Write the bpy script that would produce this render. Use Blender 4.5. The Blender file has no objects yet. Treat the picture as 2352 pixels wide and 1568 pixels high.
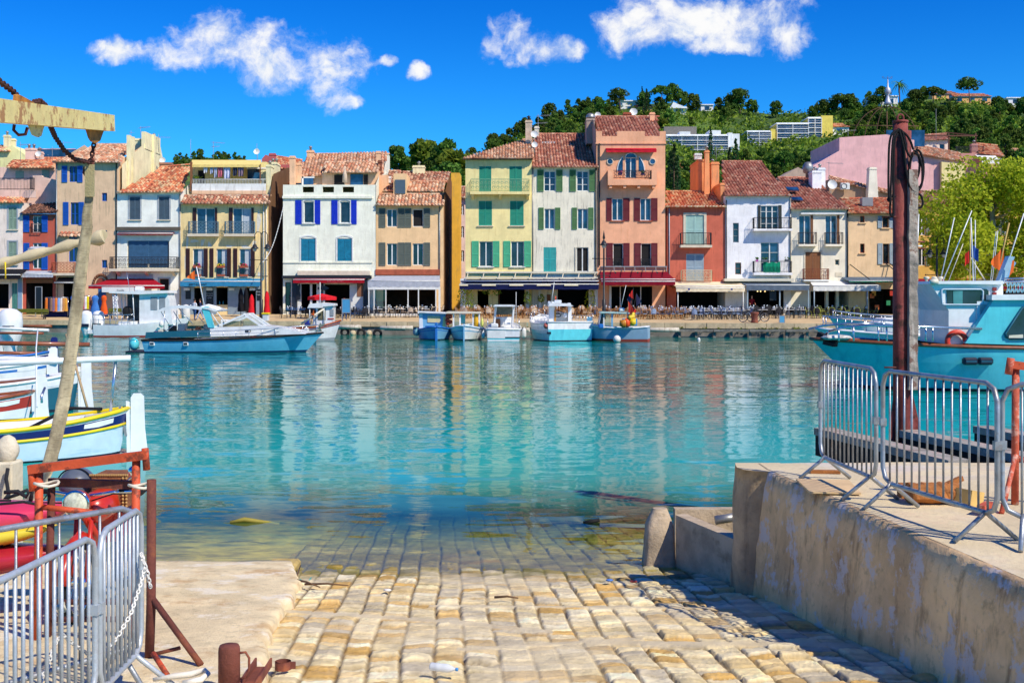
import bpy, math, random
import numpy as np
from math import sin, cos, pi, sqrt, radians, atan2
from mathutils import Vector, Matrix, noise as mnoise
random.seed(7)
R = random.random
def RU(a, b): return a + (b - a) * random.random()
SC = bpy.context.scene
COL = SC.collection
CAMH, FP, HZ = 3.1, 2613.33, 680.0
def PX(px, Y): return (px - 1176.0) * Y / FP
def PZ(py, Y): return CAMH - (py - HZ) * Y / FP
def P3(px, py, Y): return (PX(px, Y), Y, PZ(py, Y))
def lin(c):
 return c / 12.92 if c <= .04045 else ((c + .055) / 1.055) ** 2.4
def HX(h, k=1.0):
 h = h.lstrip('#')
 return tuple(min(1, lin(int(h[i:i+2], 16) / 255.) * k) for i in (0, 2, 4))
ORG = {}
def empty(name, loc=(0, 0, 0), label=None, cat=None, group=None, rz=0.0, kind=None):
 o = bpy.data.objects.new(name, None); COL.objects.link(o)
 o.location = loc; o.rotation_euler = (0, 0, rz); o.empty_display_size = .1
 ORG[o.name] = tuple(loc); tag(o, label, cat, group, kind); return o
def tag(o, label=None, cat=None, group=None, kind=None):
 if label: o['label'] = label
 if cat: o['category'] = cat
 if group: o['group'] = group
 if kind: o['kind'] = kind
 return o
def org(o): return ORG.get(o.name, (0, 0, 0)) if o else (0, 0, 0)
class MB:
 def __init__(s): s.v = []; s.f = []; s.m = []; s.s = []; s.c = None
 def add(s, vs, fs, m=0, sm=False):
  b = len(s.v); s.v += [tuple(v) for v in vs]
  for f in fs:
   s.f.append(tuple(i + b for i in f)); s.m.append(m); s.s.append(sm)
  return s
 def box(s, x0, x1, y0, y1, z0, z1, m=0):
  return s.add([(x0,y0,z0),(x1,y0,z0),(x1,y1,z0),(x0,y1,z0),(x0,y0,z1),(x1,y0,z1),(x1,y1,z1),(x0,y1,z1)],
              [(0,3,2,1),(4,5,6,7),(0,1,5,4),(1,2,6,5),(2,3,7,6),(3,0,4,7)], m)
 def cbox(s, x0, x1, y0, y1, z0, z1, b=.02, m=0):
  vs = []; fs = []
  def ring(z, i):
   return [(x0+i,y0,z),(x1-i,y0,z),(x1,y0+i,z),(x1,y1-i,z),(x1-i,y1,z),(x0+i,y1,z),(x0,y1-i,z),(x0,y0+i,z)]
  def inset(z):
   return [(x0+b,y0+b,z)]*1
  r0 = [(min(max(x,x0+b),x1-b),min(max(y,y0+b),y1-b),z0) for x,y,z in ring(z0,b)]
  r1 = ring(z0+b, b); r2 = ring(z1-b, b)
  r3 = [(min(max(x,x0+b),x1-b),min(max(y,y0+b),y1-b),z1) for x,y,z in ring(z1,b)]
  vs = r0 + r1 + r2 + r3
  for k in range(3):
   for i in range(8):
    j = (i+1) % 8; fs.append((k*8+i, k*8+j, k*8+8+j, k*8+8+i))
  fs.append(tuple(range(7,-1,-1))); fs.append(tuple(range(24,32)))
  return s.add(vs, fs, m)
 def obox(s, c, sz, M=None, m=0):
  hx, hy, hz = sz[0]/2, sz[1]/2, sz[2]/2
  vs = [Vector((x,y,z)) for z in (-hz,hz) for x,y in ((-hx,-hy),(hx,-hy),(hx,hy),(-hx,hy))]
  if M is not None: vs = [M @ v for v in vs]
  vs = [v + Vector(c) for v in vs]
  return s.add(vs, [(3,2,1,0),(4,5,6,7),(0,1,5,4),(1,2,6,5),(2,3,7,6),(3,0,4,7)], m)
 def beam(s, p, q, w, h, m=0, up=(0,0,1)):
  p = Vector(p); q = Vector(q); d = (q-p).normalized(); u = Vector(up)
  if abs(d.dot(u)) > .99: u = Vector((0,1,0))
  a = d.cross(u).normalized(); u = a.cross(d)
  vs = []
  for c in (p, q):
   for i, j in ((-1,-1),(1,-1),(1,1),(-1,1)): vs.append(c + a*(i*w/2) + u*(j*h/2))
  return s.add(vs, [(3,2,1,0),(4,5,6,7),(0,1,5,4),(1,2,6,5),(2,3,7,6),(3,0,4,7)], m)
 def tube(s, pts, r, n=6, m=0, closed=False, sm=True):
  P = [Vector(p) for p in pts]; N = len(P)
  rs = r if isinstance(r, (list, tuple)) else [r]*N
  vs = []; prev = None
  for i in range(N):
   if closed: d = P[(i+1) % N] - P[i-1]
   else: d = P[min(i+1,N-1)] - P[max(i-1,0)]
   d = d.normalized() if d.length > 1e-9 else Vector((0,0,1))
   if prev is None:
    u = Vector((0,0,1)) if abs(d.z) < .9 else Vector((1,0,0))
   else: u = prev
   a = d.cross(u)
   if a.length < 1e-6: a = d.cross(Vector((0,1,0)))
   a.normalize(); u = a.cross(d).normalized(); prev = u
   for k in range(n):
    t = 2*pi*k/n; vs.append(P[i] + a*(cos(t)*rs[i]) + u*(sin(t)*rs[i]))
  fs = []
  for i in range(N if closed else N-1):
   j = (i+1) % N
   for k in range(n):
    l = (k+1) % n; fs.append((i*n+k, i*n+l, j*n+l, j*n+k))
  s.add(vs, fs, m, sm)
  if not closed:
   b = len(s.v) - len(vs)
   s.f.append(tuple(b+k for k in range(n-1,-1,-1))); s.m.append(m); s.s.append(False)
   s.f.append(tuple(b+(N-1)*n+k for k in range(n))); s.m.append(m); s.s.append(False)
  return s
 def lathe(s, prof, c=(0,0,0), n=12, m=0, sm=True, cap=True, M=None):
  vs = []; fs = []
  for r, z in prof:
   for k in range(n):
    t = 2*pi*k/n; v = Vector((r*cos(t), r*sin(t), z))
    if M is not None: v = M @ v
    vs.append(v + Vector(c))
  for i in range(len(prof)-1):
   for k in range(n):
    l = (k+1) % n; fs.append((i*n+k, i*n+l, (i+1)*n+l, (i+1)*n+k))
  if cap:
   fs.append(tuple(range(n-1,-1,-1))); fs.append(tuple((len(prof)-1)*n+k for k in range(n)))
  return s.add(vs, fs, m, sm)
 def ball(s, c, r, n=10, k=7, m=0, sc=(1,1,1)):
  prof = [(max(1e-4, r*sin(pi*i/k)), -r*cos(pi*i/k)) for i in range(k+1)]
  return s.lathe(prof, c, n, m, True, False, Matrix.Diagonal((sc[0],sc[1],sc[2])))
 def prism(s, poly, a0, a1, axis='y', m=0):
  n = len(poly); vs = []
  for a in (a0, a1):
   for p, q in poly:
    vs.append((p,a,q) if axis == 'y' else (a,p,q) if axis == 'x' else (p,q,a))
  fs = [tuple(range(n)), tuple(range(2*n-1, n-1, -1))]
  for i in range(n):
   j = (i+1) % n; fs.append((i, i+n, j+n, j))
  return s.add(vs, fs, m)
 def quad(s, a, b, c, d, m=0): return s.add([a,b,c,d], [(0,1,2,3)], m)
 def grid(s, pts, m=0, sm=True, closed_u=False):
  nu = len(pts); nv = len(pts[0]); vs = [p for row in pts for p in row]; fs = []
  for i in range(nu if closed_u else nu-1):
   for j in range(nv-1):
    k = (i+1) % nu; fs.append((i*nv+j, k*nv+j, k*nv+j+1, i*nv+j+1))
  return s.add(vs, fs, m, sm)
 def build(s, name, mats, parent=None, label=None, cat=None, group=None, kind=None, loc=None, fix=True):
  if not isinstance(mats, (list, tuple)): mats = [mats]
  pr = parent; top = parent
  while top is not None and top.parent is not None: top = top.parent
  if parent is not None: o0 = Vector(org(top))
  elif loc is not None: o0 = Vector(loc)
  else:
   a = np.array(s.v); o0 = Vector(((a[:,0].min()+a[:,0].max())/2, (a[:,1].min()+a[:,1].max())/2, a[:,2].min()))
  me = bpy.data.meshes.new(name)
  me.from_pydata([(x-o0.x, y-o0.y, z-o0.z) for x,y,z in s.v], [], s.f)
  for mt in mats: me.materials.append(mt)
  me.polygons.foreach_set('material_index', s.m); me.polygons.foreach_set('use_smooth', s.s)
  if fix:
   import bmesh
   bm = bmesh.new(); bm.from_mesh(me); bmesh.ops.recalc_face_normals(bm, faces=bm.faces); bm.to_mesh(me); bm.free()
  if s.c is not None:
   ca = me.color_attributes.new('Col', 'FLOAT_COLOR', 'POINT')
   ca.data.foreach_set('color', np.array(s.c, dtype=np.float32).ravel())
  me.update()
  o = bpy.data.objects.new(name, me); COL.objects.link(o)
  if parent is not None: o.parent = parent
  else: o.location = o0; ORG[o.name] = tuple(o0)
  tag(o, label, cat, group, kind); return o
def dup(o, loc, rz=None, label=None, group=None, scale=None, mat=None):
 r = o.copy(); COL.objects.link(r); r.location = loc
 if rz is not None: r.rotation_euler = (0, 0, rz)
 if scale is not None: r.scale = scale if isinstance(scale, (tuple, list)) else (scale,)*3
 if label: r['label'] = label
 if group: r['group'] = group
 ORG[r.name] = tuple(loc)
 def rec(a, b):
  for ch in list(a.children):
   c = ch.copy(); COL.objects.link(c); c.parent = b; rec(ch, c)
 rec(o, r); return r
MATS = {}
class NT:
 def __init__(s, name):
  s.mat = bpy.data.materials.new(name); s.mat.use_nodes = True
  s.t = s.mat.node_tree; s.n = s.t.nodes; s.n.clear()
  s.out = s.n.new('ShaderNodeOutputMaterial')
 def new(s, typ, **kw):
  n = s.n.new(typ)
  for k, v in kw.items():
   if k.startswith('i_'):
    key = k[2:]; key = int(key) if key.isdigit() else key.replace('_', ' ')
    if hasattr(v, 'is_linked') or v.__class__.__name__.startswith('NodeSocket'): s.t.links.new(v, n.inputs[key])
    else: n.inputs[key].default_value = v
   else: setattr(n, k, v)
  return n
 def link(s, a, b): s.t.links.new(a, b)
 def math(s, op, a, b=None, c=None, clamp=False):
  n = s.n.new('ShaderNodeMath'); n.operation = op; n.use_clamp = clamp
  for i, v in enumerate((a, b, c)):
   if v is None: continue
   if isinstance(v, (int, float)): n.inputs[i].default_value = v
   else: s.t.links.new(v, n.inputs[i])
  return n.outputs[0]
 def mix(s, f, a, b, blend='MIX'):
  n = s.n.new('ShaderNodeMix'); n.data_type = 'RGBA'; n.blend_type = blend; n.clamp_factor = True
  for i, v in ((0, f), (6, a), (7, b)):
   if isinstance(v, (int, float)): n.inputs[i].default_value = v
   elif isinstance(v, (tuple, list)): n.inputs[i].default_value = (*v[:3], 1)
   else: s.t.links.new(v, n.inputs[i])
  return n.outputs[2]
 def ramp(s, f, lo, hi):
  n = s.n.new('ShaderNodeMapRange'); n.clamp = True; n.interpolation_type = 'SMOOTHSTEP'
  s.t.links.new(f, n.inputs[0]); n.inputs[1].default_value = lo; n.inputs[2].default_value = hi
  return n.outputs[0]
 def noise(s, vec, scale, detail=4, rough=.55, stretch=None, out=0):
  if stretch:
   mp = s.n.new('ShaderNodeMapping'); mp.inputs['Scale'].default_value = stretch
   s.t.links.new(vec, mp.inputs[0]); vec = mp.outputs[0]
  n = s.n.new('ShaderNodeTexNoise'); n.inputs['Scale'].default_value = scale
  n.inputs['Detail'].default_value = detail; n.inputs['Roughness'].default_value = rough
  s.t.links.new(vec, n.inputs['Vector']); return n.outputs[out]
def pbr(name, col, rough=.7, metal=0., var=.12, scale=2.5, bump=0., bscale=18., stain=None, samt=.5, sstr=(3,3,.35),
  attr=False, rnd=0., spec=.4, grime=0., rust=None, ramt=.5, rscale=3., sscale=1.2, coat=0.):
 if name in MATS: return MATS[name]
 k = NT(name); tc = k.new('ShaderNodeTexCoord').outputs['Object']
 if rnd:
  oi = k.new('ShaderNodeObjectInfo'); va = k.new('ShaderNodeVectorMath', operation='ADD')
  vm = k.new('ShaderNodeVectorMath', operation='SCALE'); vm.inputs[0].default_value = (37, 53, 71)
  k.link(oi.outputs['Random'], vm.inputs['Scale']); k.link(tc, va.inputs[0]); k.link(vm.outputs[0], va.inputs[1]); tc = va.outputs[0]
 n1 = k.noise(tc, scale, 5, .6)
 c = k.mix(k.ramp(n1, .28, .72), tuple(x*(1-var) for x in col), tuple(min(1, x*(1+var)) for x in col))
 if attr:
  a = k.new('ShaderNodeVertexColor', layer_name='Col'); c = k.mix(1., c, a.outputs[0], 'MULTIPLY')
 if rnd:
  hv = k.new('ShaderNodeHueSaturation'); k.link(c, hv.inputs['Color'])
  k.link(k.math('MULTIPLY_ADD', oi.outputs['Random'], rnd*2, 1-rnd), hv.inputs['Value'])
  k.link(k.math('MULTIPLY_ADD', oi.outputs['Random'], rnd*.08, .5-rnd*.04), hv.inputs['Hue']); c = hv.outputs[0]
 if stain is not None:
  f = k.ramp(k.noise(tc, sscale, 6, .65, sstr), .5, .72)
  f = k.math('MULTIPLY', f, samt); c = k.mix(f, c, stain)
 if grime:
  f = k.math('MULTIPLY', k.ramp(k.noise(tc, 9., 6, .7), .5, .75), grime); c = k.mix(f, c, tuple(x*.35 for x in col))
 rg = rough
 if rust is not None:
  f = k.math('MULTIPLY', k.ramp(k.noise(tc, rscale, 7, .72), .52, .6), ramt); c = k.mix(f, c, rust)
 b = k.new('ShaderNodeBsdfPrincipled'); k.link(c, b.inputs['Base Color'])
 b.inputs['Roughness'].default_value = rg; b.inputs['Metallic'].default_value = metal
 b.inputs['Specular IOR Level'].default_value = spec; b.inputs['Coat Weight'].default_value = coat
 if bump:
  bp = k.new('ShaderNodeBump'); bp.inputs['Strength'].default_value = bump; bp.inputs['Distance'].default_value = .02
  k.link(k.noise(tc, bscale, 6, .65), bp.inputs['Height']); k.link(bp.outputs[0], b.inputs['Normal'])
 k.link(b.outputs[0], k.out.inputs[0]); MATS[name] = k.mat; return k.mat
def paint(name, h, k=1., **kw):
 kw.setdefault('rough', .45); kw.setdefault('var', .08); return pbr(name, HX(h, k), **kw)
def stucco(name, h, k=1., stain='#8d7f68', samt=.35, **kw):
 samt = min(.8, samt*1.5); kw.setdefault('grime', .16); kw.setdefault('sscale', 1.6)
 kw.setdefault('bump', .5); kw.setdefault('bscale', 7.); kw.setdefault('var', .1); kw.setdefault('scale', .9)
 c = HX(h, k); l = .3*c[0]+.59*c[1]+.11*c[2]; c = tuple(min(.90, (v*.93+l*.07)*1.24) for v in c)
 kw.setdefault('rust', tuple(v*.78 for v in c)); kw.setdefault('ramt', .3); kw.setdefault('rscale', .55)
 return pbr(name, c, rough=.9, stain=HX(stain), samt=samt, spec=.15, **kw)
def glassmat(name='window_glass', col=(.012,.02,.035), rough=.06):
 if name in MATS: return MATS[name]
 k = NT(name); b = k.new('ShaderNodeBsdfPrincipled'); tc = k.new('ShaderNodeTexCoord').outputs['Object']
 c = k.mix(k.ramp(k.noise(tc, .9, 3), .35, .65), tuple(x*.5 for x in col), tuple(x*1.8 for x in col))
 k.link(c, b.inputs['Base Color']); b.inputs['Roughness'].default_value = rough; b.inputs['Specular IOR Level'].default_value = .8
 bp = k.new('ShaderNodeBump'); bp.inputs['Strength'].default_value = .12; bp.inputs['Distance'].default_value = .02
 k.link(k.noise(tc, 2.2, 2), bp.inputs['Height']); k.link(bp.outputs[0], b.inputs['Normal'])
 k.link(b.outputs[0], k.out.inputs[0]); MATS[name] = k.mat; return k.mat
def clearglass(name='clear_glass'):
 if name in MATS: return MATS[name]
 k = NT(name); t = k.new('ShaderNodeBsdfTransparent'); t.inputs[0].default_value = (.82,.92,.95,1)
 g = k.new('ShaderNodeBsdfGlossy'); g.inputs['Roughness'].default_value = .03
 lw = k.new('ShaderNodeFresnel'); m = k.new('ShaderNodeMixShader'); k.link(k.math('ADD', lw.outputs[0], .06), m.inputs[0])
 k.link(t.outputs[0], m.inputs[1]); k.link(g.outputs[0], m.inputs[2]); k.link(m.outputs[0], k.out.inputs[0]); MATS[name] = k.mat; return k.mat
def foliage(name, dark, light, trans=.25):
 if name in MATS: return MATS[name]
 k = NT(name); a = k.new('ShaderNodeVertexColor', layer_name='Col'); sp = k.new('ShaderNodeSeparateColor'); k.link(a.outputs[0], sp.inputs[0])
 oi = k.new('ShaderNodeObjectInfo')
 c = k.mix(sp.outputs[0], dark, light)
 hv = k.new('ShaderNodeHueSaturation'); k.link(c, hv.inputs['Color'])
 k.link(k.math('MULTIPLY_ADD', oi.outputs['Random'], .7, .65), hv.inputs['Value'])
 k.link(k.math('MULTIPLY_ADD', oi.outputs['Random'], .05, .475), hv.inputs['Hue'])
 d = k.new('ShaderNodeBsdfPrincipled'); d.inputs['Roughness'].default_value = .75; d.inputs['Specular IOR Level'].default_value = .2
 t = k.new('ShaderNodeBsdfTranslucent'); k.link(hv.outputs[0], d.inputs['Base Color']); k.link(hv.outputs[0], t.inputs[0])
 m = k.new('ShaderNodeMixShader'); m.inputs[0].default_value = trans
 k.link(d.outputs[0], m.inputs[1]); k.link(t.outputs[0], m.inputs[2]); k.link(m.outputs[0], k.out.inputs[0]); MATS[name] = k.mat; return k.mat
cd = bpy.data.cameras.new('camera'); cam = bpy.data.objects.new('camera', cd); COL.objects.link(cam)
cam.location = (0, 0, CAMH); cam.rotation_euler = (radians(90), 0, 0)
cd.sensor_width = 36; cd.lens = 36 * FP / 2352; cd.shift_y = -(784 - HZ) / 2352; cd.clip_start = .1; cd.clip_end = 4000
SC.camera = cam
SC.view_settings.view_transform = 'Standard'; SC.view_settings.look = 'None'; SC.view_settings.exposure = 0; SC.view_settings.gamma = 1
SC.render.engine = 'CYCLES'
SC.cycles.max_bounces = 6; SC.cycles.diffuse_bounces = 3; SC.cycles.glossy_bounces = 4; SC.cycles.transparent_max_bounces = 12
SC.cycles.use_denoising = True; SC.cycles.sample_clamp_indirect = 4; SC.cycles.caustics_reflective = False; SC.cycles.caustics_refractive = False
SUN = Vector((.80, -.74, 1.10)).normalized()
sl = bpy.data.lights.new('sun', 'SUN'); sl.energy = 5.0; sl.angle = radians(.5); sl.color = (1.0, .905, .76)
so = bpy.data.objects.new('sun', sl); COL.objects.link(so); so.rotation_euler = SUN.to_track_quat('Z', 'Y').to_euler(); so.location = (30, -30, 60)
wd = bpy.data.worlds.new('World'); SC.world = wd; wd.use_nodes = True
class WNT(NT):
 def __init__(s, w): s.t = w.node_tree; s.n = s.t.nodes; s.n.clear(); s.out = s.n.new('ShaderNodeOutputWorld')
k = WNT(wd)
sky = k.new('ShaderNodeTexSky'); sky.sky_type = 'NISHITA'; sky.sun_disc = False
sky.sun_elevation = math.asin(SUN.z); sky.sun_rotation = atan2(SUN.x, SUN.y); sky.air_density = 1.0; sky.dust_density = .15; sky.ozone_density = 3.5
hs = k.new('ShaderNodeHueSaturation'); hs.inputs['Saturation'].default_value = 1.42; hs.inputs['Value'].default_value = 1.0; k.link(sky.outputs[0], hs.inputs['Color'])
zs_ = k.new('ShaderNodeSeparateXYZ'); k.link(k.new('ShaderNodeTexCoord').outputs['Generated'], zs_.inputs[0])
skc = k.mix(1., hs.outputs[0], k.mix(k.ramp(zs_.outputs[2], .10, .30), (.20, .86, 1.36), (.06, .62, 1.20)), 'MULTIPLY')
bg1 = k.new('ShaderNodeBackground'); k.link(skc, bg1.inputs[0]); bg1.inputs[1].default_value = .125
tc = k.new('ShaderNodeTexCoord').outputs['Generated']
sp = k.new('ShaderNodeSeparateXYZ'); k.link(tc, sp.inputs[0])
yy = k.math('MAXIMUM', sp.outputs[1], .05)
cb = k.new('ShaderNodeCombineXYZ'); k.link(k.math('DIVIDE', sp.outputs[0], yy), cb.inputs[0]); k.link(k.math('DIVIDE', sp.outputs[2], yy), cb.inputs[1])
uv0 = cb.outputs[0]
dn = k.noise(uv0, 14., 6, .6, None, 1); dv_ = k.new('ShaderNodeVectorMath', operation='SUBTRACT'); k.link(dn, dv_.inputs[0]); dv_.inputs[1].default_value = (.5, .5, .5)
dsc = k.new('ShaderNodeVectorMath', operation='SCALE'); k.link(dv_.outputs[0], dsc.inputs[0]); dsc.inputs['Scale'].default_value = .036
dad = k.new('ShaderNodeVectorMath', operation='ADD'); k.link(uv0, dad.inputs[0]); k.link(dsc.outputs[0], dad.inputs[1]); uv = dad.outputs[0]
BL = [(268,114,58,26),(225,100,30,16),(430,120,85,36),(490,75,72,48),(540,120,70,44),(640,105,110,48),(660,150,110,45),(745,150,105,55),(800,105,50,34),(805,236,26,15),(770,215,42,36),
      (968,160,20,16),(895,132,20,13),(1175,90,66,42),(1240,118,52,30),(1290,110,50,22),(1440,40,66,66),(1490,85,80,30),(1570,45,120,62),(1690,45,120,58),(1800,50,76,66),(1660,95,90,26),(1840,75,34,34)]
dm = None
for bx, by, ax, ay in BL:
 s1 = k.new('ShaderNodeVectorMath', operation='SUBTRACT'); k.link(uv, s1.inputs[0]); s1.inputs[1].default_value = ((bx-1176)/FP, (680-by)/FP, 0)
 s2 = k.new('ShaderNodeVectorMath', operation='MULTIPLY'); k.link(s1.outputs[0], s2.inputs[0]); s2.inputs[1].default_value = (FP/ax/1.3, FP/ay/1.3, 0)
 s3 = k.new('ShaderNodeVectorMath', operation='DOT_PRODUCT'); k.link(s2.outputs[0], s3.inputs[0]); k.link(s2.outputs[0], s3.inputs[1])
 dm = s3.outputs['Value'] if dm is None else k.math('SMOOTH_MIN', dm, s3.outputs['Value'], .7)
nz = k.noise(uv, 19., 10, .62); nz2 = k.noise(uv, 60., 8, .65)
dens = k.math('ADD', k.math('SUBTRACT', 1.0, dm), k.math('MULTIPLY_ADD', nz, 4.2, -2.36))
dens = k.math('ADD', dens, k.math('MULTIPLY_ADD', nz2, 1.5, -.75))
alpha = k.math('MULTIPLY', k.ramp(dens, -.2, 1.2), k.ramp(sp.outputs[1], .05, .1))
shade = k.noise(uv, 30., 5, .55, None)
lit = k.ramp(k.math('ADD', k.math('MULTIPLY', dens, .35), k.math('MULTIPLY', shade, 1.1)), .35, 1.0)
cc = k.mix(lit, (.52, .66, .90), (1.0, 1.0, 1.0))
bg2 = k.new('ShaderNodeBackground'); k.link(cc, bg2.inputs[0]); bg2.inputs[1].default_value = .98
ms = k.new('ShaderNodeMixShader'); k.link(alpha, ms.inputs[0]); k.link(bg1.outputs[0], ms.inputs[1]); k.link(bg2.outputs[0], ms.inputs[2]); k.link(ms.outputs[0], k.out.inputs[0])
SH = 13.07                                   # shoreline
def ramp_z(y): return .1 * (SH - y)
k = NT('harbour_water')
geo = k.new('ShaderNodeNewGeometry'); pos = geo.outputs['Position']
sx = k.new('ShaderNodeSeparateXYZ'); k.link(pos, sx.inputs[0]); Yp = sx.outputs[1]
def slope(scale, stretch, amp, det=3):
 mp = k.new('ShaderNodeMapping'); mp.inputs['Scale'].default_value = stretch; mp.inputs['Rotation'].default_value = (0, 0, .12); k.link(pos, mp.inputs[0])
 n = k.new('ShaderNodeTexNoise'); n.inputs['Scale'].default_value = scale; n.inputs['Detail'].default_value = det; n.inputs['Roughness'].default_value = .6; n.inputs['Distortion'].default_value = .4
 k.link(mp.outputs[0], n.inputs['Vector'])
 a = k.new('ShaderNodeVectorMath', operation='SUBTRACT'); k.link(n.outputs[1], a.inputs[0]); a.inputs[1].default_value = (.5, .5, .5)
 b = k.new('ShaderNodeVectorMath', operation='MULTIPLY'); k.link(a.outputs[0], b.inputs[0]); b.inputs[1].default_value = amp; return b.outputs[0]
s1 = slope(1.1, (.45, 1.3, 1), (.10, .19, 0), 2); s2 = slope(3.6, (.40, 1.6, 1), (.07, .16, 0), 3)
va = k.new('ShaderNodeVectorMath', operation='ADD'); k.link(s1, va.inputs[0]); k.link(s2, va.inputs[1])
calm = k.math('MULTIPLY_ADD', k.ramp(Yp, 13, 34), .62, .38)
vs_ = k.new('ShaderNodeVectorMath', operation='SCALE'); k.link(va.outputs[0], vs_.inputs[0]); k.link(calm, vs_.inputs['Scale'])
vb = k.new('ShaderNodeVectorMath', operation='ADD'); k.link(vs_.outputs[0], vb.inputs[0]); vb.inputs[1].default_value = (0, 0, 1)
vn = k.new('ShaderNodeVectorMath', operation='NORMALIZE'); k.link(vb.outputs[0], vn.inputs[0]); NRM = vn.outputs[0]
patch = k.ramp(k.noise(pos, .09, 3, .5, (.5, 1.6, 1)), .35, .65)
teal = k.mix(patch, (.001, .22, .17), (.010, .42, .32))
teal = k.mix(k.ramp(Yp, 55, 20), teal, (.005, .42, .42))
teal = k.mix(k.ramp(Yp, 24, 15), teal, (.08, .32, .25))
dif = k.new('ShaderNodeBsdfDiffuse'); k.link(teal, dif.inputs[0])
tr = k.new('ShaderNodeBsdfTransparent')
k.link(k.mix(k.ramp(Yp, 13.1, 18.5), (1.0, .96, .62), (.42, .72, .55)), tr.inputs[0])
dep = k.math('ADD', Yp, k.math('MULTIPLY_ADD', k.noise(pos, .8, 3), 2.4, -1.2))
body = k.new('ShaderNodeMixShader'); k.link(k.math('POWER', k.ramp(dep, 14.9, 20.0), .9), body.inputs[0]); k.link(tr.outputs[0], body.inputs[1]); k.link(dif.outputs[0], body.inputs[2])
gl = k.new('ShaderNodeBsdfGlossy'); gl.inputs['Roughness'].default_value = .03; k.link(NRM, gl.inputs['Normal'])
fr = k.new('ShaderNodeFresnel'); fr.inputs[0].default_value = 1.33; k.link(NRM, fr.inputs['Normal'])
wm = k.new('ShaderNodeMixShader'); k.link(k.math('MULTIPLY', fr.outputs[0], k.math('MULTIPLY_ADD', k.ramp(Yp, 15, 42), .58, .24), clamp=True), wm.inputs[0]); k.link(body.outputs[0], wm.inputs[1]); k.link(gl.outputs[0], wm.inputs[2])
k.link(wm.outputs[0], k.out.inputs[0]); WATER = k.mat
m = MB(); ys = [10.5, 13, 18, 30, 50, 75, 101]; xs = [-150, -60, -20, 0, 20, 60, 150]
m.grid([[(x, y, 0.) for x in xs] for y in ys], sm=False); m.build('harbour_water', WATER, kind='structure', fix=False, loc=(0, 50, 0))
sbm = pbr('sea_bed_sand', (.18, .40, .32), rough=.95, var=.3)
m = MB(); m.grid([[(x, y, min(-.35, ramp_z(y) - .25)) for x in (-60, -20, -9, 12, 60)] for y in (11, 14, 20, 35, 99)]); m.build('sea_bed', sbm, kind='structure', fix=False, loc=(0, 40, -2))
rs = np.random.RandomState(3)
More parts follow.
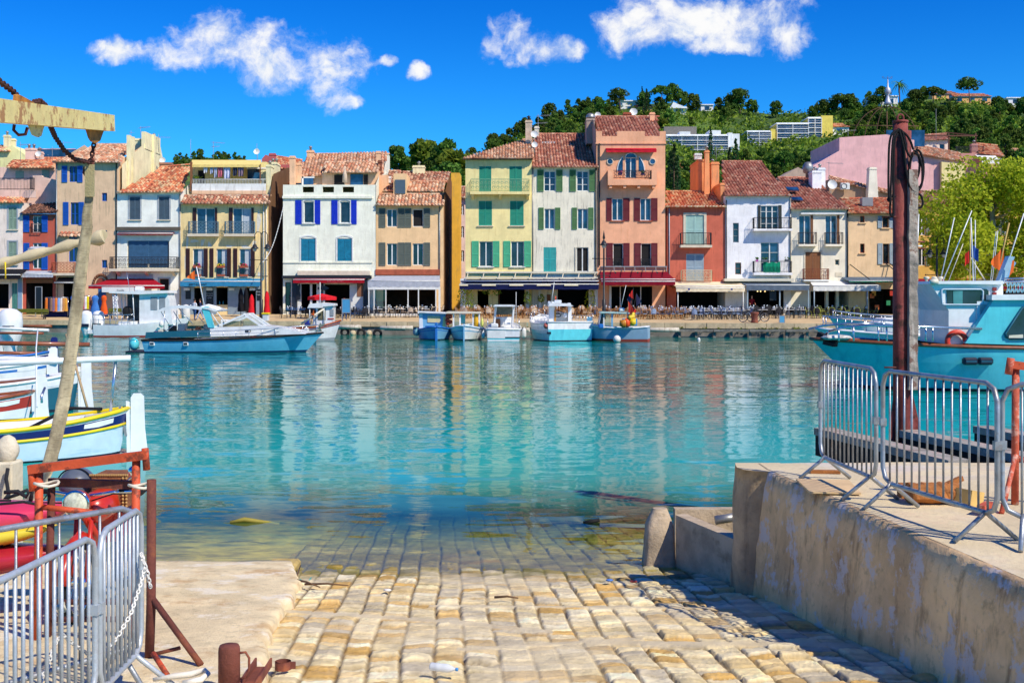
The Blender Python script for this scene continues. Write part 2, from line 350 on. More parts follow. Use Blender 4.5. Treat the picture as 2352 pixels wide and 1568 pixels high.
def cobbles():
 u = np.arange(-2.75, 3.75, .0125); v = np.concatenate([np.arange(5.6, 12., .0145), np.arange(12., 15., .024), np.arange(15., 21.5, .08)])
 U, V = np.meshgrid(u, v)
 Uc = U + .06 * (V - 9) + .018 * np.sin(V * .8 + .4) + .010 * np.sin(V * 2.7 + U * 3.1)
 edges = [-3.6]
 while edges[-1] < 5.: edges.append(edges[-1] + rs.uniform(.20, .27))
 edges = np.array(edges); ci = np.clip(np.searchsorted(edges, Uc) - 1, 0, len(edges) - 2)
 du = np.minimum(Uc - edges[ci], edges[ci + 1] - Uc); wcol = edges[ci + 1] - edges[ci]
 dv = np.full_like(V, 1e3); sid = np.zeros_like(V, dtype=int); lv = np.ones_like(V)
 base = 0
 for c in range(len(edges) - 1):
  e = [4.9 + rs.uniform(0, .2)]
  while e[-1] < 22: e.append(e[-1] + rs.choice([rs.uniform(.11, .15), rs.uniform(.13, .19), rs.uniform(.17, .27)]))
  e = np.array(e); mk = ci == c
  vv = V[mk] + .02 * np.sin(U[mk] * 19 + c * 3) + .03 * (U[mk] - edges[c]) * rs.uniform(-3, 3)
  j = np.clip(np.searchsorted(e, vv) - 1, 0, len(e) - 2)
  dv[mk] = np.minimum(vv - e[j], e[j + 1] - vv); lv[mk] = e[j + 1] - e[j]; sid[mk] = base + j; base += len(e)
 d = np.minimum(du, dv)
 ew = rs.uniform(.016, .034, base + 5)[sid]; a = np.clip((du-.005) / ew, 0, 1); b = np.clip((dv-.003) / ew, 0, 1)
 gap2 = rs.uniform(.45, 1.0, base + 5)[sid]
 dome = (1 - (1 - a) ** 2.4) * (1 - gap2 * (1 - b) ** 2.4)
 tilt = rs.uniform(-.014, .014, base + 5)[sid] * (du / wcol) * 2 + rs.normal(0, .008, base + 5)[sid]
 gap = rs.uniform(.55, 1.0, base + 5)[sid]
 def fb(sc, seed, oc=3):
  r2 = np.random.RandomState(seed); out = np.zeros_like(U); am = 1.
  for o in range(oc):
   n = 6
   for q in range(n):
    th = r2.uniform(0, pi); f = sc * (2 ** o) * r2.uniform(.7, 1.4)
    out += am * np.sin((U * cos(th) + V * sin(th)) * f + r2.uniform(0, 6.3)) / n
   am *= .55
  return out
 rough = fb(14, 5, 4); big = fb(1.6, 9, 3)
 h = .027 * dome * gap + tilt * dome + .006 * rough * dome + .006 * rough * (1 - .6*dome) + .018 * big + .005 * fb(75, 63, 2) * dome - .010 * np.clip(fb(30, 91, 3) - .45, 0, 1)
 band = np.zeros_like(U)
 for (px0, py0, px1, py1, wd_) in ((1010,1387,1700,1392,.055),(640,1398,1060,1425,.075),(1060,1425,1240,1445,.10),(1370,1470,2080,1478,.085),(1080,1486,1450,1462,.06)):
  def onr(px, py):
   t = (py - HZ) / FP; y = (CAMH - .1 * SH) / (t - .1); return PX(px, y), y
  x0, y0 = onr(px0, py0); x1, y1 = onr(px1, py1)
  t = np.clip((U - x0) / (x1 - x0), 0, 1); inside = (U > min(x0, x1) - .1) & (U < max(x0, x1) + .1)
  dd = np.abs(V - (y0 + t * (y1 - y0)) + .03 * rough)
  band = np.maximum(band, np.where(inside, np.clip(1.6 - dd / wd_, 0, 1), 0))
 sand = np.clip((fb(2.3, 21, 3) - .05) * 2.4, 0, 1)
 fill = np.maximum(band, sand * .6)
 h = h * (1 - fill) + fill * (.024 + .006 * rough)
 Z = .1 * (SH - V) - .035 + h
 pal = np.array([HX(q) for q in ('#ecdcae', '#e8d49e', '#efe2bb', '#e4cb92', '#dccb9e', '#ead9ab', '#e2c890', '#d8b676', '#cfa860', '#cdbf9c', '#c2b698', '#e9d6a6')])
 colr = pal[rs.randint(0, len(pal), base + 5)] * rs.uniform(.82, 1.12, (base + 5, 1)); C = colr[sid]
 mott = 1 + .20 * rough[..., None] + .16 * fb(48, 77, 3)[..., None]
 C = C * mott * 1.1
 joint = np.maximum(np.clip(1.5 - du / .014, 0, 1), gap2 * np.clip(1.4 - dv / .011, 0, 1) * .85)[..., None] * (1 - fill[..., None] * .9)
 C = C * (1 - joint * .7) + np.array(HX('#664e2c')) * joint * .7
 sandc = np.array(HX('#dccca6')) * (1 + .12 * rough[..., None]); C = C * (1 - fill[..., None] * .85) + sandc * fill[..., None] * .85
 zz = Z + .02 * big + .012 * rough
 wet = np.clip((.12 - zz) / .09, 0, 1)[..., None]; C = C * (1 - wet * .3)
 weed = np.clip((.062 - zz) / .05, 0, 1) * np.clip(.85 + .8 * fb(3.5, 31, 3), 0, 1)
 weed = weed[..., None]; C = C * (1 - weed * .8) + np.array(HX('#6f6a1a')) * (1 + .4 * rough[..., None]) * weed * .8
 deep = np.clip((-.03 - zz) / .2, 0, 1)[..., None]; C = C * (1 - .75 * deep) + np.array(HX('#948f3c')) * (1 + .3 * rough[..., None]) * .75 * deep * (1 - .5 * joint)
 return U, V, Z, np.clip(C, .01, .95)
U, V, Zc, C = cobbles()
nv, nu = U.shape
me = bpy.data.meshes.new('cobbled_slipway')
idx = np.arange(nv * nu).reshape(nv, nu)
F = np.stack([idx[:-1, :-1], idx[:-1, 1:], idx[1:, 1:], idx[1:, :-1]], -1).reshape(-1, 4)
me.vertices.add(nv * nu); me.vertices.foreach_set('co', np.stack([U, V, Zc], -1).astype(np.float32).ravel())
me.loops.add(F.size); me.loops.foreach_set('vertex_index', F.ravel().astype(np.int32))
me.polygons.add(len(F)); me.polygons.foreach_set('loop_start', np.arange(0, F.size, 4, dtype=np.int32)); me.polygons.foreach_set('loop_total', np.full(len(F), 4, dtype=np.int32))
me.update(); me.validate()
ca = me.color_attributes.new('Col', 'FLOAT_COLOR', 'POINT'); ca.data.foreach_set('color', np.concatenate([C, np.ones((nv, nu, 1))], -1).astype(np.float32).ravel())
me.polygons.foreach_set('use_smooth', np.ones(len(F), dtype=bool))
stone = pbr('cobble_stone', (1, 1, 1), rough=.85, var=.12, scale=9, bump=.6, bscale=45, attr=True, spec=.25, grime=.25)
me.materials.append(stone)
o = bpy.data.objects.new('cobbled_slipway', me); COL.objects.link(o); tag(o, kind='structure')
def fbm(x, y, s=1., seed=0.): return mnoise.fractal(Vector((x*s, y*s, seed)), 1., 2., 4)
apm = pbr('apron_concrete', HX('#ead7aa'), rough=.9, var=.16, scale=2.2, bump=.8, bscale=34, stain=HX('#bd9058'), samt=.7, sstr=(1,1,1), sscale=2.1, grime=.55, rust=HX('#f4ead0'), ramt=.8, rscale=1.5, spec=.2)
def apron_edge(y):
 pts = [(5, -1.55), (7.5, -1.62), (8.6, -1.85), (9.4, -1.95), (9.9, -2.0), (10.6, -2.05), (11.5, -2.15), (12.2, -2.3), (12.75, -2.45), (13.2, -2.5)]
 for (a, xa), (b, xb) in zip(pts, pts[1:]):
  if y <= b: return xa + (xb-xa)*(y-a)/(b-a) + .05*fbm(y*2.3, 0, 1.3)
 return pts[-1][1]
m = MB(); rows = []
yv = list(np.linspace(5., 12.95, 70)) + [12.98, 13.0]
for i, y in enumerate(yv):
 ex = apron_edge(y); row = []
 for j in range(-1, 46):
  if j < 0: x, z = ex + .02, ramp_z(y) - .1
  else:
   t = j/45.; x = ex - (10.5) * t**1.6
   z = ramp_z(max(y, 7.3)) + .075 + .014*fbm(x, y, 1.6) + (.006*fbm(x, y, 9.))
   if j == 0: z -= .045
   if j == 1: z -= .012
  if i == len(yv)-2: z -= .05
  if i == len(yv)-1: z = -.5
  row.append((x, y, z))
 rows.append(row)
m.grid(rows); m.build('concrete_apron', apm, kind='structure', fix=False, loc=(-6, 9, .3))
olv = pbr('submerged_stone', HX('#b3a654'), rough=.8, var=.35, scale=3., bump=.6, bscale=14, stain=HX('#5e6a24'), samt=.8, sstr=(.6,1.6,1), sscale=2.2)
m = MB(); m.grid([[(-9.5+7.1*j/40., y, ramp_z(y) - .05 + .03*fbm(j*.3, y, 1.2) - (.35 if j == 40 else 0)) for j in range(41)] for y in np.linspace(12.99, 21, 40)]); m.build('submerged_apron', olv, kind='structure', fix=False, loc=(-6, 16, -.4))
wetst = pbr('wet_stone', HX('#b9a060'), rough=.8, var=.3, scale=6, bump=.8, bscale=20, stain=HX('#6f6420'), samt=.8, sstr=(1,1,1))
m = MB(); m.cbox(-2.78, -2.43, 12.72, 13.12, -.3, .085, .03); m.build('kerb_stone', wetst, label='weathered kerb stone at the wet corner of the apron', cat='stone')
PZ0 = 1.40
wallm = pbr('pier_wall', HX('#e8bd8a'), rough=.92, var=.32, scale=1.1, bump=.9, bscale=9, stain=HX('#6e4a34'), samt=.62, sstr=(2.6, 2.6, .7), sscale=2.6, grime=.6, rust=HX('#d2c8c2'), ramt=.8, rscale=3.2, spec=.15)
topm = pbr('pier_top', HX('#d9c8a2'), rough=.92, var=.12, scale=1.1, bump=.5, bscale=22, stain=HX('#cfcac0'), samt=.8, sstr=(1,1,1), sscale=.7, grime=.35, spec=.15, rust=HX('#c98f86'), ramt=.12, rscale=1.)
def pier_x(y): return 2.46 + (11.1 - y) * (.57 / 4.37)
m = MB(); rows = []
for i in range(90):
 y = 11.22 - i * .10; row = []
 for j in range(16):
  t = j / 15.; z = -.5 + t * (PZ0 + .5)
  x = pier_x(y) - .16 * (1 - t) + .018*fbm(y, z, 2.2, 3) + .010*fbm(y, z, 7., 5)
  if j == 15: x += .03; z -= .012 + .012*fbm(y, 0, 6)
  if j == 14: z -= .03
  row.append((x, y, z))
 row.append((row[-1][0] + .05, y, PZ0)); rows.append(row)
m.grid(rows, 0)
rows = []
for i in range(46):
 y = 11.62 - i * .203; x0 = pier_x(min(y, 11.2)) + .07; row = []
 for j in range(24):
  t = j / 23.; x = x0 + 9.5 * t**1.8
  row.append((x, y, PZ0 + (0 if j == 0 else .010*fbm(x, y, 1.5) + .005*fbm(x, y, 8.))))
 rows.append(row)
m.grid(rows, 1)
m.add([(2.3,11.64,PZ0-.015),(12.2,11.64,PZ0-.015),(12.2,11.64,-.6),(2.3,11.64,-.6)], [(0,1,2,3)], 0)
m.build('stone_pier', [wallm, topm], kind='structure', fix=False, loc=(4, 9, 0))
m = MB(); rows = []
for j in range(14):
 z = -.5 + j/13. * (PZ0 + .5 - .006); row = []
 for a, b in ((2.28,11.66),(2.25,11.5),(2.24,11.35),(2.28,11.2),(2.36,11.12),(2.47,11.08),(2.62,11.10),(2.75,11.3),(2.75,11.66)):
  row.append((a + .03*fbm(a*3+b, z, 2.6, 1) - .05*(1-j/13.), b + .02*fbm(a, z*2, 3., 2), z))
 rows.append(row)
m.grid(rows, 0); n = len(rows[-1]); b = len(m.v) - n; m.f.append(tuple(range(b, b+n))); m.m.append(1); m.s.append(False)
colm = pbr('pier_end_stone', HX('#b89c78'), rough=.92, var=.3, scale=2.5, bump=1., bscale=10, stain=HX('#4f4236'), samt=.8, sstr=(3,3,.5), grime=.6)
m.build('pier_end', [colm, topm], kind='structure', fix=False, loc=(2.5, 11.4, 0))
def quay_edge(x): return 89.0 - .196 * x
def quay_z(x, y):
 e = quay_edge(x); return 1.05 + .38 * max(0, min(1, (y - e) / (104 - e))) if y < 104 else 1.43
qm = pbr('quay_paving', HX('#cdb285'), rough=.9, var=.12, scale=.5, stain=HX('#9c9184'), samt=.6, sstr=(.4,1.4,1), sscale=.5, grime=.3, spec=.2)
cop = pbr('quay_stone', HX('#c9b68e'), rough=.9, var=.2, scale=1.5, bump=.6, bscale=9, stain=HX('#6f675a'), samt=.5, sstr=(1,1,1), sscale=2.)
qw = pbr('quay_wall', HX('#8e877c'), rough=.92, var=.3, scale=1.2, bump=1., bscale=5, stain=HX('#3a3a30'), samt=.75, sstr=(.8,.8,1.6), sscale=1.2, grime=.5)
m = MB(); rows = []
for i in range(61):
 x = -75 + i * 2.5; e = quay_edge(x) + .55
 rows.append([(x, e, 1.052), (x, (e*2+104)/3, quay_z(x, (e*2+104)/3)), (x, 104, 1.43), (x, 128, 1.43)])
m.grid(rows, 0, False); m.build('quay', qm, kind='structure', fix=False, loc=(0, 95, 1))
m = MB()
x = -72.
while x < 78:
 w = RU(1.3, 2.0); x1 = x + w - .03
 for z0, z1, dy in ((.66, 1.06, 0), ):
  a, b = quay_edge(x), quay_edge(x1); j = RU(-.03, .03)
  m.add([(x,a+j,z0),(x1,b+j,z0),(x1,b+.6,z0),(x,a+.6,z0),(x,a+j+.04,z1+RU(0,.015)),(x1,b+j+.04,z1+RU(0,.015)),(x1,b+.6,z1),(x,a+.6,z1)], [(0,1,5,4),(4,5,6,7),(1,2,6,5),(3,0,4,7)], 0)
 x += w
for i in range(60):
 x = -75 + i*2.5; x1 = x + 2.5; m.add([(x,quay_edge(x)+.14,-1.5),(x1,quay_edge(x1)+.14,-1.5),(x1,quay_edge(x1)+.14,.7),(x,quay_edge(x)+.14,.7)], [(0,1,2,3)], 1)
m.build('quay_edge', [cop, qw], kind='structure', loc=(0, 89, 0), fix=False)
gm = pbr('far_ground', HX('#7c7a52'), rough=.95, var=.25, scale=.05)
m = MB(); m.grid([[(x, y, 1.40 if y < 150 else 6) for x in (-1500, -300, -60, 60, 300, 1500)] for y in (127.5, 149, 700, 3500)], sm=False); m.build('ground', gm, kind='structure', fix=False, loc=(0, 400, 1))
RIDGE = [(-500,520),(300,450),(380,378),(420,364),(500,362),(560,374),(640,430),(850,415),(900,388),(960,408),(1030,392),(1065,365),(1165,330),(1230,296),(1290,264),(1370,244),(1475,240),(1545,236),(1600,254),(1700,252),(1760,262),(1870,262),(1950,244),(2060,236),(2150,228),(2240,226),(2352,250),(2500,270),(2900,330)]
def ridge(px):
 for (a, ya), (b, yb) in zip(RIDGE, RIDGE[1:]):
  if px <= b:
   t = (px-a)/(b-a); t = t*t*(3-2*t); return ya + (yb-ya)*t
 return RIDGE[-1][1]
def hillp(px, t):
 Y = 140 + 290*t; py = 570 + (ridge(px) - 570) * t**.85
 z = PZ(py, Y) + 1.5*fbm(px*.01, t*6, 1.) * (1 if t < .97 else 0); return PX(px, Y), Y, z
hm = pbr('hill_scrub', (.05, .11, .016), rough=.95, var=.5, scale=.06, stain=(.20, .27, .03), samt=.75, sstr=(1,1,1), sscale=.05, bump=1., bscale=.3)
m = MB(); rows = []
for i in range(110):
 px = -500 + i*31; row = [hillp(px, j/24.) for j in range(25)]; lx, ly, lz = row[-1]; row.append((lx*1.12, ly*1.15, lz-10)); row.append((lx*1.6, ly*1.7, 5)); rows.append(row)
m.grid(rows); m.build('hill', hm, kind='structure', fix=False, loc=(0, 280, 5))
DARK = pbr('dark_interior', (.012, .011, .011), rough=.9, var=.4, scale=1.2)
GLASS = glassmat(); GLASSB = glassmat('blue_window_glass', (.015, .05, .11), .05)
WHITEP = paint('white_paint', '#e9ebe6', .92); CREAMP = paint('cream_paint', '#e8dfc6', .9)
GREYP = paint('grey_metal', '#8b8f92'); DKMET = paint('dark_iron', '#23262a'); ZINC = pbr('zinc', HX('#9a9b98'), rough=.45, metal=.6, var=.2)
TILEU = pbr('tile_base', HX('#4a2a1c'), rough=.95)  # dark brown base plane under the tiles
TILEM = pbr('clay_tile', (1, 1, 1), rough=.9, var=.22, scale=5., attr=True, spec=.15, grime=.25, bump=.3, bscale=20)
PAL_SUN = ['#dba273', '#d99765', '#e3b58b', '#cf8a59', '#dfc09a', '#c9774a', '#e0a87c', '#b98a66']
PAL_ORG = ['#d9793c', '#cf6a33', '#e0935a', '#d68a4e', '#c65a2c', '#dfa36c', '#b9653a', '#d9b27e']
PAL_RED = ['#c47a58', '#bb6a4a', '#cf8c66', '#b0603f', '#c98260', '#d8a680', '#a8664a', '#bd7654']
PAL_MIX = ['#c98a62', '#b9714c', '#d9ae84', '#b2623e', '#c99a74', '#a95a3a', '#d8b896', '#94684a']
def tile_roof(parent, el, er, rr, rl, pal, name='roof', cw=.30, rh=.40, seed=1, ridge_cap=True, label=None):
 rn = random.Random(seed); el, er, rr, rl = map(Vector, (el, er, rr, rl))
 e = (er-el); W = e.length; e.normalize(); u = (rl-el) - e*((rl-el).dot(e)); L = u.length; u.normalize(); nrm = e.cross(u).normalized()
 if nrm.z < 0: nrm = -nrm
 al = (rl-el).dot(e); ar = (rr-el).dot(e); a0 = min(0, al); a1 = max(W, ar)
 m = MB(); cols = []
 pc = [np.array(HX(p)) for p in pal]; pc = [(q*.84+.16*q.mean())*1.12+.015 for q in pc]
 n = max(1, int((a1-a0)/cw)); cw = (a1-a0)/n
 def put(a, v, h): return el + e*a + u*v + nrm*h
 m.add([put(0,0,-.02), put(W,0,-.02), put(ar,L,-.02), put(al,L,-.02)], [(0,1,2,3)], 1); cols += [(1,1,1,1)]*4
 for i in range(n):
  a = a0 + i*cw; ac = a + cw/2; lo, hi = 0., L
  if al > 0 and ac < al: hi = min(hi, L*ac/al)
  if al < 0 and ac < 0: lo = max(lo, L*ac/al)
  if ar < W and ac > ar: hi = min(hi, L*(W-ac)/(W-ar))
  if ar > W and ac > W: lo = max(lo, L*(ac-W)/(ar-W))
  if hi - lo < .1: continue
  v = lo - rn.uniform(.05, .12); colshift = rn.uniform(.85, 1.1)
  while v < hi - .05:
   v1 = min(v + rh*rn.uniform(.93, 1.05), hi + .03); jx = rn.uniform(-.012, .012)
   h0, h1 = .055 + rn.uniform(0, .02), .02
   pts = []
   for vv, hh in ((v, h0), (v1 + .05, h1)):
    for s in (0., .18, .5, .82, 1.):
     pts.append(put(a + jx + s*cw*1.0, vv, hh - .05 + .15*sin(pi*s)**.8))
   m.add(pts, [(k_, k_+1, k_+6, k_+5) for k_ in range(4)] + [(4,3,2,1,0)], 0, False)
   c = pc[rn.randrange(len(pc))]*rn.uniform(.84, 1.1)*colshift
   if rn.random() < .07: c = c*.55
   cols += [(*np.clip(c, 0, .95), 1)]*10
   v += (v1 - v)
 if ridge_cap and (rr-rl).length > .5:
  d = (rr-rl); k_ = int(d.length/.4)+1; d.normalize(); s_ = d.cross(Vector((0,0,1))).normalized()
  for i in range(k_):
   p = rl + d*(i*.4); q = p + d*.43; c = pc[rn.randrange(len(pc))]*rn.uniform(.8, 1.1)
   pts = []
   for b, rr_ in ((p, .15), (q, .13)):
    for t in (0, .25, .5, .75, 1.): pts.append(b + s_*(cos(pi*t)*rr_) + Vector((0,0,sin(pi*t)*rr_ + .02)))
   m.add(pts, [(j, j+1, j+6, j+5) for j in range(4)] + [(4,3,2,1,0)], 0); cols += [(*np.clip(c, 0, .95), 1)]*10
 m.c = cols
 return m.build(name, [TILEM, TILEU], parent, label=label, fix=False)
class House:
 def __init__(s, name, label, x0, x1, ytop, mat, Y=104., D=11., rise=None, base=1.43, group=None, cat='house', left=True):
  s.Y, s.D, s.mat, s.base = Y, D, mat, base
  s.x0, s.x1, s.zt = PX(x0, Y), PX(x1, Y), PZ(ytop, Y); s.rise = rise
  s.root = empty(name, ((s.x0+s.x1)/2, Y, base), label, cat, group or 'houses along the harbour quay'); s.op = []; s.extra = []
 def X(s, px): return PX(px, s.Y)
 def Z(s, py): return PZ(py, s.Y)
 def hole(s, px0, px1, py0, py1):
  s.op.append((s.X(px0), s.X(px1), s.Z(py1), s.Z(py0)))
 def part(s, name, m, mat, parent=None, label=None, **kw): return m.build(name, mat, parent or s.root, label=label, **kw)
 def shutter_mesh(s, x0, x1, z0, z1, y, style='louvre'):
  m = MB(); w = x1-x0; st = min(.07, w*.2)
  if style == 'louvre':
   for a, b in ((x0, x0+st), (x1-st, x1)): m.box(a, b, y-.05, y, z0, z1)
   h = z1-z0
   for f in (0., .5, 1.):
    zc = z0 + .05 + f*(h-.1); m.box(x0+st, x1-st, y-.047, y-.003, zc-.05, zc+.05)
   n = max(4, int(h/.085))
   for i in range(n):
    z = z0 + (i+.5)*h/n
    m.add([(x0+st,y-.045,z-.04),(x1-st,y-.045,z-.04),(x1-st,y-.005,z+.03),(x0+st,y-.005,z+.03)], [(0,1,2,3)])
   m.quad((x0+st,y-.002,z0),(x1-st,y-.002,z0),(x1-st,y-.002,z1),(x0+st,y-.002,z1))
  else:
   k_ = max(2, round(w/.14))
   for i in range(k_): m.box(x0+i*w/k_+.006, x0+(i+1)*w/k_-.006, y-.035, y, z0, z1)
   for f in (.12, .88): m.box(x0+.01, x1-.01, y-.05, y-.036, z0+f*(z1-z0)-.05, z0+f*(z1-z0)+.05)
   if style == 'z': m.add([(x0+.03,y-.045,z0+.16*(z1-z0)),(x0+.15,y-.045,z0+.16*(z1-z0)),(x1-.03,y-.045,z0+.84*(z1-z0)),(x1-.15,y-.045,z0+.84*(z1-z0))], [(0,1,2,3)])
  return m
 def win(s, px0, px1, py0, py1, frame=None, n=2, rows=0, sh=None, shw=None, shl=None, shr=None, style='louvre', closed=None, sill=None,
   glass=None, surround=None, curtain=None, arch=None, dark=False, depth=.16, shy=None, base='window'):
  x0, x1, z0, z1 = s.X(px0), s.X(px1), s.Z(py1), s.Z(py0); Y = s.Y; s.op.append((x0, x1, z0, z1)); yg = Y + depth
  fr = frame or WHITEP; m = MB(); t = .06
  for a, b, c, d in ((x0, x0+t, z0, z1), (x1-t, x1, z0, z1), (x0+t, x1-t, z0, z0+t), (x0+t, x1-t, z1-t, z1)): m.box(a, b, yg-.05, yg, c, d)
  for i in range(1, n):
   xc = x0 + (x1-x0)*i/n; m.box(xc-.05, xc+.05, yg-.06, yg-.002, z0+t, z1-t)
  for i in range(1, rows+1):
   zc = z0 + (z1-z0)*i/(rows+1); m.box(x0+t, x1-t, yg-.045, yg-.004, zc-.02, zc+.02)
  w = s.part(base, m, fr)
  g = MB(); g.quad((x0, yg+.01, z0), (x1, yg+.01, z0), (x1, yg+.01, z1), (x0, yg+.01, z1)); s.part('pane', g, DARK if dark else (glass or GLASS), w, fix=False)
  if curtain is not None:
   c_ = MB(); a, b = curtain[0], curtain[1]; xa, xb = x0+(x1-x0)*a, x0+(x1-x0)*b; N = 8
   c_.grid([[(xa+(xb-xa)*i/N, yg-.004 - .0*(i % 2), z0+t), (xa+(xb-xa)*i/N, yg-.004, z1-t)] for i in range(N+1)]); s.part('curtain', c_, curtain[2], w)
  if closed is not None:
   xm = (x0+x1)/2
   for a, b in ((x0+.01, xm-.008), (xm+.008, x1-.01)): s.part('shutter', s.shutter_mesh(a, b, z0+.01, z1-.01, Y+.06, style), closed, w)
  if sh is not None:
   sz0, sz1 = (z0-.03, z1+.03) if shy is None else (s.Z(shy[1]), s.Z(shy[0]))
   wd = shw if shw else (px1-px0)*.5
   L = shl if shl else (px0-wd, px0); Rr = shr if shr else (px1, px1+wd)
   if L != 'no': s.part('shutter', s.shutter_mesh(s.X(L[0]), s.X(L[1])-.01, sz0, sz1, Y-.02, style), sh, w)
   if Rr != 'no': s.part('shutter', s.shutter_mesh(s.X(Rr[0])+.01, s.X(Rr[1]), sz0, sz1, Y-.02, style), sh, w)
  if sill is not None:
   q = MB(); q.box(x0-.14, x1+.14, Y-.13, Y+.1, z0-.10, z0-.01); s.part('sill', q, sill, w)
  if surround is not None:
   q = MB(); b = .14; y0 = Y-.04
   q.box(x0-b, x0, y0, Y+.02, z0-b, z1+b); q.box(x1, x1+b, y0, Y+.02, z0-b, z1+b); q.box(x0, x1, y0, Y+.02, z1, z1+b); s.part('surround', q, surround, w)
  if arch is not None:      # segmental arch trim over a straight window
   q = MB(); N = 10; rise = (x1-x0)*.16; pts = []
   for i in range(N+1):
    t_ = i/N; x = x0-.1 + (x1-x0+.2)*t_; z = z1 - .02 + rise*(1-(2*t_-1)**2); pts.append((x, z))
   poly = pts + [(x, z+.13) for x, z in reversed(pts)]
   for i in range(N):
    a, b = pts[i], pts[i+1]; q.add([(a[0],Y-.05,a[1]),(b[0],Y-.05,b[1]),(b[0],Y-.05,b[1]+.14),(a[0],Y-.05,a[1]+.14),(a[0],Y+.02,a[1]),(b[0],Y+.02,b[1]),(b[0],Y+.02,b[1]+.14),(a[0],Y+.02,a[1]+.14)], [(0,1,2,3),(3,2,6,7),(0,4,5,1)])
   q.box(x0-.13, x0, Y-.05, Y+.02, z0-.05, z1-.02); q.box(x1, x1+.13, Y-.05, Y+.02, z0-.05, z1-.02)
   s.part('surround', q, arch, w)
   s.op.pop(); s.op.append((x0, x1, z0, z1)); 
  return w
 def rail(s, px0, px1, py0, py1, proj, mat, slab=None, slabm=None, style='bars', parent=None, brackets=()):
  x0, x1, z0, z1 = s.X(px0), s.X(px1), s.Z(py1), s.Z(py0); yf = s.Y - proj
  b = MB()
  if slab:
   b.box(x0-.06, x1+.06, yf-.06, s.Y, s.Z(slab), z0-.02); 
   for bx in brackets:
    xx = s.X(bx); zz = s.Z(slab); b.prism([(s.Y, zz), (s.Y-proj*.85, zz), (s.Y-proj*.7, zz-.16), (s.Y, zz-.45)], xx-.12, xx+.12, 'x')
   bal = s.part('balcony', b, slabm or s.mat)
  else:
   bal = parent or s.root
  m = MB(); r = .018
  path = [(x0, s.Y, 0), (x0, yf, 0), (x1, yf, 0), (x1, s.Y, 0)]
  for z in (z1, z0+.08): m.tube([(x, y, z) for x, y, _ in path], r*1.4, 4, sm=False)
  for (ax, ay, _), (bx, by, _) in zip(path, path[1:]):
   n = max(2, int(sqrt((bx-ax)**2+(by-ay)**2)/.13))
   for i in range(n+1):
    t = i/n; x, y = ax+(bx-ax)*t, ay+(by-ay)*t
    if style == 'belly' and 0 < i < n:
     d = -.18 if abs(by-ay) < .01 else 0
     m.tube([(x, y, z0), (x, y+d*.8, z0+.15), (x, y+d, z0+.3), (x, y+d*.2, z0+.6*(z1-z0)), (x, y, z1)], r*.8, 4, sm=False)
    else: m.box(x-r*.7, x+r*.7, y-r*.7, y+r*.7, z0, z1)
  if style in ('scroll', 'lattice'):
   W = x1-x0
   if style == 'lattice':
    n = max(2, int(W/.3))
    for i in range(n):
     a = x0+i*W/n; c = a+W/n
     for j in range(3):
      za, zb = z0+.1+(z1-z0-.15)*j/3, z0+.1+(z1-z0-.15)*(j+1)/3
      m.beam((a,yf-.004,za),(c,yf-.004,zb),.02,.02); m.beam((a,yf-.008,zb),(c,yf-.008,za),.02,.02)
   else:
    n = max(2, int(W/.36))
    for i in range(n):
     cx = x0+(i+.5)*W/n; rad = min(W/n*.42, (z1-z0)*.22)
     for f in (.32, .7):
      cz = z0+(z1-z0)*f; m.tube([(cx+rad*(1-.6*q/14)*cos(q*.75), yf-.006, cz+rad*(1-.6*q/14)*sin(q*.75)) for q in range(14)], .014, 4, sm=False)
  s.part('railing', m, mat, bal)
  return bal
 def band(s, px0, px1, py0, py1, proj, mat, name='cornice', rec=0.):
  m = MB(); m.box(s.X(px0), s.X(px1), s.Y-proj, s.Y+.05+rec, s.Z(py1), s.Z(py0)); return s.part(name, m, mat)
 def blk(s, px0, px1, py0, py1, y0, y1, mat, name, parent=None, label=None, at=None):
  Y = at if at is not None else s.Y + y0; m = MB(); m.box(PX(px0, Y), PX(px1, Y), s.Y+y0, s.Y+y1, PZ(py1, Y), PZ(py0, Y)); return s.part(name, m, mat, parent, label)
 def awning(s, px0, px1, pyw, pyf, pyb, proj, top, val=None, name='awning', scallop=0, stripe=None, bars=True, wall_px=None):
  Y = s.Y; yf = Y-proj; x0, x1 = PX(px0, yf), PX(px1, yf); zw = s.Z(pyw); zf, zb = PZ(pyf, yf), PZ(pyb, yf)
  w0, w1 = (x0, x1) if wall_px is None else (s.X(wall_px[0]), s.X(wall_px[1]))
  m = MB(); N = 14
  rows = []
  for j in range(4):
   t = j/3.; rows.append([(w0+(w1-w0)*i/N + (x0+(x1-x0)*i/N - w0-(w1-w0)*i/N)*t, Y-.03+(yf-Y+.03)*t, zw+(zf-zw)*t - .05*sin(pi*t) - (scallop*abs(sin(pi*i/N*3))*t*.5 if scallop else 0)) for i in range(N+1)])
  m.grid(rows, 0)
  a = s.part(name, m, top, fix=False)
  if zf - zb > .02:
   v = MB(); v.grid([[(x0+(x1-x0)*i/28., yf-.012 - .012*sin(i*2.1), zf - .002), (x0+(x1-x0)*i/28., yf-.02 - .03*sin(i*1.7), zb + .015*sin(i*2.3))] for i in range(29)])
   s.part('valance', v, val or top, a, fix=False)
   f = MB(); f.tube([(x0, yf, zf), (x1, yf, zf)], .045, 6); s.part('front_bar', f, WHITEP if bars else (val or top), a)
  if stripe:
   q = MB(); 
   for pa, pb in stripe[0]: q.box(PX(pa, yf), PX(pb, yf), yf-.09, yf-.055, PZ(stripe[2], yf), PZ(stripe[1], yf))
   s.part('stripe', q, stripe[3], a)
  return a
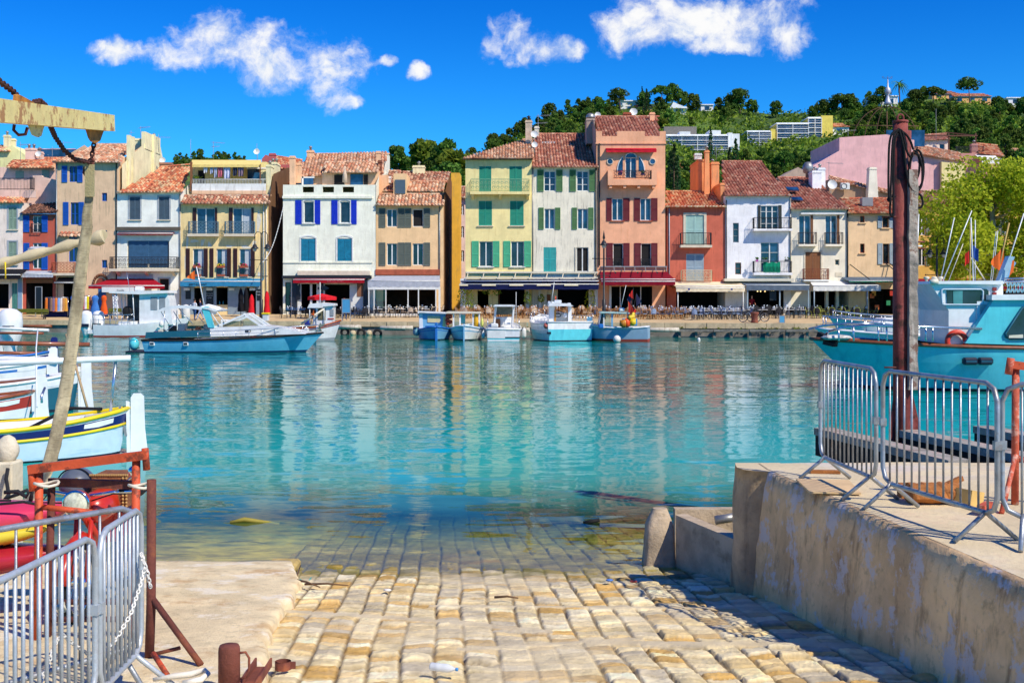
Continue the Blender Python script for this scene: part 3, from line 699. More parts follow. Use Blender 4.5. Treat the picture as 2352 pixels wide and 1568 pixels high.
 def room(s, px0, px1, py0, py1, depth=3.5, mat=None, name='shop_interior'):
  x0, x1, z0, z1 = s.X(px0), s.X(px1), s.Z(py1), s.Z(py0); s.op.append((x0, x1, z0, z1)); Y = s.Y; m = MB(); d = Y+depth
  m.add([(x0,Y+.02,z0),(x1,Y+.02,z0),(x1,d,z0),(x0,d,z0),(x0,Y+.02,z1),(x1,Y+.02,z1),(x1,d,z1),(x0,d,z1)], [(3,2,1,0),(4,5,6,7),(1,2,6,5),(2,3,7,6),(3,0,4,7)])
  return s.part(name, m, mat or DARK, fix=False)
 def chimney(s, px0, px1, py0, py1, Y, mat, pots=1, parent=None, taper=0., D=None, cap=None, tilt=0):
  x0, x1, z0, z1 = PX(px0, Y), PX(px1, Y), PZ(py1, Y), PZ(py0, Y); w = x1-x0; D = D or max(.5, w*.8); m = MB(); t = taper*w
  m.prism([(x0, z0), (x1, z0), (x1-t, z1), (x0+t, z1)], Y, Y+D)
  m.box(x0+t-.05, x1-t+.05, Y-.05, Y+D+.05, z1-.22, z1-.12)
  ch = s.part('chimney', m, mat, parent)
  if pots:
   q = MB()
   for i in range(pots):
    xc = x0 + w*(i+.5)/pots; q.lathe([(.13, 0), (.11, .3), (.20, .32), (.20, .36), (.02, .5)], (xc, Y+D/2, z1-.02), 10)
   s.part('chimney_pot', q, cap or ZINC, ch if parent is None else parent) if parent is None else s.part('chimney_pot', q, cap or ZINC, parent)
  return ch
 def antenna(s, px, py0, py1, Y, arms=((0., .8, 9),), mat=None):
  x, z0, z1 = PX(px, Y), PZ(py1, Y), PZ(py0, Y); m = MB(); m.tube([(x, Y, z0), (x, Y, z1)], .022, 5)
  for off, ln, n in arms:
   z = z1-off; a = RU(-.5, .5); d = Vector((cos(a), sin(a), 0)); p = Vector((x, Y, z)); m.tube([p-d*.2, p+d*ln], .015, 4)
   for i in range(n):
    q = p + d*(-.15+(ln+.1)*i/n); c = Vector((-d.y, d.x, 0))*(.28-.015*i) + Vector((0,0,.12)); m.tube([q-c, q+c], .009, 3)
  return s.part('antenna', m, GREYP)
 def dish(s, px, py, r, Y):
  m = MB(); M = Matrix.Rotation(radians(-62), 3, 'X') @ Matrix.Rotation(radians(20), 3, 'Y')
  rad = r*Y/FP; prof = [(rad*i/5., rad*.35*(i/5.)**2) for i in range(6)]; prof[0] = (.001, 0)
  m.lathe(prof, P3(px, py, Y), 14, 0, True, False, Matrix.Rotation(radians(75), 3, 'X')); x, y, z = P3(px, py, Y)
  m.tube([(x, y, z), (x, y+.4, z-.3), (x, y+.4, z-.9)], .025, 5); return s.part('satellite_dish', m, WHITEP)
 def pipe(s, px, py0, py1, mat=None, r=.06):
  m = MB(); m.tube([(s.X(px), s.Y-.08, s.Z(py1)), (s.X(px), s.Y-.08, s.Z(py0))], r, 6); return s.part('downpipe', m, mat or ZINC)
 def gutter(s, px0, px1, py, mat=None, th=.1):
  m = MB(); m.box(s.X(px0), s.X(px1), s.Y-.30, s.Y, s.Z(py)-.06, s.Z(py)+.02); m.tube([(s.X(px0), s.Y-.33, s.Z(py)), (s.X(px1), s.Y-.33, s.Z(py))], .07, 6); return s.part('gutter', m, mat or ZINC)
 def roof(s, pts, pal, dy=None, seed=1, **kw):
  return tile_roof(s.root, *[P3(px, py, s.Y+d) for px, py, d in pts], pal, seed=seed, **kw)
 def wall(s, side=None, zridge=None, Yr=None, sides='lr'):
  Y, x0, x1, zt, zb = s.Y, s.x0, s.x1, s.zt, s.base-.4; m = MB(); T = .22
  xs = sorted({x0, x1, *[o[0] for o in s.op], *[o[1] for o in s.op]}); zs = sorted({zb, zt, *[o[2] for o in s.op], *[o[3] for o in s.op]})
  xs = [x for x in xs if x0-1e-6 <= x <= x1+1e-6]; zs = [z for z in zs if zb-1e-6 <= z <= zt+1e-6]
  for i in range(len(xs)-1):
   for j in range(len(zs)-1):
    cx, cz = (xs[i]+xs[i+1])/2, (zs[j]+zs[j+1])/2
    if any(o[0] < cx < o[1] and o[2] < cz < o[3] for o in s.op): continue
    m.quad((xs[i],Y,zs[j]),(xs[i+1],Y,zs[j]),(xs[i+1],Y,zs[j+1]),(xs[i],Y,zs[j+1]))
  for a, b, c, d in s.op:
   m.quad((a,Y,c),(a,Y,d),(a,Y+T,d),(a,Y+T,c)); m.quad((b,Y,d),(b,Y,c),(b,Y+T,c),(b,Y+T,d)); m.quad((a,Y,d),(b,Y,d),(b,Y+T,d),(a,Y+T,d)); m.quad((b,Y,c),(a,Y,c),(a,Y+T,c),(b,Y+T,c))
  zr = zridge if zridge is not None else zt; yr = Yr if Yr is not None else Y+s.D*.6
  for x, tag_ in ((x0, 'l'), (x1, 'r')):
   if tag_ in sides: m.add([(x,Y,zb),(x,Y,zt),(x,yr,zr),(x,Y+s.D,zr if zridge is None else zt+.6*(zr-zt)),(x,Y+s.D,zb)], [(0,1,2,3,4)], 0)
  m.quad((x0,Y+s.D,zb),(x1,Y+s.D,zb),(x1,Y+s.D,zt),(x0,Y+s.D,zt))
  m.quad((x0,Y+.0,zt),(x1,Y,zt),(x1,Y+s.D,zt),(x0,Y+s.D,zt)) if zridge is None else None
  return s.part('wall', m, s.mat, fix=False)
def text_mesh(name, body, size, loc, mat, parent, rz=0., align='CENTER', rx=90, depth=.004, sx=1.):
 cu = bpy.data.curves.new('txt', 'FONT'); cu.body = body; cu.size = size; cu.extrude = depth; cu.align_x = align; cu.align_y = 'CENTER'
 t = bpy.data.objects.new('txt', cu); COL.objects.link(t); bpy.context.view_layer.update()
 me = bpy.data.meshes.new_from_object(t.evaluated_get(bpy.context.evaluated_depsgraph_get())); bpy.data.objects.remove(t); bpy.data.curves.remove(cu)
 me.name = name; me.materials.clear(); me.materials.append(mat)
 top = parent
 while top.parent is not None: top = top.parent
 M = Matrix.Translation(Vector(loc)-Vector(org(top))) @ Matrix.Rotation(rz, 4, 'Z') @ Matrix.Rotation(radians(rx), 4, 'X') @ Matrix.Diagonal((sx, 1, 1, 1)); me.transform(M)
 o = bpy.data.objects.new(name, me); COL.objects.link(o); o.parent = parent; return o
BLUE = paint('blue_shutter', '#1f63c8', .8); ROYAL = paint('royal_blue_shutter', '#1733c4', .9); TEALSH = paint('teal_shutter', '#1f86a8', .8, var=.2)
MINT = paint('mint_shutter', '#57c594', .85); JADE = paint('jade_shutter', '#2fa183', .85); OLIVE = paint('sage_shutter', '#5c8a54', .8); TURQ = paint('turquoise_shutter', '#39b3ae', .85)
MAROON = paint('maroon_shutter', '#7a1626', .75); BROWNSH = paint('dark_brown_shutter', '#3a1b17', .9); SLATE = paint('slate_shutter', '#566a78', .85); SAGE = paint('grey_green_shutter', '#6c7468', .85); PALEG = paint('pale_green_shutter', '#93ac96', .9)
PALET = paint('pale_teal_shutter', '#a9cfc4', .95); LBLUE = paint('pale_blue_shutter', '#9fb4c0', .9); RUSTW = paint('brown_wood', '#94603a', .8, rough=.7)
CURT = paint('white_curtain', '#cfd8de', .8, rough=.9); STONE = pbr('pale_stone_trim', HX('#d9cdb4'), rough=.85, var=.1); GREYTRIM = pbr('grey_stone_trim', HX('#a9b0b4'), rough=.85)
def fabric(name, h, k=1.): return pbr(name, HX(h, k), rough=.85, var=.12, scale=3., spec=.15, bump=.2, bscale=60)
F_NAVY = fabric('navy_awning_cloth', '#141c46'); F_RED = fabric('red_awning_cloth', '#9c1626'); F_MAR = fabric('maroon_awning_cloth', '#7c1226'); F_CREAM = fabric('cream_awning_cloth', '#e6d6b4'); F_WHITE = fabric('white_awning_cloth', '#e6e6e0'); F_GREY = fabric('grey_awning_cloth', '#5b6a7a')
F_BLUE = fabric('blue_awning_cloth', '#2f7fa8'); F_BLACK = fabric('black_awning_cloth', '#1b1c22'); F_LGREY = fabric('light_grey_awning_cloth', '#aab0ba'); F_STRIPE = fabric('cream_stripe_cloth', '#e3d9b8'); F_RBLUE = fabric('bright_blue_cloth', '#1d3f9c'); F_GREEN = fabric('green_awning_cloth', '#0f6a52')
TXTW = paint('white_lettering', '#f2f2f2'); TXTK = paint('dark_lettering', '#14222c'); TXTG = paint('chalk_lettering', '#c9d4da')
TERRA = pbr('terracotta', HX('#a8553a'), rough=.85, var=.2)
BOARD = paint('black_board', '#161d24', .9)
h = House('town_house', 'pale pink house with roof terrace railing and grey green shutters, leftmost of the row', -90, 52, 465, stucco('pink_stucco', '#e6cdbd'), Y=104, D=9)
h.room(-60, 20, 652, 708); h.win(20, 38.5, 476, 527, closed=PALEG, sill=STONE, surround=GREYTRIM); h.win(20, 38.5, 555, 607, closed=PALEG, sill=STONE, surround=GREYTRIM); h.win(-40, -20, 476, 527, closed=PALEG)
h.win(27, 40, 650, 720, closed=paint('green_door', '#4f8f86', .8), base='door', style='plank'); h.blk(41, 50, 636, 721, -.06, .0, paint('blue_trim', '#7f9fbd', .9), 'door_surround')
h.awning(-60, 47, 618, 631, 641, 1.5, F_BLACK, name='awning')
h.roof([(-90, 466, -.3), (54, 466, -.3), (54, 453, 1.2), (-90, 453, 1.2)], PAL_ORG, seed=2); h.wall()
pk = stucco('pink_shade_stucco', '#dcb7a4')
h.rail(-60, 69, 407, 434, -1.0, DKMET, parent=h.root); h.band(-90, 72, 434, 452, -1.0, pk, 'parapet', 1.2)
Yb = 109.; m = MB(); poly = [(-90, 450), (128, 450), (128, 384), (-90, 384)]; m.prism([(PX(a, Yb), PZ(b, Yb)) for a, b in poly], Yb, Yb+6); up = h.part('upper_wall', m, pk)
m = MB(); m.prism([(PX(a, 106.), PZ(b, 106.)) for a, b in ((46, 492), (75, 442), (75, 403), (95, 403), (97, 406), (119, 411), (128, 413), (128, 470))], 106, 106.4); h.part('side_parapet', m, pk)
m = MB(); m.box(PX(36, Yb), PX(55, Yb), Yb-.04, Yb+.03, PZ(409, Yb), PZ(394, Yb)); m.box(PX(97, Yb), PX(113, Yb), Yb-.04, Yb+.03, PZ(409, Yb), PZ(391, Yb)); h.part('window', m, PALEG)
tile_roof(h.root, P3(15, 386, 108.4), P3(126, 386, 108.4), P3(124, 370, 112), P3(30, 370, 112), PAL_ORG, seed=3); h.antenna(47, 326, 385, 111, ((.3, .9, 8),)); h.antenna(120, 337, 380, 112, ((.2, .8, 8),)); h.dish(89, 354, 7, 112)
h.chimney(58, 80, 340, 372, 112, pk, 2); h.chimney(82, 96, 348, 370, 112.4, pk, 1)
h = House('town_house', 'narrow brick red house with bright blue shutters and clothes shop below', 52, 130, 494, stucco('brick_red_stucco', '#b5533f'), Y=104.05, D=8)
h.win(75, 96, 496, 534, n=2, sh=BLUE, shl=(54, 68), shr=(96, 110), rows=1, shy=(495, 533)); h.win(75, 96, 558, 617, n=2, sh=BLUE, shl=(54.5, 68), shr=(96, 110), shy=(558, 619))
h.rail(74, 97, 514, 534, .25, DKMET); h.awning(64, 97, 566, 571, 578, .7, F_LGREY, name='small_awning'); h.room(60, 121, 650, 722); h.awning(49, 122, 622, 629, 637, 1.0, F_LGREY); h.blk(60, 122, 641, 650, -.14, -.02, RUSTW, 'shop_sign')
h.roof([(50, 492, -.35), (131, 486, -.35), (131, 461, 3.), (62, 464, 3.)], ['#6a4434', '#7a4c38', '#5c3a2e', '#85573f'], seed=4); h.gutter(49, 131, 492, paint('blue_gutter', '#2b5f86')); h.wall()  # dark tile colours carry the shade lying on this roof
h = House('town_house', 'tall plain beige house with blue shutters, tiny windows and chimney wall on its right side', 128, 272, 372, stucco('beige_stucco', '#d2b08a'), Y=104.0, D=13)
for y0, y1, a in ((382, 418, 0), (465, 516, 3)): h.win(159+a, 178+a, y0, y1, frame=BLUE, n=2, rows=1, sh=BLUE, shl=(142.5+a, 155+a), shr=(178+a, 190+a))
h.win(158, 179, 545, 601, frame=BLUE, n=2); h.roof([(138, 543, -.5), (184, 543, -.5), (184, 534, .0), (138, 534, .0)], PAL_MIX, seed=6, name='canopy_roof', ridge_cap=False)
h.rail(126, 176, 603, 627, .7, TERRA, slab=633, slabm=STONE, style='lattice')
for y0, y1 in ((443, 462), (529, 546), (597, 615)): h.win(234, 246, y0, y1, frame=BLUE, n=2)
h.win(225, 243, 663, 718, closed=paint('blue_door', '#2f6fb4', .8), base='door', style='plank')
m = MB()
for i in range(13):
 t = pi*i/12; m.ball((h.X(232)-cos(t)*.68, h.Y-.05, h.Z(655)+sin(t)*.95), .14, 6, 4)
for i in range(17):
 t = pi*i/16; m.ball((h.X(232)-cos(t)*.45, h.Y-.02, h.Z(655)+sin(t)*.65), .05, 4, 3)
h.part('door_arch', m, pbr('arch_stone', HX('#7d5038'), rough=.9)); 
m = MB(); m.prism([(h.X(232)+.42*cos(pi*i/10), h.Z(655)+.6*sin(pi*i/10)) for i in range(11)], h.Y-.03, h.Y+.02); h.part('fanlight', m, pbr('fanlight_red', HX('#8a3d2c'), rough=.6))
h.room(146, 172, 652, 720); h.awning(124, 172, 637, 649, 652, 1.1, F_BLACK); h.pipe(131, 374, 700, ZINC); h.pipe(268, 374, 700, DKMET, .05)
zr = PZ(333, 111.); h.wall(zridge=zr, Yr=111.)
h.roof([(124, 372, -.4), (276, 374, -.4), (300, 333, 7), (223, 333, 7)], PAL_SUN, seed=7); h.gutter(124, 275, 373)
cw = stucco('cream_gable_stucco', '#ecd4a4', stain='#a58a66')
m = MB(); xw = PX(277, 104.); m.add([(xw+.06,104.2,PZ(500,104.)),(xw+.06,104.2,PZ(378,104.)),(xw+.06,111,zr+.3),(xw+.06,111,zr+1.2),(xw+.06,115,zr+1.3),(xw+.06,117,zr-1.5),(xw+.06,117,PZ(500,117))], [(0,1,2,3,4,5,6)])
m.box(xw-.25, xw+.12, 110.6, 115.4, zr-.4, zr+1.25); h.part('gable_wall', m, cw, fix=False)
for yy in (105.6, 106.6, 112.8): m = MB(); m.box(xw, xw+.30, yy, yy+.45, PZ(480, yy), zr+(.2 if yy < 108 else 1.3)); h.part('flue', m, cw)
h.chimney(306, 322, 318, 345, 111.5, cw, 0); h.chimney(343, 360, 316, 350, 114.5, cw, 1); h.antenna(301, 300, 335, 111, ((.2, .3, 2),)); h.antenna(323, 290, 320, 112, ((.15, 1.2, 9),)); h.antenna(364, 308, 350, 114, ((.3, 1.2, 9),)); h.dish(374, 369, 7, 114)
h = House('town_house', 'pale lemon house with wide blue roller shutter behind a wrought balcony', 269, 415, 444, stucco('lemon_stucco', '#f0ead0', stain='#cfc3a0', samt=.2), Y=103.95, D=11)
for a in (298, 365): h.win(a, a+24, 452, 504.5, closed=SLATE, sill=STONE, surround=GREYTRIM)
h.win(292, 388.5, 552.6, 616, n=2, frame=CREAMP, closed=None, glass=pbr('roller_slats', HX('#2c4a66'), rough=.5, var=.25, scale=8)); 
m = MB(); x0, x1 = h.X(293), h.X(387)
for i in range(20): z = h.Z(553) - i*.105; m.box(x0+.1, x1-.1, h.Y+.07, h.Y+.10, z-.098, z-.008)
h.part('roller_shutter', m, pbr('roller_blue', HX('#3d6282'), rough=.5, var=.15)); h.rail(260, 411, 591, 617, .9, DKMET, slab=623.5, slabm=STONE, style='scroll', brackets=(275, 340, 402))
h.band(269, 415, 521.5, 529, .25, pbr('ledge_dark', HX('#5b5348'), rough=.9), 'ledge'); h.awning(269, 398, 532.6, 536, 539.7, .5, F_MAR, name='folded_awning')
h.win(366, 388, 640, 703, n=1, frame=RUSTW, glass=DARK, base='door', surround=GREYTRIM); h.room(300, 352, 668, 715); h.band(296, 352, 630, 640, .08, GREYTRIM, 'lintel'); h.awning(203, 378, 640, 656, 663, 2.0, F_RED, wall_px=(255, 352))
m = MB(); yv = 101.8; m.box(PX(234, yv), PX(308, yv), yv-.02, yv+.02, PZ(671, yv), PZ(659, yv)); sg = h.part('sign_board', m, WHITEP); text_mesh('lettering', 'Camille', .22, (PX(277, yv), yv-.03, PZ(667, yv)), TXTK, sg)
h.wall(zridge=PZ(384, 112.), Yr=112.); h.roof([(271, 443, -.35), (418, 441, -.35), (437, 379, 8), (370, 385, 8)], PAL_ORG, seed=9); h.gutter(271, 418, 442, STONE); h.pipe(414, 446, 700)
h.chimney(366, 392, 373, 392, 112.5, pbr('rough_brick', HX('#a2745c'), rough=.9), 0)
OCH = stucco('ochre_stucco', '#e6c486', stain='#b59763', samt=.5)
h = House('town_house', 'ochre yellow house with laundry on its roof terrace and blue restaurant awning', 415, 616, 462, OCH, Y=103.9, D=12)
for (a, b), (c, d) in (((451.5, 493.4), (442.7, 499)), ((535, 577), (526, 583))):
 h.win(a, b, 478, 538, n=2, sh=BROWNSH, shl=(c, a), shr=(b, d), style='plank', glass=GLASSB, curtain=(.55, .95, CURT) if a > 500 else None); h.rail(a-15.5, b+9, 509.8, 537, .55, paint('blue_grey_iron', '#5e8598', .9), slab=543.5, slabm=STONE, style='lattice')
FL = [pbr('flower_red', HX('#c22a4a'), rough=.8), pbr('flower_pink', HX('#b23a86'), rough=.8), pbr('flower_yellow', HX('#e8c81e'), rough=.8)]
LEAFG = pbr('leaf_green', (.05, .13, .02), rough=.8, var=.4, scale=20)
for i, (a, b, c, d) in enumerate(((442.7, 467.6, 427, 477.5), (497, 522.7, 481.5, 531), (549.7, 576, 536, 585.5))):
 w = h.win(a, b, 571.3, 635.5, n=1, sh=BROWNSH, shl=(c, c+9.5), shr=(d-9.8, d), sill=STONE, glass=GLASSB, style='plank', curtain=(.45, .95, CURT), dark=False)
 q = MB(); x0, x1 = h.X(a+3), h.X(b-6); q.box(x0, x1, h.Y-.28, h.Y-.03, h.Z(615), h.Z(610)); fb = h.part('flower_box', q, TERRA, w)
 q = MB()
 for j in range(26): p = (RU(x0, x1), h.Y-RU(.05, .28), h.Z(610)+RU(0, .2)); q.ball(p, RU(.04, .08), 5, 3, j % 2)
 h.part('flowers', q, [FL[(i+1) % 3 if i else 1], LEAFG], fb)
 q = MB(); q.box(x0, x1, h.Y-.22, h.Y-.02, h.Z(635), h.Z(630)); f2 = h.part('flower_box', q, TERRA, w)
 h.rail(a+1, b-1, 612, 634, .04, DKMET, parent=w)
PNL = paint('grey_blue_panel', '#8fa0ab', .9)
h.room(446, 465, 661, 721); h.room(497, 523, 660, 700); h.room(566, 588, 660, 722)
for a, b in ((416, 446), (466, 497), (523, 566)): h.blk(a, b, 658, 722, -.05, .02, PNL, 'shop_front')
h.blk(588, 600, 658, 722, -.06, .02, PNL, 'shop_front')
for a, b, c, d in ((473.5, 490, 667, 700), (426, 438, 666, 687), (590, 600, 664, 690)):
 h.blk(a, b, c, d, -.10, -.055, BOARD, 'menu_board')
for i, t in enumerate(('PLATS DU JOUR', 'MOULES FRITES', 'SALADES')): text_mesh('lettering', t, .09, (h.X(482), h.Y-.115, h.Z(674+i*5)), TXTG, h.root)
text_mesh('lettering', 'CLOM', .16, (h.X(595), h.Y-.115, h.Z(670)), TXTG, h.root); text_mesh('lettering', 'TAHO', .16, (h.X(595), h.Y-.115, h.Z(677)), TXTG, h.root)
for a in (422, 474, 525, 573): h.blk(a, a+13, 661, 667, -.25, -.11, WHITEP, 'wall_heater')
for a in (505, 513): 
 q = MB(); q.lathe([(.045, 0), (.05, .05), (.05, .22), (.018, .28), (.018, .36)], (h.X(a), h.Y-.05, h.Z(699)), 8); h.part('bottle', q, glassmat('bottle_glass', (.02, .12, .16)))
PATCH = pbr('pale_plaster', HX('#dcd6c4'), rough=.95, var=.15, scale=3)
for i, (px, py, w, t) in enumerate(((428, 560, 5, 26), (438, 553, 20, 6), (462, 556, 9, 14), (478, 562, 8, 12), (520, 566, 18, 5), (555, 567, 22, 5), (580, 561, 9, 12), (590, 505, 9, 40), (424, 600, 4, 30), (592, 630, 8, 12))):
 m = MB(); m.prism([(h.X(px)+h_*(h.X(px+w)-h.X(px))*(.8+.3*sin(i*3+k_*2.1)), h.Z(py)+v_*t*.04*(.5+.2*sin(i+k_*1.7))) for k_, (h_, v_) in enumerate(((0, -1), (.5, -1.2), (1, -.9), (1.05, 0), (1, .8), (.55, 1.1), (.1, 1), (-.05, .1)))], h.Y-.004, h.Y+.01); h.part('plaster_patch', m, PATCH)
aw = h.awning(413.7, 599.5, 640, 646, 657.5, 1.3, F_BLUE, F_BLUE); text_mesh('lettering', 'RESTAURANT', .26, (PX(455, 102.6), 102.55, PZ(653.5, 102.6)), TXTK, aw)
h.roof([(417, 468, -.45), (619, 468, -.45), (614, 451, 1.1), (424, 451, 1.1)], PAL_MIX, seed=11); h.gutter(416, 618, 468, STONE); h.pipe(612, 470, 720, STONE); h.pipe(606, 470, 640, WHITEP, .04)
h.wall(); m = MB(); xr = PX(616, 103.9)+.03; m.add([(xr,103.95,1.3),(xr,103.95,PZ(466,103.9)),(xr,106,PZ(400,106)),(xr,113,PZ(385,113)),(xr,116,PZ(390,116)),(xr,116,1.3)], [(0,1,2,3,4,5)]); h.part('side_wall', m, stucco('shaded_side_stucco', '#6e4e34'), fix=False)  # alley shade painted in: dark brown plane over the ochre side
PAR = stucco('white_parapet', '#e9e2d4'); h.blk(441, 610, 422, 438, 1.1, 1.3, PAR, 'parapet', at=105.0); h.blk(441, 611, 438, 446, 1.05, 1.3, stucco('peach_band', '#e8b48c'), 'parapet_band', at=105.0); h.blk(441, 611, 446, 452, 1.15, 1.3, DARK, 'gap_shade', at=105.0)  # last block is a dark strip painted in for the gap's shade
m = MB(); Yr_ = 105.15
for i in range(48): x = PX(441, Yr_) + i*.141; m.box(x-.012, x+.012, Yr_-.02, Yr_+.02, PZ(422, Yr_), PZ(412, Yr_))
m.tube([P3(441, 412, Yr_), P3(610, 412, Yr_)], .03, 5); h.part('terrace_railing', m, WHITEP)
TY = 108.5; yb = stucco('yellow_terrace_wall', '#efcf86'); m = MB(); m.box(PX(441, TY), PX(612, TY), TY, TY+3, PZ(460, TY), PZ(372, TY)); h.part('terrace_wall', m, yb)
h.blk(455, 470, 392, 430, 0, .1, DARK, 'terrace_door', at=TY-.06).location.y += TY-.06-h.Y; h.blk(568, 609, 388, 411, 0, .06, GLASSB, 'terrace_window', at=TY-1.).location.y += TY-1.-h.Y
h.blk(566, 612, 384.5, 388, 0, .8, PAR, 'window_head', at=TY-1.2).location.y += TY-1.2-h.Y
m = MB(); a0, a1 = P3(439, 378, 105.2), P3(597, 378, 105.2); b0, b1 = P3(441, 367.5, 108.3), P3(601, 367.5, 108.3); m.add([a0,a1,b1,b0,(a0[0],a0[1],a0[2]-.25),(a1[0],a1[1],a1[2]-.25)], [(0,1,2,3),(0,1,5,4)]); h.part('terrace_canopy', m, fabric('yellow_canopy_cloth', '#f0d480'), fix=False)
m = MB(); m.box(PX(437, 105.2), PX(441.5, 105.2), 105.1, 105.3, PZ(440, 105.2), PZ(372, 105.2)); m.box(PX(597, 105.2), PX(599, 105.2), 105.1, 105.2, PZ(425, 105.2), PZ(378, 105.2)); h.part('canopy_post', m, RUSTW)
m = MB(); m.tube([P3(444, 384, 105.4), P3(597, 383.5, 105.4)], .012, 4); h.part('clothes_line', m, GREYP)
GAR = [('white_cloth', '#e4e8f0'), ('blue_white_cloth', '#b9c8e4'), ('striped_cloth', '#c2cbe0'), ('pink_cloth', '#cf6f7e'), ('pale_blue_cloth', '#c9cfe6'), ('navy_cloth', '#3c4258'), ('mauve_cloth', '#8a7688')]
for (a, b, c), (nm, hx) in zip(((467, 477, 397), (482, 490, 399), (491, 499, 408), (499.5, 512, 407), (513, 529, 410), (534, 545, 404), (546, 560, 405)), GAR):
 q = MB(); N = 8; Yl = 105.4; q.grid([[(PX(a, Yl)+(PX(b, Yl)-PX(a, Yl))*i/N, Yl+.05*sin(i*1.9), PZ(384, Yl)), (PX(a, Yl)+(PX(b, Yl)-PX(a, Yl))*(i/N), Yl+.11*sin(i*1.9+1), (PZ(384, Yl)+PZ(c, Yl))/2), (PX(a, Yl)+(PX(b, Yl)-PX(a, Yl))*(i/N*.94+.03), Yl+.13*sin(i*1.9+2), PZ(c, Yl)+.06*sin(i*2.6))] for i in range(N+1)])
 xc = (PX(a, Yl)+PX(b, Yl))/2; q.build('laundry', fabric(nm, hx), label=nm.replace('_cloth', '').replace('_', ' ') + ' garment pegged on the roof terrace washing line', cat='laundry', group='laundry on the roof terrace line', fix=False)
SIDE_SHADE = stucco('brown_shade_stucco', '#7d5534'); h.chimney(611, 622, 378, 470, 105.5, cw, 1, D=1.4); h.chimney(618, 634, 372, 470, 108.5, cw, 2, D=2.0); h.chimney(600, 612, 390, 425, 107, cw, 0); h.dish(590, 349, 7, 112); h.antenna(490, 325, 372, 109, ((.1, 1.1, 8), (.5, .7, 5))); h.antenna(590, 330, 372, 112, ()); h.antenna(438, 320, 372, 109, ())
pl = MB(); 
for j in range(40): a = RU(0, 6.3); p = Vector(P3(453, 416, 106.)); pl.tube([p, p+Vector((cos(a)*.25, sin(a)*.2, RU(.2, .5))), p+Vector((cos(a)*.5, sin(a)*.4, RU(.1, .5)))], [.03, .03, .005], 3)
h.part('terrace_plant', pl, pbr('yellow_leaf', (.25, .35, .03), rough=.7))
h = House('background_house', 'dark pink house with orange tile roof behind the terrace house', 596, 700, 378, stucco('rose_stucco', '#b45a58'), Y=122, D=12, cat='house', group='houses behind the quay row'); h.wall(); h.roof([(625, 385, -.3), (702, 395, -.3), (690, 368, 6), (622, 358, 6)], PAL_ORG, seed=13); h.chimney(618, 632, 352, 372, 123, stucco('rose2_stucco', '#b45a58'), 0)
m = MB(); m.prism([(PX(604, 121.5), PZ(440, 121.5)), (PX(604, 121.5), PZ(366, 121.5)), (PX(612, 121.5), PZ(357, 121.5)), (PX(630, 121.5), PZ(362, 121.5)), (PX(630, 121.5), PZ(440, 121.5))], 121, 121.6); h.part('gable', m, stucco('rose_stucco', '#b45a58'))
tile_roof(h.root, P3(634, 422, 113), P3(668, 422, 113), P3(668, 406, 116), P3(636, 406, 116), PAL_MIX, seed=14)
CRM = stucco('cream_stucco', '#ece6c8', stain='#c9c5a8', samt=.3, bump=1.)
h = House('town_house', 'cream rendered house with royal blue shutters and arched teal shutters', 650, 854, 424.5, CRM, Y=103.9, D=11)
for a, b, c, d in ((697.7, 721, 678.4, 736), (781.4, 804, 761.4, 819.5)):
 h.win(a, b, 463, 512, n=1, frame=WHITEP, sh=ROYAL, shl=(c, c+14.8), shr=(d-13.5, d), style='z', arch=WHITEP, sill=WHITEP, shy=(460, 515))
for a, b in ((691.3, 725), (775, 808.4)): h.win(a, b, 548, 599.5, closed=TEALSH, style='plank', arch=WHITEP)
for a in (695, 741, 787): h.hole(a, a+26, 429, 442)
h.band(649, 856, 450.4, 456, .16, CRM, 'cornice'); h.band(650, 856, 601, 604, .08, CRM, 'string_course'); h.band(685, 851, 622, 632, .45, STONE, 'awning_box'); h.band(650, 854, 633, 639.5, .5, DKMET, 'awning_rail')
aw = h.awning(673, 837, 636, 642, 650, 1.2, F_RED); text_mesh('lettering', 'BAR DU PORT', .24, (PX(770, 102.7), 102.66, PZ(646, 102.7)), fabric('pale_red_lettering', '#c8606a'), aw)
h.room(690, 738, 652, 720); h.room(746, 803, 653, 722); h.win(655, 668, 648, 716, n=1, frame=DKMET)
NAVYP = paint('dark_navy_pier', '#27303e', .8)
for a, b in ((670.5, 682), (835, 844), (738, 741)): h.blk(a, b, 641, 722, -.35, .0, NAVYP, 'shop_pier')
for a, b in ((683, 692), (712, 717), (727, 746), (803, 834)): h.blk(a, b, 652, 722, -.08, .01, WHITEP, 'shop_front')
h.blk(820, 834, 650, 681, -.12, -.02, pbr('brown_panel', HX('#8a5f48'), rough=.7), 'wall_panel')
q = MB(); x, z = h.X(742), h.Z(662); q.prism([(x-.45, z), (x-.3, z+.16), (x-.28, z+.06), (x-.1, z+.14), (x+.25, z+.24), (x+.65, z), (x+.25, z-.2), (x-.1, z-.12), (x-.28, z-.05), (x-.32, z-.18)], h.Y-.45, h.Y-.42); q.tube([(x-.1, h.Y-.43, z+.1), (x, h.Y-.43, z+.45), (x+.15, h.Y-.43, z+.2)], .012, 4); h.part('fish_sign', q, paint('slate_fish', '#2e3b4a', .7))
q = MB(); x, z = h.X(683), h.Z(690); q.prism([(x, z), (x+.35, z+.1), (x+.38, z+.5), (x+.3, z+.9), (x+.36, z+1.3), (x+.28, z+1.6), (x+.2, z+1.35), (x+.02, z+1.3), (x-.02, z+.6)], h.Y-.5, h.Y-.47); h.part('cat_sign', q, paint('black_cat', '#1a1c22'))
h.wall(); RY = stucco('terrace_peach', '#dcae84'); Yt = 107.
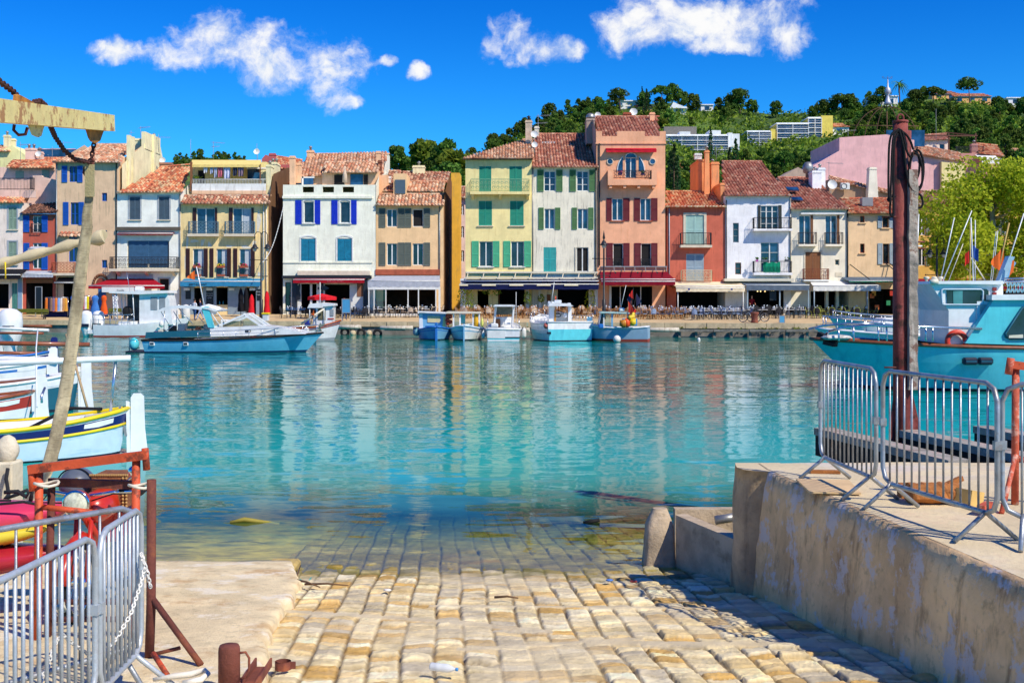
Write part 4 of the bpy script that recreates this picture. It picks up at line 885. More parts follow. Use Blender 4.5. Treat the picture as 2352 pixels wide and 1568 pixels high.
m = MB(); m.box(PX(668, Yt), PX(890, Yt), Yt, 115, PZ(455, Yt), PZ(402, Yt)); m.box(PX(742, Yt), PX(872, Yt), Yt-.5, Yt+3, PZ(455, Yt), PZ(395, Yt)); h.part('attic_wall', m, RY)
g = MB()
for a, b, c, d in ((674, 694, 409, 424), (696, 720, 409, 424), (805, 834, 401, 425)): g.box(PX(a, Yt-.5), PX(b, Yt-.5), Yt-.62, Yt-.4, PZ(d, Yt-.5), PZ(c, Yt-.5))
h.part('attic_window', g, GLASSB); g = MB()
for a, b in ((768, 792), (836, 845)): g.box(PX(a, Yt-.5), PX(b, Yt-.5), Yt-.60, Yt-.4, PZ(425, Yt-.5), PZ(402, Yt-.5))
h.part('attic_door', g, DARK); h.blk(672, 722, 406, 409, 0, .1, WHITEP, 'attic_frame', at=Yt-.65).location.y += Yt-.65-h.Y; h.blk(693, 697, 406, 425, 0, .1, WHITEP, 'attic_frame', at=Yt-.65).location.y += Yt-.65-h.Y
tile_roof(h.root, P3(668, 407, 106.4), P3(880, 400, 107.2), P3(889, 355, 114.5), P3(712, 355, 114.5), PAL_SUN, seed=15, cw=.3, rh=.42)
tile_roof(h.root, P3(742, 397, 105.9), P3(868, 396, 105.9), P3(872, 374, 109.2), P3(748, 374, 109.2), PAL_SUN, seed=16, cw=.3, rh=.42)
h.chimney(704.5, 720, 345, 365, 113, RY, 1); h.chimney(665, 677, 358, 424, 105.5, RY, 0); h.chimney(677, 691, 374, 420, 106.2, RY, 0); h.chimney(864, 873.5, 347, 392, 109, RY, 0); h.chimney(868, 876, 368, 430, 108, pbr('old_brick', HX('#7e4a34')), 0)
m = MB(); xr = PX(854, 103.9); m.add([(xr+.35,103.9,1.3),(xr+.35,103.9,PZ(424,103.9)),(xr+.35,107,PZ(400,107)),(xr+.35,114.5,PZ(352,114.5)),(xr+.35,116,PZ(360,116)),(xr+.35,116,1.3)], [(0,1,2,3,4,5)]); m.box(xr, xr+.35, 103.9, 104.3, 1.3, PZ(424.5, 103.9)); h.part('side_wall', m, CRM, fix=False); h.dish(882, 395, 7, 112)
q = MB(); q.lathe([(.03, 0), (.03, .3), (.22, .35), (.2, 1.0), (.02, 1.75)], (PX(792, 105.2), 105.2, PZ(427, 105.2)), 8); q.build('closed_parasol', fabric('beige_parasol', '#cbb59c'), label='closed beige parasol on the cream house roof terrace', cat='parasol')
ORA = stucco('peach_stucco', '#f0b884', stain='#c99e72', samt=.3)
h = House('town_house', 'peach house with grey green shutters and glazed white terrace below', 862.5, 1019, 468, ORA, Y=104.1, D=12)
for (a, b, c, d), (y0, y1) in zip(((888.5, 912, 870.7, 929), (947.6, 972, 929.8, 988)) * 2, ((480.6, 521),)*2 + ((559, 609),)*2):
 h.win(a, b, y0, y1, n=2 if not (a > 940 and y0 < 500) else 1, sh=SAGE, shl=(c, c+15), shr=(d-15, d), shy=(y0-2, y1+1), sill=None, dark=(a > 940 and y0 < 500))
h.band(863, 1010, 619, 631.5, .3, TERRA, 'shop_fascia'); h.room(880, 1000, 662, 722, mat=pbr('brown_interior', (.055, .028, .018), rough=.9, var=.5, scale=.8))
h.awning(844.6, 1011, 632, 645, 659, 3.0, F_LGREY, F_LGREY, wall_px=(866, 1010)); Yg = 101.1
m = MB()
for a in (846, 858, 885, 936, 960, 1000, 1009): m.box(PX(a, Yg), PX(a, Yg)+.09, Yg, Yg+.09, 1.36, PZ(659, Yg))
m.box(PX(845, Yg), PX(1011, Yg), Yg-.02, Yg+.12, PZ(665, Yg), PZ(659, Yg)); m.box(PX(846, Yg), PX(1010, Yg), Yg, Yg+.08, 1.34, 1.55)
for yy in (102, 102.6, 103.2): m.box(PX(1003, Yg)+.1, PX(1003, Yg)+.2, yy, yy+.08, 1.36, PZ(660, Yg))
tf = h.part('terrace_frame', m, WHITEP); g = MB(); g.quad((PX(860, Yg), Yg+.05, 1.56), (PX(885, Yg), Yg+.05, 1.56), (PX(885, Yg), Yg+.05, PZ(666, Yg)), (PX(860, Yg), Yg+.05, PZ(666, Yg))); h.part('pane', g, clearglass(), tf, fix=False)
h.roof([(864, 472, -.45), (1020, 472, -.45), (1014, 447, 1.6), (872, 447, 1.6)], PAL_SUN, seed=17, cw=.3, rh=.42); h.gutter(862, 1020, 471, STONE); h.pipe(1010, 472, 640); h.wall(sides='lr')
Yu = 106.; m = MB(); m.box(PX(880, Yu), PX(1019, Yu), Yu, 116, PZ(470, Yu), PZ(437, Yu)); m.box(PX(905, Yu), PX(935, Yu), Yu-.5, Yu+3, PZ(452, Yu), PZ(400, Yu)); h.part('attic_wall', m, ORA); g = MB(); g.box(PX(908, Yu-.5), PX(931, Yu-.5), Yu-.6, Yu-.4, PZ(445, Yu-.5), PZ(413, Yu-.5)); h.part('attic_shutter', g, SLATE)
tile_roof(h.root, P3(935, 440, 105.7), P3(1019, 440, 105.7), P3(1022, 418, 109), P3(940, 418, 109), PAL_SUN, seed=18, cw=.3, rh=.42); tile_roof(h.root, P3(880, 440, 105.7), P3(905, 440, 105.7), P3(920, 394, 113), P3(893, 394, 113), PAL_MIX, seed=19, cw=.3, rh=.42); tile_roof(h.root, P3(918, 420, 109.), P3(1024, 420, 109.), P3(1034, 398, 114), P3(925, 396, 114), PAL_MIX, seed=20, cw=.3, rh=.42)
h.chimney(948, 975, 380, 405, 113, cw, 1); h.chimney(889, 897, 405, 420, 108, WHITEP, 0)
m = MB(); xr = PX(1019, 104.1); m.add([(xr+.02,104.1,1.3),(xr+.02,104.1,PZ(470,104.1)),(xr+.02,105.7,PZ(440,105.7)),(xr+.02,114,PZ(400,114)),(xr+.02,118,PZ(420,118)),(xr+.02,118,1.3)], [(0,1,2,3,4,5)]); h.part('side_wall', m, SIDE_SHADE, fix=False)  # shade of the alley put into the side wall's brown colour
h = House('background_house', 'tall bright yellow house end in the alley', 1036, 1056, 397, stucco('bright_yellow_stucco', '#e2a822'), Y=126, D=4, group='houses behind the quay row'); h.wall()
h = House('background_house', 'pale pink alley house with small windows behind the yellow wall', 1050, 1095, 455, stucco('alley_pink', '#dcbfae'), Y=134, D=8, group='houses behind the quay row')
for y0 in (468, 520, 575): h.win(1058, 1066, y0, y0+26, n=2, rows=2)
h.wall(); h.roof([(1048, 455, -.4), (1098, 455, -.4), (1098, 430, 5), (1050, 430, 5)], PAL_MIX, seed=21)
YEL = stucco('yellow_stucco', '#f3cd8a', stain='#cdb070', samt=.3)
h = House('town_house', 'butter yellow house with jade shutters and long green balcony', 1069, 1221.5, 365, YEL, Y=103.9, D=11)
h.win(1100.5, 1128.5, 382, 442, closed=JADE); h.win(1170, 1199, 382, 442, closed=JADE); h.win(1099.5, 1130, 461.4, 518, closed=JADE, sill=STONE); h.win(1171.4, 1202.7, 461.4, 518, closed=JADE, sill=STONE)
h.rail(1082, 1215, 413.6, 441.5, .8, paint('green_iron', '#7fae8a', .8), slab=448, slabm=YEL, style='scroll', brackets=(1086, 1149, 1212))
m = MB(); m.quad((h.X(1083), 103.2, h.Z(441)), (h.X(1214), 103.2, h.Z(441)), (h.X(1214), 103.2, h.Z(415)), (h.X(1083), 103.2, h.Z(415)))
h.win(1101, 1131.5, 554.4, 612, n=2, sh=MINT, shl=(1083.7, 1100), shr=(1132, 1147.3), sill=WHITEP); h.win(1173.7, 1203.4, 554.4, 612, n=2, sh=MINT, shl=(1156.5, 1172.5), shr=(1204, 1219.8), sill=WHITEP)
h.room(1144, 1205, 662, 722); h.blk(1097, 1122, 668, 722, -.0, .02, ORA, 'blind_arch')
h.wall(sides='lr'); h.roof([(1063, 364, -.5), (1224, 364, -.5), (1224, 322, 7), (1200, 322, 7)], PAL_SUN, seed=22, cw=.27, rh=.38); h.gutter(1063, 1223, 366, DKMET); h.chimney(1207, 1222, 276, 345, 109, pbr('rough_render', HX('#c9b39c'), rough=.95, var=.2, bump=.8), 1, cap=DKMET); h.dish(1227, 309, 8, 108.5); h.dish(1228, 333, 7, 107); h.antenna(1236, 262, 330, 110, ((.2, 1.4, 10), (.9, 1.0, 8)))
q = MB(); q.box(h.X(1058), h.X(1071), h.Y-.5, h.Y-.1, 1.35, h.Z(640)); h.part('shop_pier', q, WHITEP)
GCR = stucco('grey_cream_stucco', '#d9d2ba', stain='#9d998a', samt=.6)
h8 = h = House('town_house', 'weathered grey cream house with sage green shutters', 1222.5, 1371.5, 383, GCR, Y=104.0, D=11)
h.win(1249.5, 1276, 393, 439, n=2, rows=2, sh=OLIVE, shl=(1234, 1249), shr=(1277, 1292), shy=(390, 440)); h.win(1324.7, 1351.7, 393, 439, n=2, rows=2, sh=OLIVE, shl=(1308, 1323), shr=(1353, 1367), shy=(390, 440))
h.win(1250.5, 1273.6, 479.6, 526, n=2, sh=OLIVE, shl=(1237, 1249), shr=(1275, 1287), shy=(477, 527), glass=GLASSB); h.win(1326.3, 1350, 479.6, 526, n=2, sh=OLIVE, shl=(1313.5, 1325.5), shr=(1351, 1363), shy=(477, 527), glass=GLASSB)
h.win(1248.5, 1277.5, 568, 624, closed=TURQ); h.win(1324, 1351.7, 568, 624, n=2, sh=CREAMP, shl=(1320.5, 1324), shr='no', dark=True)
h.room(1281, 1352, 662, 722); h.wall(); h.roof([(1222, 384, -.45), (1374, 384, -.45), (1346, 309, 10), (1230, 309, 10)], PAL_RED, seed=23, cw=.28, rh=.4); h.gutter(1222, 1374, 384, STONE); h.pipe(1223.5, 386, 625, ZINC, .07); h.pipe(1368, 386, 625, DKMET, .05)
m = MB(); 
for a, b, c, d, Yk in ((1245, 1276, 327, 333, 111.2),): m.box(PX(a, Yk), PX(b, Yk), Yk-.3, Yk+.3, PZ(d, Yk), PZ(c, Yk))
h.part('skylight', m, paint('roof_glass', '#c8d2d6')); h.chimney(1228, 1238, 290, 320, 113, GCR, 0)
Yn = 101.6
aw = h.awning(1058, 1375, 641, 645, 648.5, 2.4, F_NAVY, F_NAVY, wall_px=(1069, 1371), bars=True)
h.awning(1055, 1375.5, 648.5, 652.5, 664.8, 2.9, F_NAVY, F_NAVY, name='lower_awning', wall_px=(1069, 1371), stripe=([(1055, 1075), (1107, 1139), (1170, 1202), (1233, 1265), (1296, 1328)], 652.5, 656.5, F_STRIPE))
m = MB()
for i in range(9): a = 1075+i*36.5; m.beam(P3(a, 628, 103.9), P3(a-3, 640, 101.7), .07, .07)
m.beam(P3(1070, 625.5, 103.8), P3(1373, 625.5, 103.8), .18, .14); m.beam(P3(1066, 638, 101.8), P3(1373, 638, 101.8), .12, .12); h.part('pergola', m, CREAMP)
for a, b in ((1208, 1215), (1366, 1373), (1237, 1243)): h.blk(a, b, 660, 722, -.5, -.1, WHITEP, 'shop_pier')
for a in (1256,): h.blk(a, a+9, 676, 697, -.06, -.01, RUSTW, 'menu_frame')
h.blk(1145.5, 1147, 662, 722, -.03, .02, RUSTW, 'window_frame'); text_mesh('lettering', 'Calu', .3, (h.X(1295), h.Y-.02, h.Z(698)), TXTG, h.root)
TAN = stucco('orange_stucco', '#eda27a', stain='#d98e58', samt=.3)
h = House('town_house', 'tallest orange house with maroon shutters and half round balcony window', 1370, 1528, 314, TAN, Y=104.0, D=12)
for a, b, c, d, y0, y1, dk in ((1405.4, 1430.8, 1393, 1445.8, 456, 506.6, 0), (1470.4, 1495, 1456.5, 1510, 456, 506.6, 0), (1407.7, 1431.5, 1393, 1446, 559, 612, 1), (1472, 1495.5, 1457, 1510, 559, 612, 1)):
 h.win(a, b, y0, y1, n=2 if not dk else 1, sh=MAROON, shl=(c, a), shr=(b+.5, d), dark=bool(dk), glass=GLASSB, sill=TERRA if not dk else None)
 if dk: h.rail(a, b, 595, 611, .06, DKMET, style='scroll')
h.win(1436.4, 1461.5, 362, 409, n=2, glass=GLASSB)
def fanpoly(cx, a, b, r, half): return
m = MB(); g = MB(); Yf = h.Y - .03
cx, zc = h.X(1449), h.Z(393); rx, rz = h.X(1480)-h.X(1449), h.Z(352)-h.Z(393)
for sgn in (-1, 1):
 pts = []; xin = (h.X(1467.5)-h.X(1449))
 th0 = math.acos(xin/rx)
 for i in range(13):
  t = th0*i/12.; pts.append((cx+sgn*rx*cos(t), zc+rz*sin(t)))
 pts = [(cx+sgn*xin, zc)] + pts
 g.prism(pts, Yf-.01, Yf+.02)
 for i in range(1, len(pts)-1): m.beam((pts[i][0], Yf-.02, pts[i][1]), (pts[i+1][0], Yf-.02, pts[i+1][1]), .07, .07)
top = [(h.X(1436.4), h.Z(362))] + [(h.X(1449)-(h.X(1449)-h.X(1436.4))*cos(pi*i/12), h.Z(362)+.42*sin(pi*i/12)) for i in range(1, 12)] + [(h.X(1461.5), h.Z(362))]
g.prism(top, Yf-.01, Yf+.02)
for i in range(len(top)-1): m.beam((top[i][0], Yf-.02, top[i][1]), (top[i+1][0], Yf-.02, top[i+1][1]), .08, .08)
aw_ = h.part('arch_window', m, WHITEP); h.part('pane', g, GLASSB, aw_)
for a in (1401, 1498.4):
 q = MB(); q.tube([(h.X(a)+.27*cos(2*pi*i/16), Yf-.02, h.Z(371.4)+.27*sin(2*pi*i/16)) for i in range(16)], .045, 5, closed=True); rw = h.part('round_window', q, STONE); g = MB(); g.prism([(h.X(a)+.25*cos(2*pi*i/16), h.Z(371.4)+.25*sin(2*pi*i/16)) for i in range(16)], Yf-.01, Yf+.02); h.part('pane', g, GLASSB, rw)
m = MB(); yb_ = h.Y-.9; X, Z = h.X, h.Z
m.box(X(1394.5), X(1506.6), yb_, h.Y, Z(427.5), Z(414)); m.box(X(1394.5), X(1407), yb_, yb_+.14, Z(414), Z(393)); m.box(X(1494), X(1506.6), yb_, yb_+.14, Z(414), Z(393)); m.box(X(1394.5), X(1394.5)+.14, yb_+.14, h.Y, Z(414), Z(393)); m.box(X(1506.6)-.14, X(1506.6), yb_+.14, h.Y, Z(414), Z(393))
for a in (1398, 1430, 1462, 1496): m.box(X(a), X(a+6), yb_+.1, h.Y, Z(434), Z(427.5))
bc = h.part('balcony', m, TAN); h.rail(1407, 1494, 394, 413, .85, DKMET, style='scroll', parent=bc)
for a in (1418, 1470):
 q = MB(); q.box(X(a), X(a+9), yb_+.1, yb_+.3, Z(404), Z(399)); f = h.part('flower_box', q, paint('violet_pot', '#6c3f7c'), bc)
 q = MB()
 for j in range(14): q.ball((RU(X(a), X(a+9)), yb_+RU(.05, .3), Z(399)+RU(0, .15)), .06, 5, 3)
 h.part('flowers', q, FL[1] if a < 1450 else LEAFG, f)
h.awning(1392, 1508, 340.5, 343, 350, .45, fabric('scarlet_awning_cloth', '#c22032'), name='folded_awning', bars=False)
h.band(1368, 1530, 328, 331, .10, TAN, 'cornice')
m = MB(); m.box(X(1369), X(1529), h.Y-.03, h.Y+.22, Z(329), Z(313)); m.box(X(1369), X(1383), h.Y-.03, h.Y+.22, Z(313), Z(301.6)); m.box(X(1417), X(1481), h.Y-.03, h.Y+.22, Z(313), Z(301.6)); m.box(X(1515), X(1529), h.Y-.03, h.Y+.22, Z(313), Z(301.6)); h.part('parapet', m, TAN)
h.room(1403, 1498, 658, 722); h.rail(1505, 1527, 600, 612, .0, DKMET) if False else None
m = MB(); m.box(X(1399), X(1404), h.Y-.15, h.Y, 1.35, Z(656)); m.box(X(1424), X(1426), h.Y+.1, h.Y+.2, 1.4, Z(658)); m.box(X(1471), X(1473), h.Y+.1, h.Y+.2, 1.4, Z(658)); h.part('shop_frame', m, WHITEP)
h.awning(1380, 1551, 624, 641, 644.5, 2.6, F_MAR, F_MAR, wall_px=(1378, 1532)); h.awning(1381, 1551, 642.5, 646, 655, 2.9, F_RED, F_MAR, name='lower_awning', wall_px=(1378, 1532))
m = MB()
for i in range(7): a = 1386+i*24; m.beam(P3(a, 613.5, 103.9), P3(a+1, 623.5, 101.8), .06, .06)
m.beam(P3(1380, 612.5, 103.9), P3(1532, 612.5, 103.9), .2, .1); h.part('pergola', m, GREYP); h.pipe(1376.5, 330, 610, DKMET, .07)
m = MB()
for a in (1412, 1463, 1508): m.box(PX(a, 101.3), PX(a+3, 101.3), 101.2, 101.45, PZ(628, 101.3), PZ(624, 101.3))
h.part('awning_lamp', m, DKMET)
text_mesh('lettering', 'S A R D I N E', .16, (PX(1520, 101.05), 101.02, PZ(650.5, 101.05)), fabric('pink_lettering', '#d0707e'), h.root) if False else None
m = MB(); m.add([(X(1368.5),h.Y,Z(300)),(X(1368.5),h.Y+3,PZ(278,h.Y+3)),(X(1368.5),h.Y+10,PZ(262,h.Y+10)),(X(1368.5),h.Y+12,PZ(262,h.Y+12)),(X(1368.5),h.Y+12,8),(X(1368.5),h.Y,8)], [(0,1,2,3,4,5)]); h.part('side_wall', m, stucco('grey_side_shade', '#a38e80'), fix=False)  # grey instead of orange: the side's shade is painted into the wall
h.wall(sides='lr'); h.roof([(1370, 315, .3), (1517, 315, .3), (1508, 269, 9), (1366, 269, 9)], PAL_RED, seed=24, cw=.29, rh=.42)
h.chimney(1492.8, 1504, 258, 287, 111, TAN, 0); h.chimney(1347, 1366, 272, 330, 108.5, stucco('grey_side_shade', '#a38e80'), 0, D=2)
q = MB(); q.lathe([(.05, 0), (.45, .02), (.45, .12), (.40, .3), (.22, .46), (.02, .5)], P3(1356.5, 272, 109.5), 14); h.part('chimney_dome', q, ZINC); h.dish(1373, 265, 7, 113); h.dish(1455, 258, 9, 115); h.chimney(1432, 1450, 258, 275, 114, TERRA, 0)
h = House('town_house', 'low brick red house with pale teal shutters and two small balconies', 1532, 1666, 475, stucco('red_stucco', '#bd6048', stain='#9a4a38', samt=.4), Y=104.1, D=10)
h.win(1575, 1617, 493.7, 562, closed=PALET, style='louvre'); h.blk(1569.8, 1575, 488.7, 563, -.07, .02, STONE, 'surround'); h.blk(1617, 1622.8, 488.7, 563, -.07, .02, STONE, 'surround'); h.blk(1575, 1617, 488.7, 493.7, -.07, .02, STONE, 'surround')
h.rail(1562, 1631, 536, 563, .7, DKMET, slab=569, slabm=STONE); h.win(1576, 1616.6, 583, 646, closed=LBLUE); h.rail(1564, 1633, 621, 646, .6, paint('cream_iron', '#cdbf9a'), style='scroll')
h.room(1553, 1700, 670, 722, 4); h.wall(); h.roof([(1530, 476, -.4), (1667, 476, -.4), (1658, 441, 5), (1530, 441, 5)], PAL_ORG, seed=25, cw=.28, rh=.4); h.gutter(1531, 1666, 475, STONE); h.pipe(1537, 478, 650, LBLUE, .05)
Yo = 108.; OC = stucco('orange_chimney_stucco', '#e09058'); h.chimney(1604, 1618, 366, 465, Yo+1, OC, 0, D=5); h.chimney(1617.5, 1631, 345, 470, Yo, OC, 1, taper=.15); h.chimney(1634, 1652, 372, 470, Yo+.5, OC, 1, D=3); h.chimney(1596, 1612, 352, 366, Yo+1.2, WHITEP, 0); h.antenna(1622, 315, 350, Yo, ((.4, .8, 6),)); h.antenna(1645, 340, 375, Yo+1, ((.2, 1., 8), (.6, .8, 5)))
h.chimney(1655, 1664, 420, 480, 105, OC, 0, D=4)
h.awning(1552, 1711, 647, 657, 660.5, 2.8, F_CREAM, F_CREAM, scallop=.5, wall_px=(1534, 1700)); h.awning(1553, 1711, 659.5, 661.5, 670, 3.0, F_CREAM, F_CREAM, name='lower_awning', wall_px=(1540, 1700)); 
for a in (1557, 1707):
 m = MB(); m.tube([(PX(a, 101.3), 101.3, 1.3), (PX(a, 101.3), 101.3, PZ(663, 101.3))], .05, 6); h.part('awning_post', m, WHITEP)
for a in (1580, 1678): h.blk(a, a+4.5, 662.5, 666.5, -.02, .0, paint('navy_badge', '#2d3a7c'), 'badge', at=101.0).location.y += 101.0-h.Y-.06
WHI = stucco('white_stucco', '#f0efea', stain='#c6c4bc', samt=.3, bump=1.)
h = House('town_house', 'rough white house with wrought belly balconies, green cloth on the lower one', 1666, 1816.5, 449, WHI, Y=104.0, D=11)
h.win(1747, 1787.5, 472.3, 527, n=3, rows=3, sh=paint('black_green_shutter', '#1f2b2a'), shl=(1740.5, 1747), shr=(1787.5, 1795)); h.rail(1729, 1814, 501, 526, .7, DKMET, slab=531, slabm=WHI, style='belly')
h.win(1683.5, 1697, 512, 557, n=1, rows=2, frame=GREYP); h.win(1747, 1789, 556.7, 626, n=2, rows=2, glass=GLASSB); b_ = h.rail(1729, 1814, 600.6, 626, .7, DKMET, slab=632, slabm=WHI, style='belly'); h.win(1688.7, 1702.5, 603, 630, n=1, rows=1, frame=RUSTW)
m = MB(); m.grid([[(h.X(1749)+(h.X(1788)-h.X(1749))*i/16, h.Y-.78+.05*sin(i*1.7), h.Z(626)), (h.X(1749)+(h.X(1788)-h.X(1749))*i/16, h.Y-.76+.03*sin(i*2.3), h.Z(603)+.05*sin(i*.9))] for i in range(17)]); h.part('green_cloth', m, fabric('emerald_cloth', '#0f8a68'), b_, fix=False)
for a, hx in ((1731, '#b0529c'), (1745, '#5d646c'), (1797, '#4a5058')):
 q = MB(); q.prism([(h.X(a)+.03, h.Z(602)), (h.X(a+(6 if a < 1740 else 13))-.03, h.Z(602)), (h.X(a+(6 if a < 1740 else 13)), h.Z(597)), (h.X(a), h.Z(597))], h.Y-.95, h.Y-.75); f = h.part('planter', q, paint('planter'+hx[1:], hx), b_); q = MB()
 for j in range(12): q.ball((RU(h.X(a), h.X(a+(6 if a < 1740 else 13))), h.Y-.85+RU(-.1, .1), h.Z(597)+RU(0, .2)), .06, 5, 3)
 h.part('plant', q, LEAFG, f)
h.room(1716, 1800, 667, 722, 4); h.wall(zridge=None); h.roof([(1664, 450, -.4), (1818, 450, -.4), (1748, 372, 10.5), (1658, 372, 10.5)], PAL_RED, seed=26, cw=.29, rh=.42); h.gutter(1665, 1818, 449.5, ZINC); h.pipe(1815, 450, 640, ZINC, .06); h.pipe(1668, 460, 640, DKMET, .05)
h.band(1660, 1818, 640, 646, .9, CREAMP, 'canopy_top'); h.awning(1714, 1859, 648, 654.5, 666.5, 2.9, F_GREY, F_GREY, wall_px=(1700, 1845))
m = MB()
for a in (1716, 1790, 1856): m.box(PX(a, 101.2), PX(a, 101.2)+.1, 101.2, 101.3, 1.3, PZ(660, 101.2))
h.part('terrace_post', m, LBLUE); h.blk(1768, 1783, 668, 690, -2.4, -2.36, BOARD, 'menu_board', at=101.6)
m = MB()
for a in (1740, 1747, 1757, 1772, 1777): m.ball(P3(a, 669, 105.2), .06, 6, 4)
k = NT('warm_bulb'); em = k.new('ShaderNodeEmission'); em.inputs[0].default_value = (1, .72, .3, 1); em.inputs[1].default_value = 2.5; k.link(em.outputs[0], k.out.inputs[0]); BULB = k.mat
h.part('lamp_bulb', m, BULB)
CPK = stucco('cream_pink_stucco', '#f2d6c0', stain='#d8c2a4', samt=.3)
h = House('town_house', 'creamy house with paired french windows and a rusty scrollwork balcony', 1817, 1948.6, 479, CPK, Y=104.05, D=10)
for a, b in ((1835, 1861.6), (1896, 1922)): h.win(a, b, 495, 562, n=2, sh=RUSTW, shl='no', shr=(b, b+5.5), glass=GLASSB); h.rail(a-2, b+11, 534.7, 561, .5, DKMET, slab=566, slabm=CPK)
h.win(1849.6, 1885, 578.6, 642, closed=RUSTW, style='plank', surround=STONE); h.rail(1843.7, 1900, 618, 642, .6, pbr('rusty_iron', HX('#7c3f2a'), rough=.8), slab=646, slabm=WHITEP, style='scroll'); h.win(1918, 1928, 596, 609, n=1, frame=STONE); h.band(1838, 1938, 489, 493, .3, WHITEP, 'awning_box')
h.blk(1918.5, 1934, 626, 635, -.04, .0, STONE, 'plaque'); h.blk(1898.5, 1901, 530, 534, -.03, 0, WHITEP, 'lamp_box') if False else None
h.room(1862, 1990, 669, 722, 4); h.wall(); h.roof([(1815, 480, -.4), (1950, 480, -.4), (1866, 409, 10), (1786, 409, 10)], PAL_RED, seed=27, cw=.29, rh=.42); h.gutter(1816, 1950, 480, STONE); h.pipe(1946, 482, 640, DKMET, .07)
h.awning(1868, 2023, 645, 656.5, 668, 3.0, F_WHITE, F_WHITE, wall_px=(1860, 2005)); m = MB()
for a in (1870, 1992): m.tube([(PX(a, 101.1), 101.1, 1.3), (PX(a, 101.1), 101.1, PZ(662, 101.1))], .055, 6)
h.part('awning_post', m, LBLUE)
for a, b in ((1897, 1903), (1921, 1927)): h.blk(a, b, 668, 722, -.1, .4, CPK, 'shop_pier')
h.chimney(1866, 1887, 392, 435, 110, WHI, 1, D=1.4); h.chimney(1880, 1896, 385, 440, 111, WHI, 1, D=1.6); m = MB(); m.lathe([(.25, 0), (.25, .4), (.5, .5), (.55, 1.1), (.3, 1.5), (.02, 1.55)], P3(1856, 408, 112), 10); h.part('roof_vent', m, ZINC); h.dish(1911, 425, 11, 109); h.antenna(1904, 370, 420, 111, ((.2, 1.6, 12),))
m = MB(); m.obox(P3(1820, 434, 108.2), (1.1, .9, .12), Matrix.Rotation(.4, 3, 'X')); m.obox(P3(1830, 457, 105.6), (1., .8, .12), Matrix.Rotation(.4, 3, 'X')); h.part('skylight', m, GLASSB)
PCH = stucco('apricot_stucco', '#f1bd90', stain='#d9a876', samt=.3)
h = House('town_house', 'plain apricot house with small windows half hidden by the red steel post', 1949, 2066, 489, PCH, Y=104.1, D=10)
h.win(1975.6, 1986, 495.7, 511, n=1, frame=TERRA, sill=PCH); h.win(1975.6, 1986, 559.6, 581, n=1, frame=TERRA, sill=PCH); h.win(2027, 2041, 496.6, 523, n=1, frame=RUSTW, sh=LBLUE, shl=(2016, 2026), shr=(2042, 2052), sill=PCH); h.win(2028, 2042, 559.6, 606, n=1, frame=RUSTW, sh=LBLUE, shl=(2016, 2027), shr=(2043, 2054), sill=PCH)
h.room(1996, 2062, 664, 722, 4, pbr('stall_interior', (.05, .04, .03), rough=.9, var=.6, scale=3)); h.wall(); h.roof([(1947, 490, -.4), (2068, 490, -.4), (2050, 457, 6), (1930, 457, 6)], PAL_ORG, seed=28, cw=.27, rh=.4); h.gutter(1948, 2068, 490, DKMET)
m = MB(); m.obox(P3(1990, 464, 106.5), (1.0, .8, .8)); h.part('roof_unit', m, GREYP); h.awning(1950, 2080, 636, 645, 648, 2.2, F_GREY, F_GREEN); m = MB()
for a in (1952, 2035, 2044): m.beam(P3(a, 607+ (0 if a < 2000 else -2), 104), P3(a+46, 642, 102), .06, .06)
h.part('awning_arm', m, DKMET)
for a, c, hx in ((1999, 674, '#d86a2c'), (2003, 668, '#e0a03c'), (2010, 700, '#d06a34'), (2036, 690, '#2f8a5c'), (2044, 668, '#c23a2a')): h.blk(a, a+9, c, c+11, -.2, -.1, paint('stall'+hx[1:], hx), 'stall_sign')
LIL = stucco('lilac_pink_stucco', '#dcaaa6', stain='#b98a92', samt=.3)
h = House('background_house', 'huge lilac pink windowless house rising behind the apricot house', 1928, 2216, 340, LIL, Y=124, D=14, group='houses behind the quay row')
m = MB(); m.prism([(PX(a, 124.), PZ(b, 124.)) for a, b in ((1780, 560), (1780, 428), (1860, 386), (1928, 346), (1928, 316), (2036, 309), (2100, 322), (2100, 352), (2216, 372), (2216, 560))], 124, 136); h.part('wall', m, LIL)
tile_roof(h.root, P3(2096, 352, 123.6), P3(2218, 372, 123.6), P3(2200, 352, 128), P3(2100, 334, 128), PAL_SUN, seed=29); m = MB(); m.obox(P3(2080, 318, 126), (4.2, .1, 1.8)); h.part('solar_panel', m, GLASSB); h.antenna(1948, 296, 318, 126, ((.2, .9, 6),)); h.antenna(2150, 250, 350, 130, ())
m = MB(); m.prism([(PX(a, 123.5), PZ(b, 123.5)) for a, b in ((2162, 490), (2162, 372), (2216, 378), (2216, 490))], 123.4, 123.9); h.part('yellow_panel', m, YEL)
h = House('background_house', 'low brown ridge wall with wedge chimney above the creamy house', 1905, 2080, 432, stucco('brown_wall', '#a5866a'), Y=114.5, D=8, group='houses behind the quay row')
m = MB(); m.prism([(PX(a, 114.5), PZ(b, 114.5)) for a, b in ((1905, 520), (1905, 412), (2080, 452), (2080, 520))], 114.5, 116); h.part('wall', m, stucco('brown_wall', '#a5866a')); tile_roof(h.root, P3(1905, 414, 114.3), P3(2080, 454, 114.3), P3(2080, 448, 115.5), P3(1905, 406, 115.5), PAL_SUN, seed=30, rh=.3)
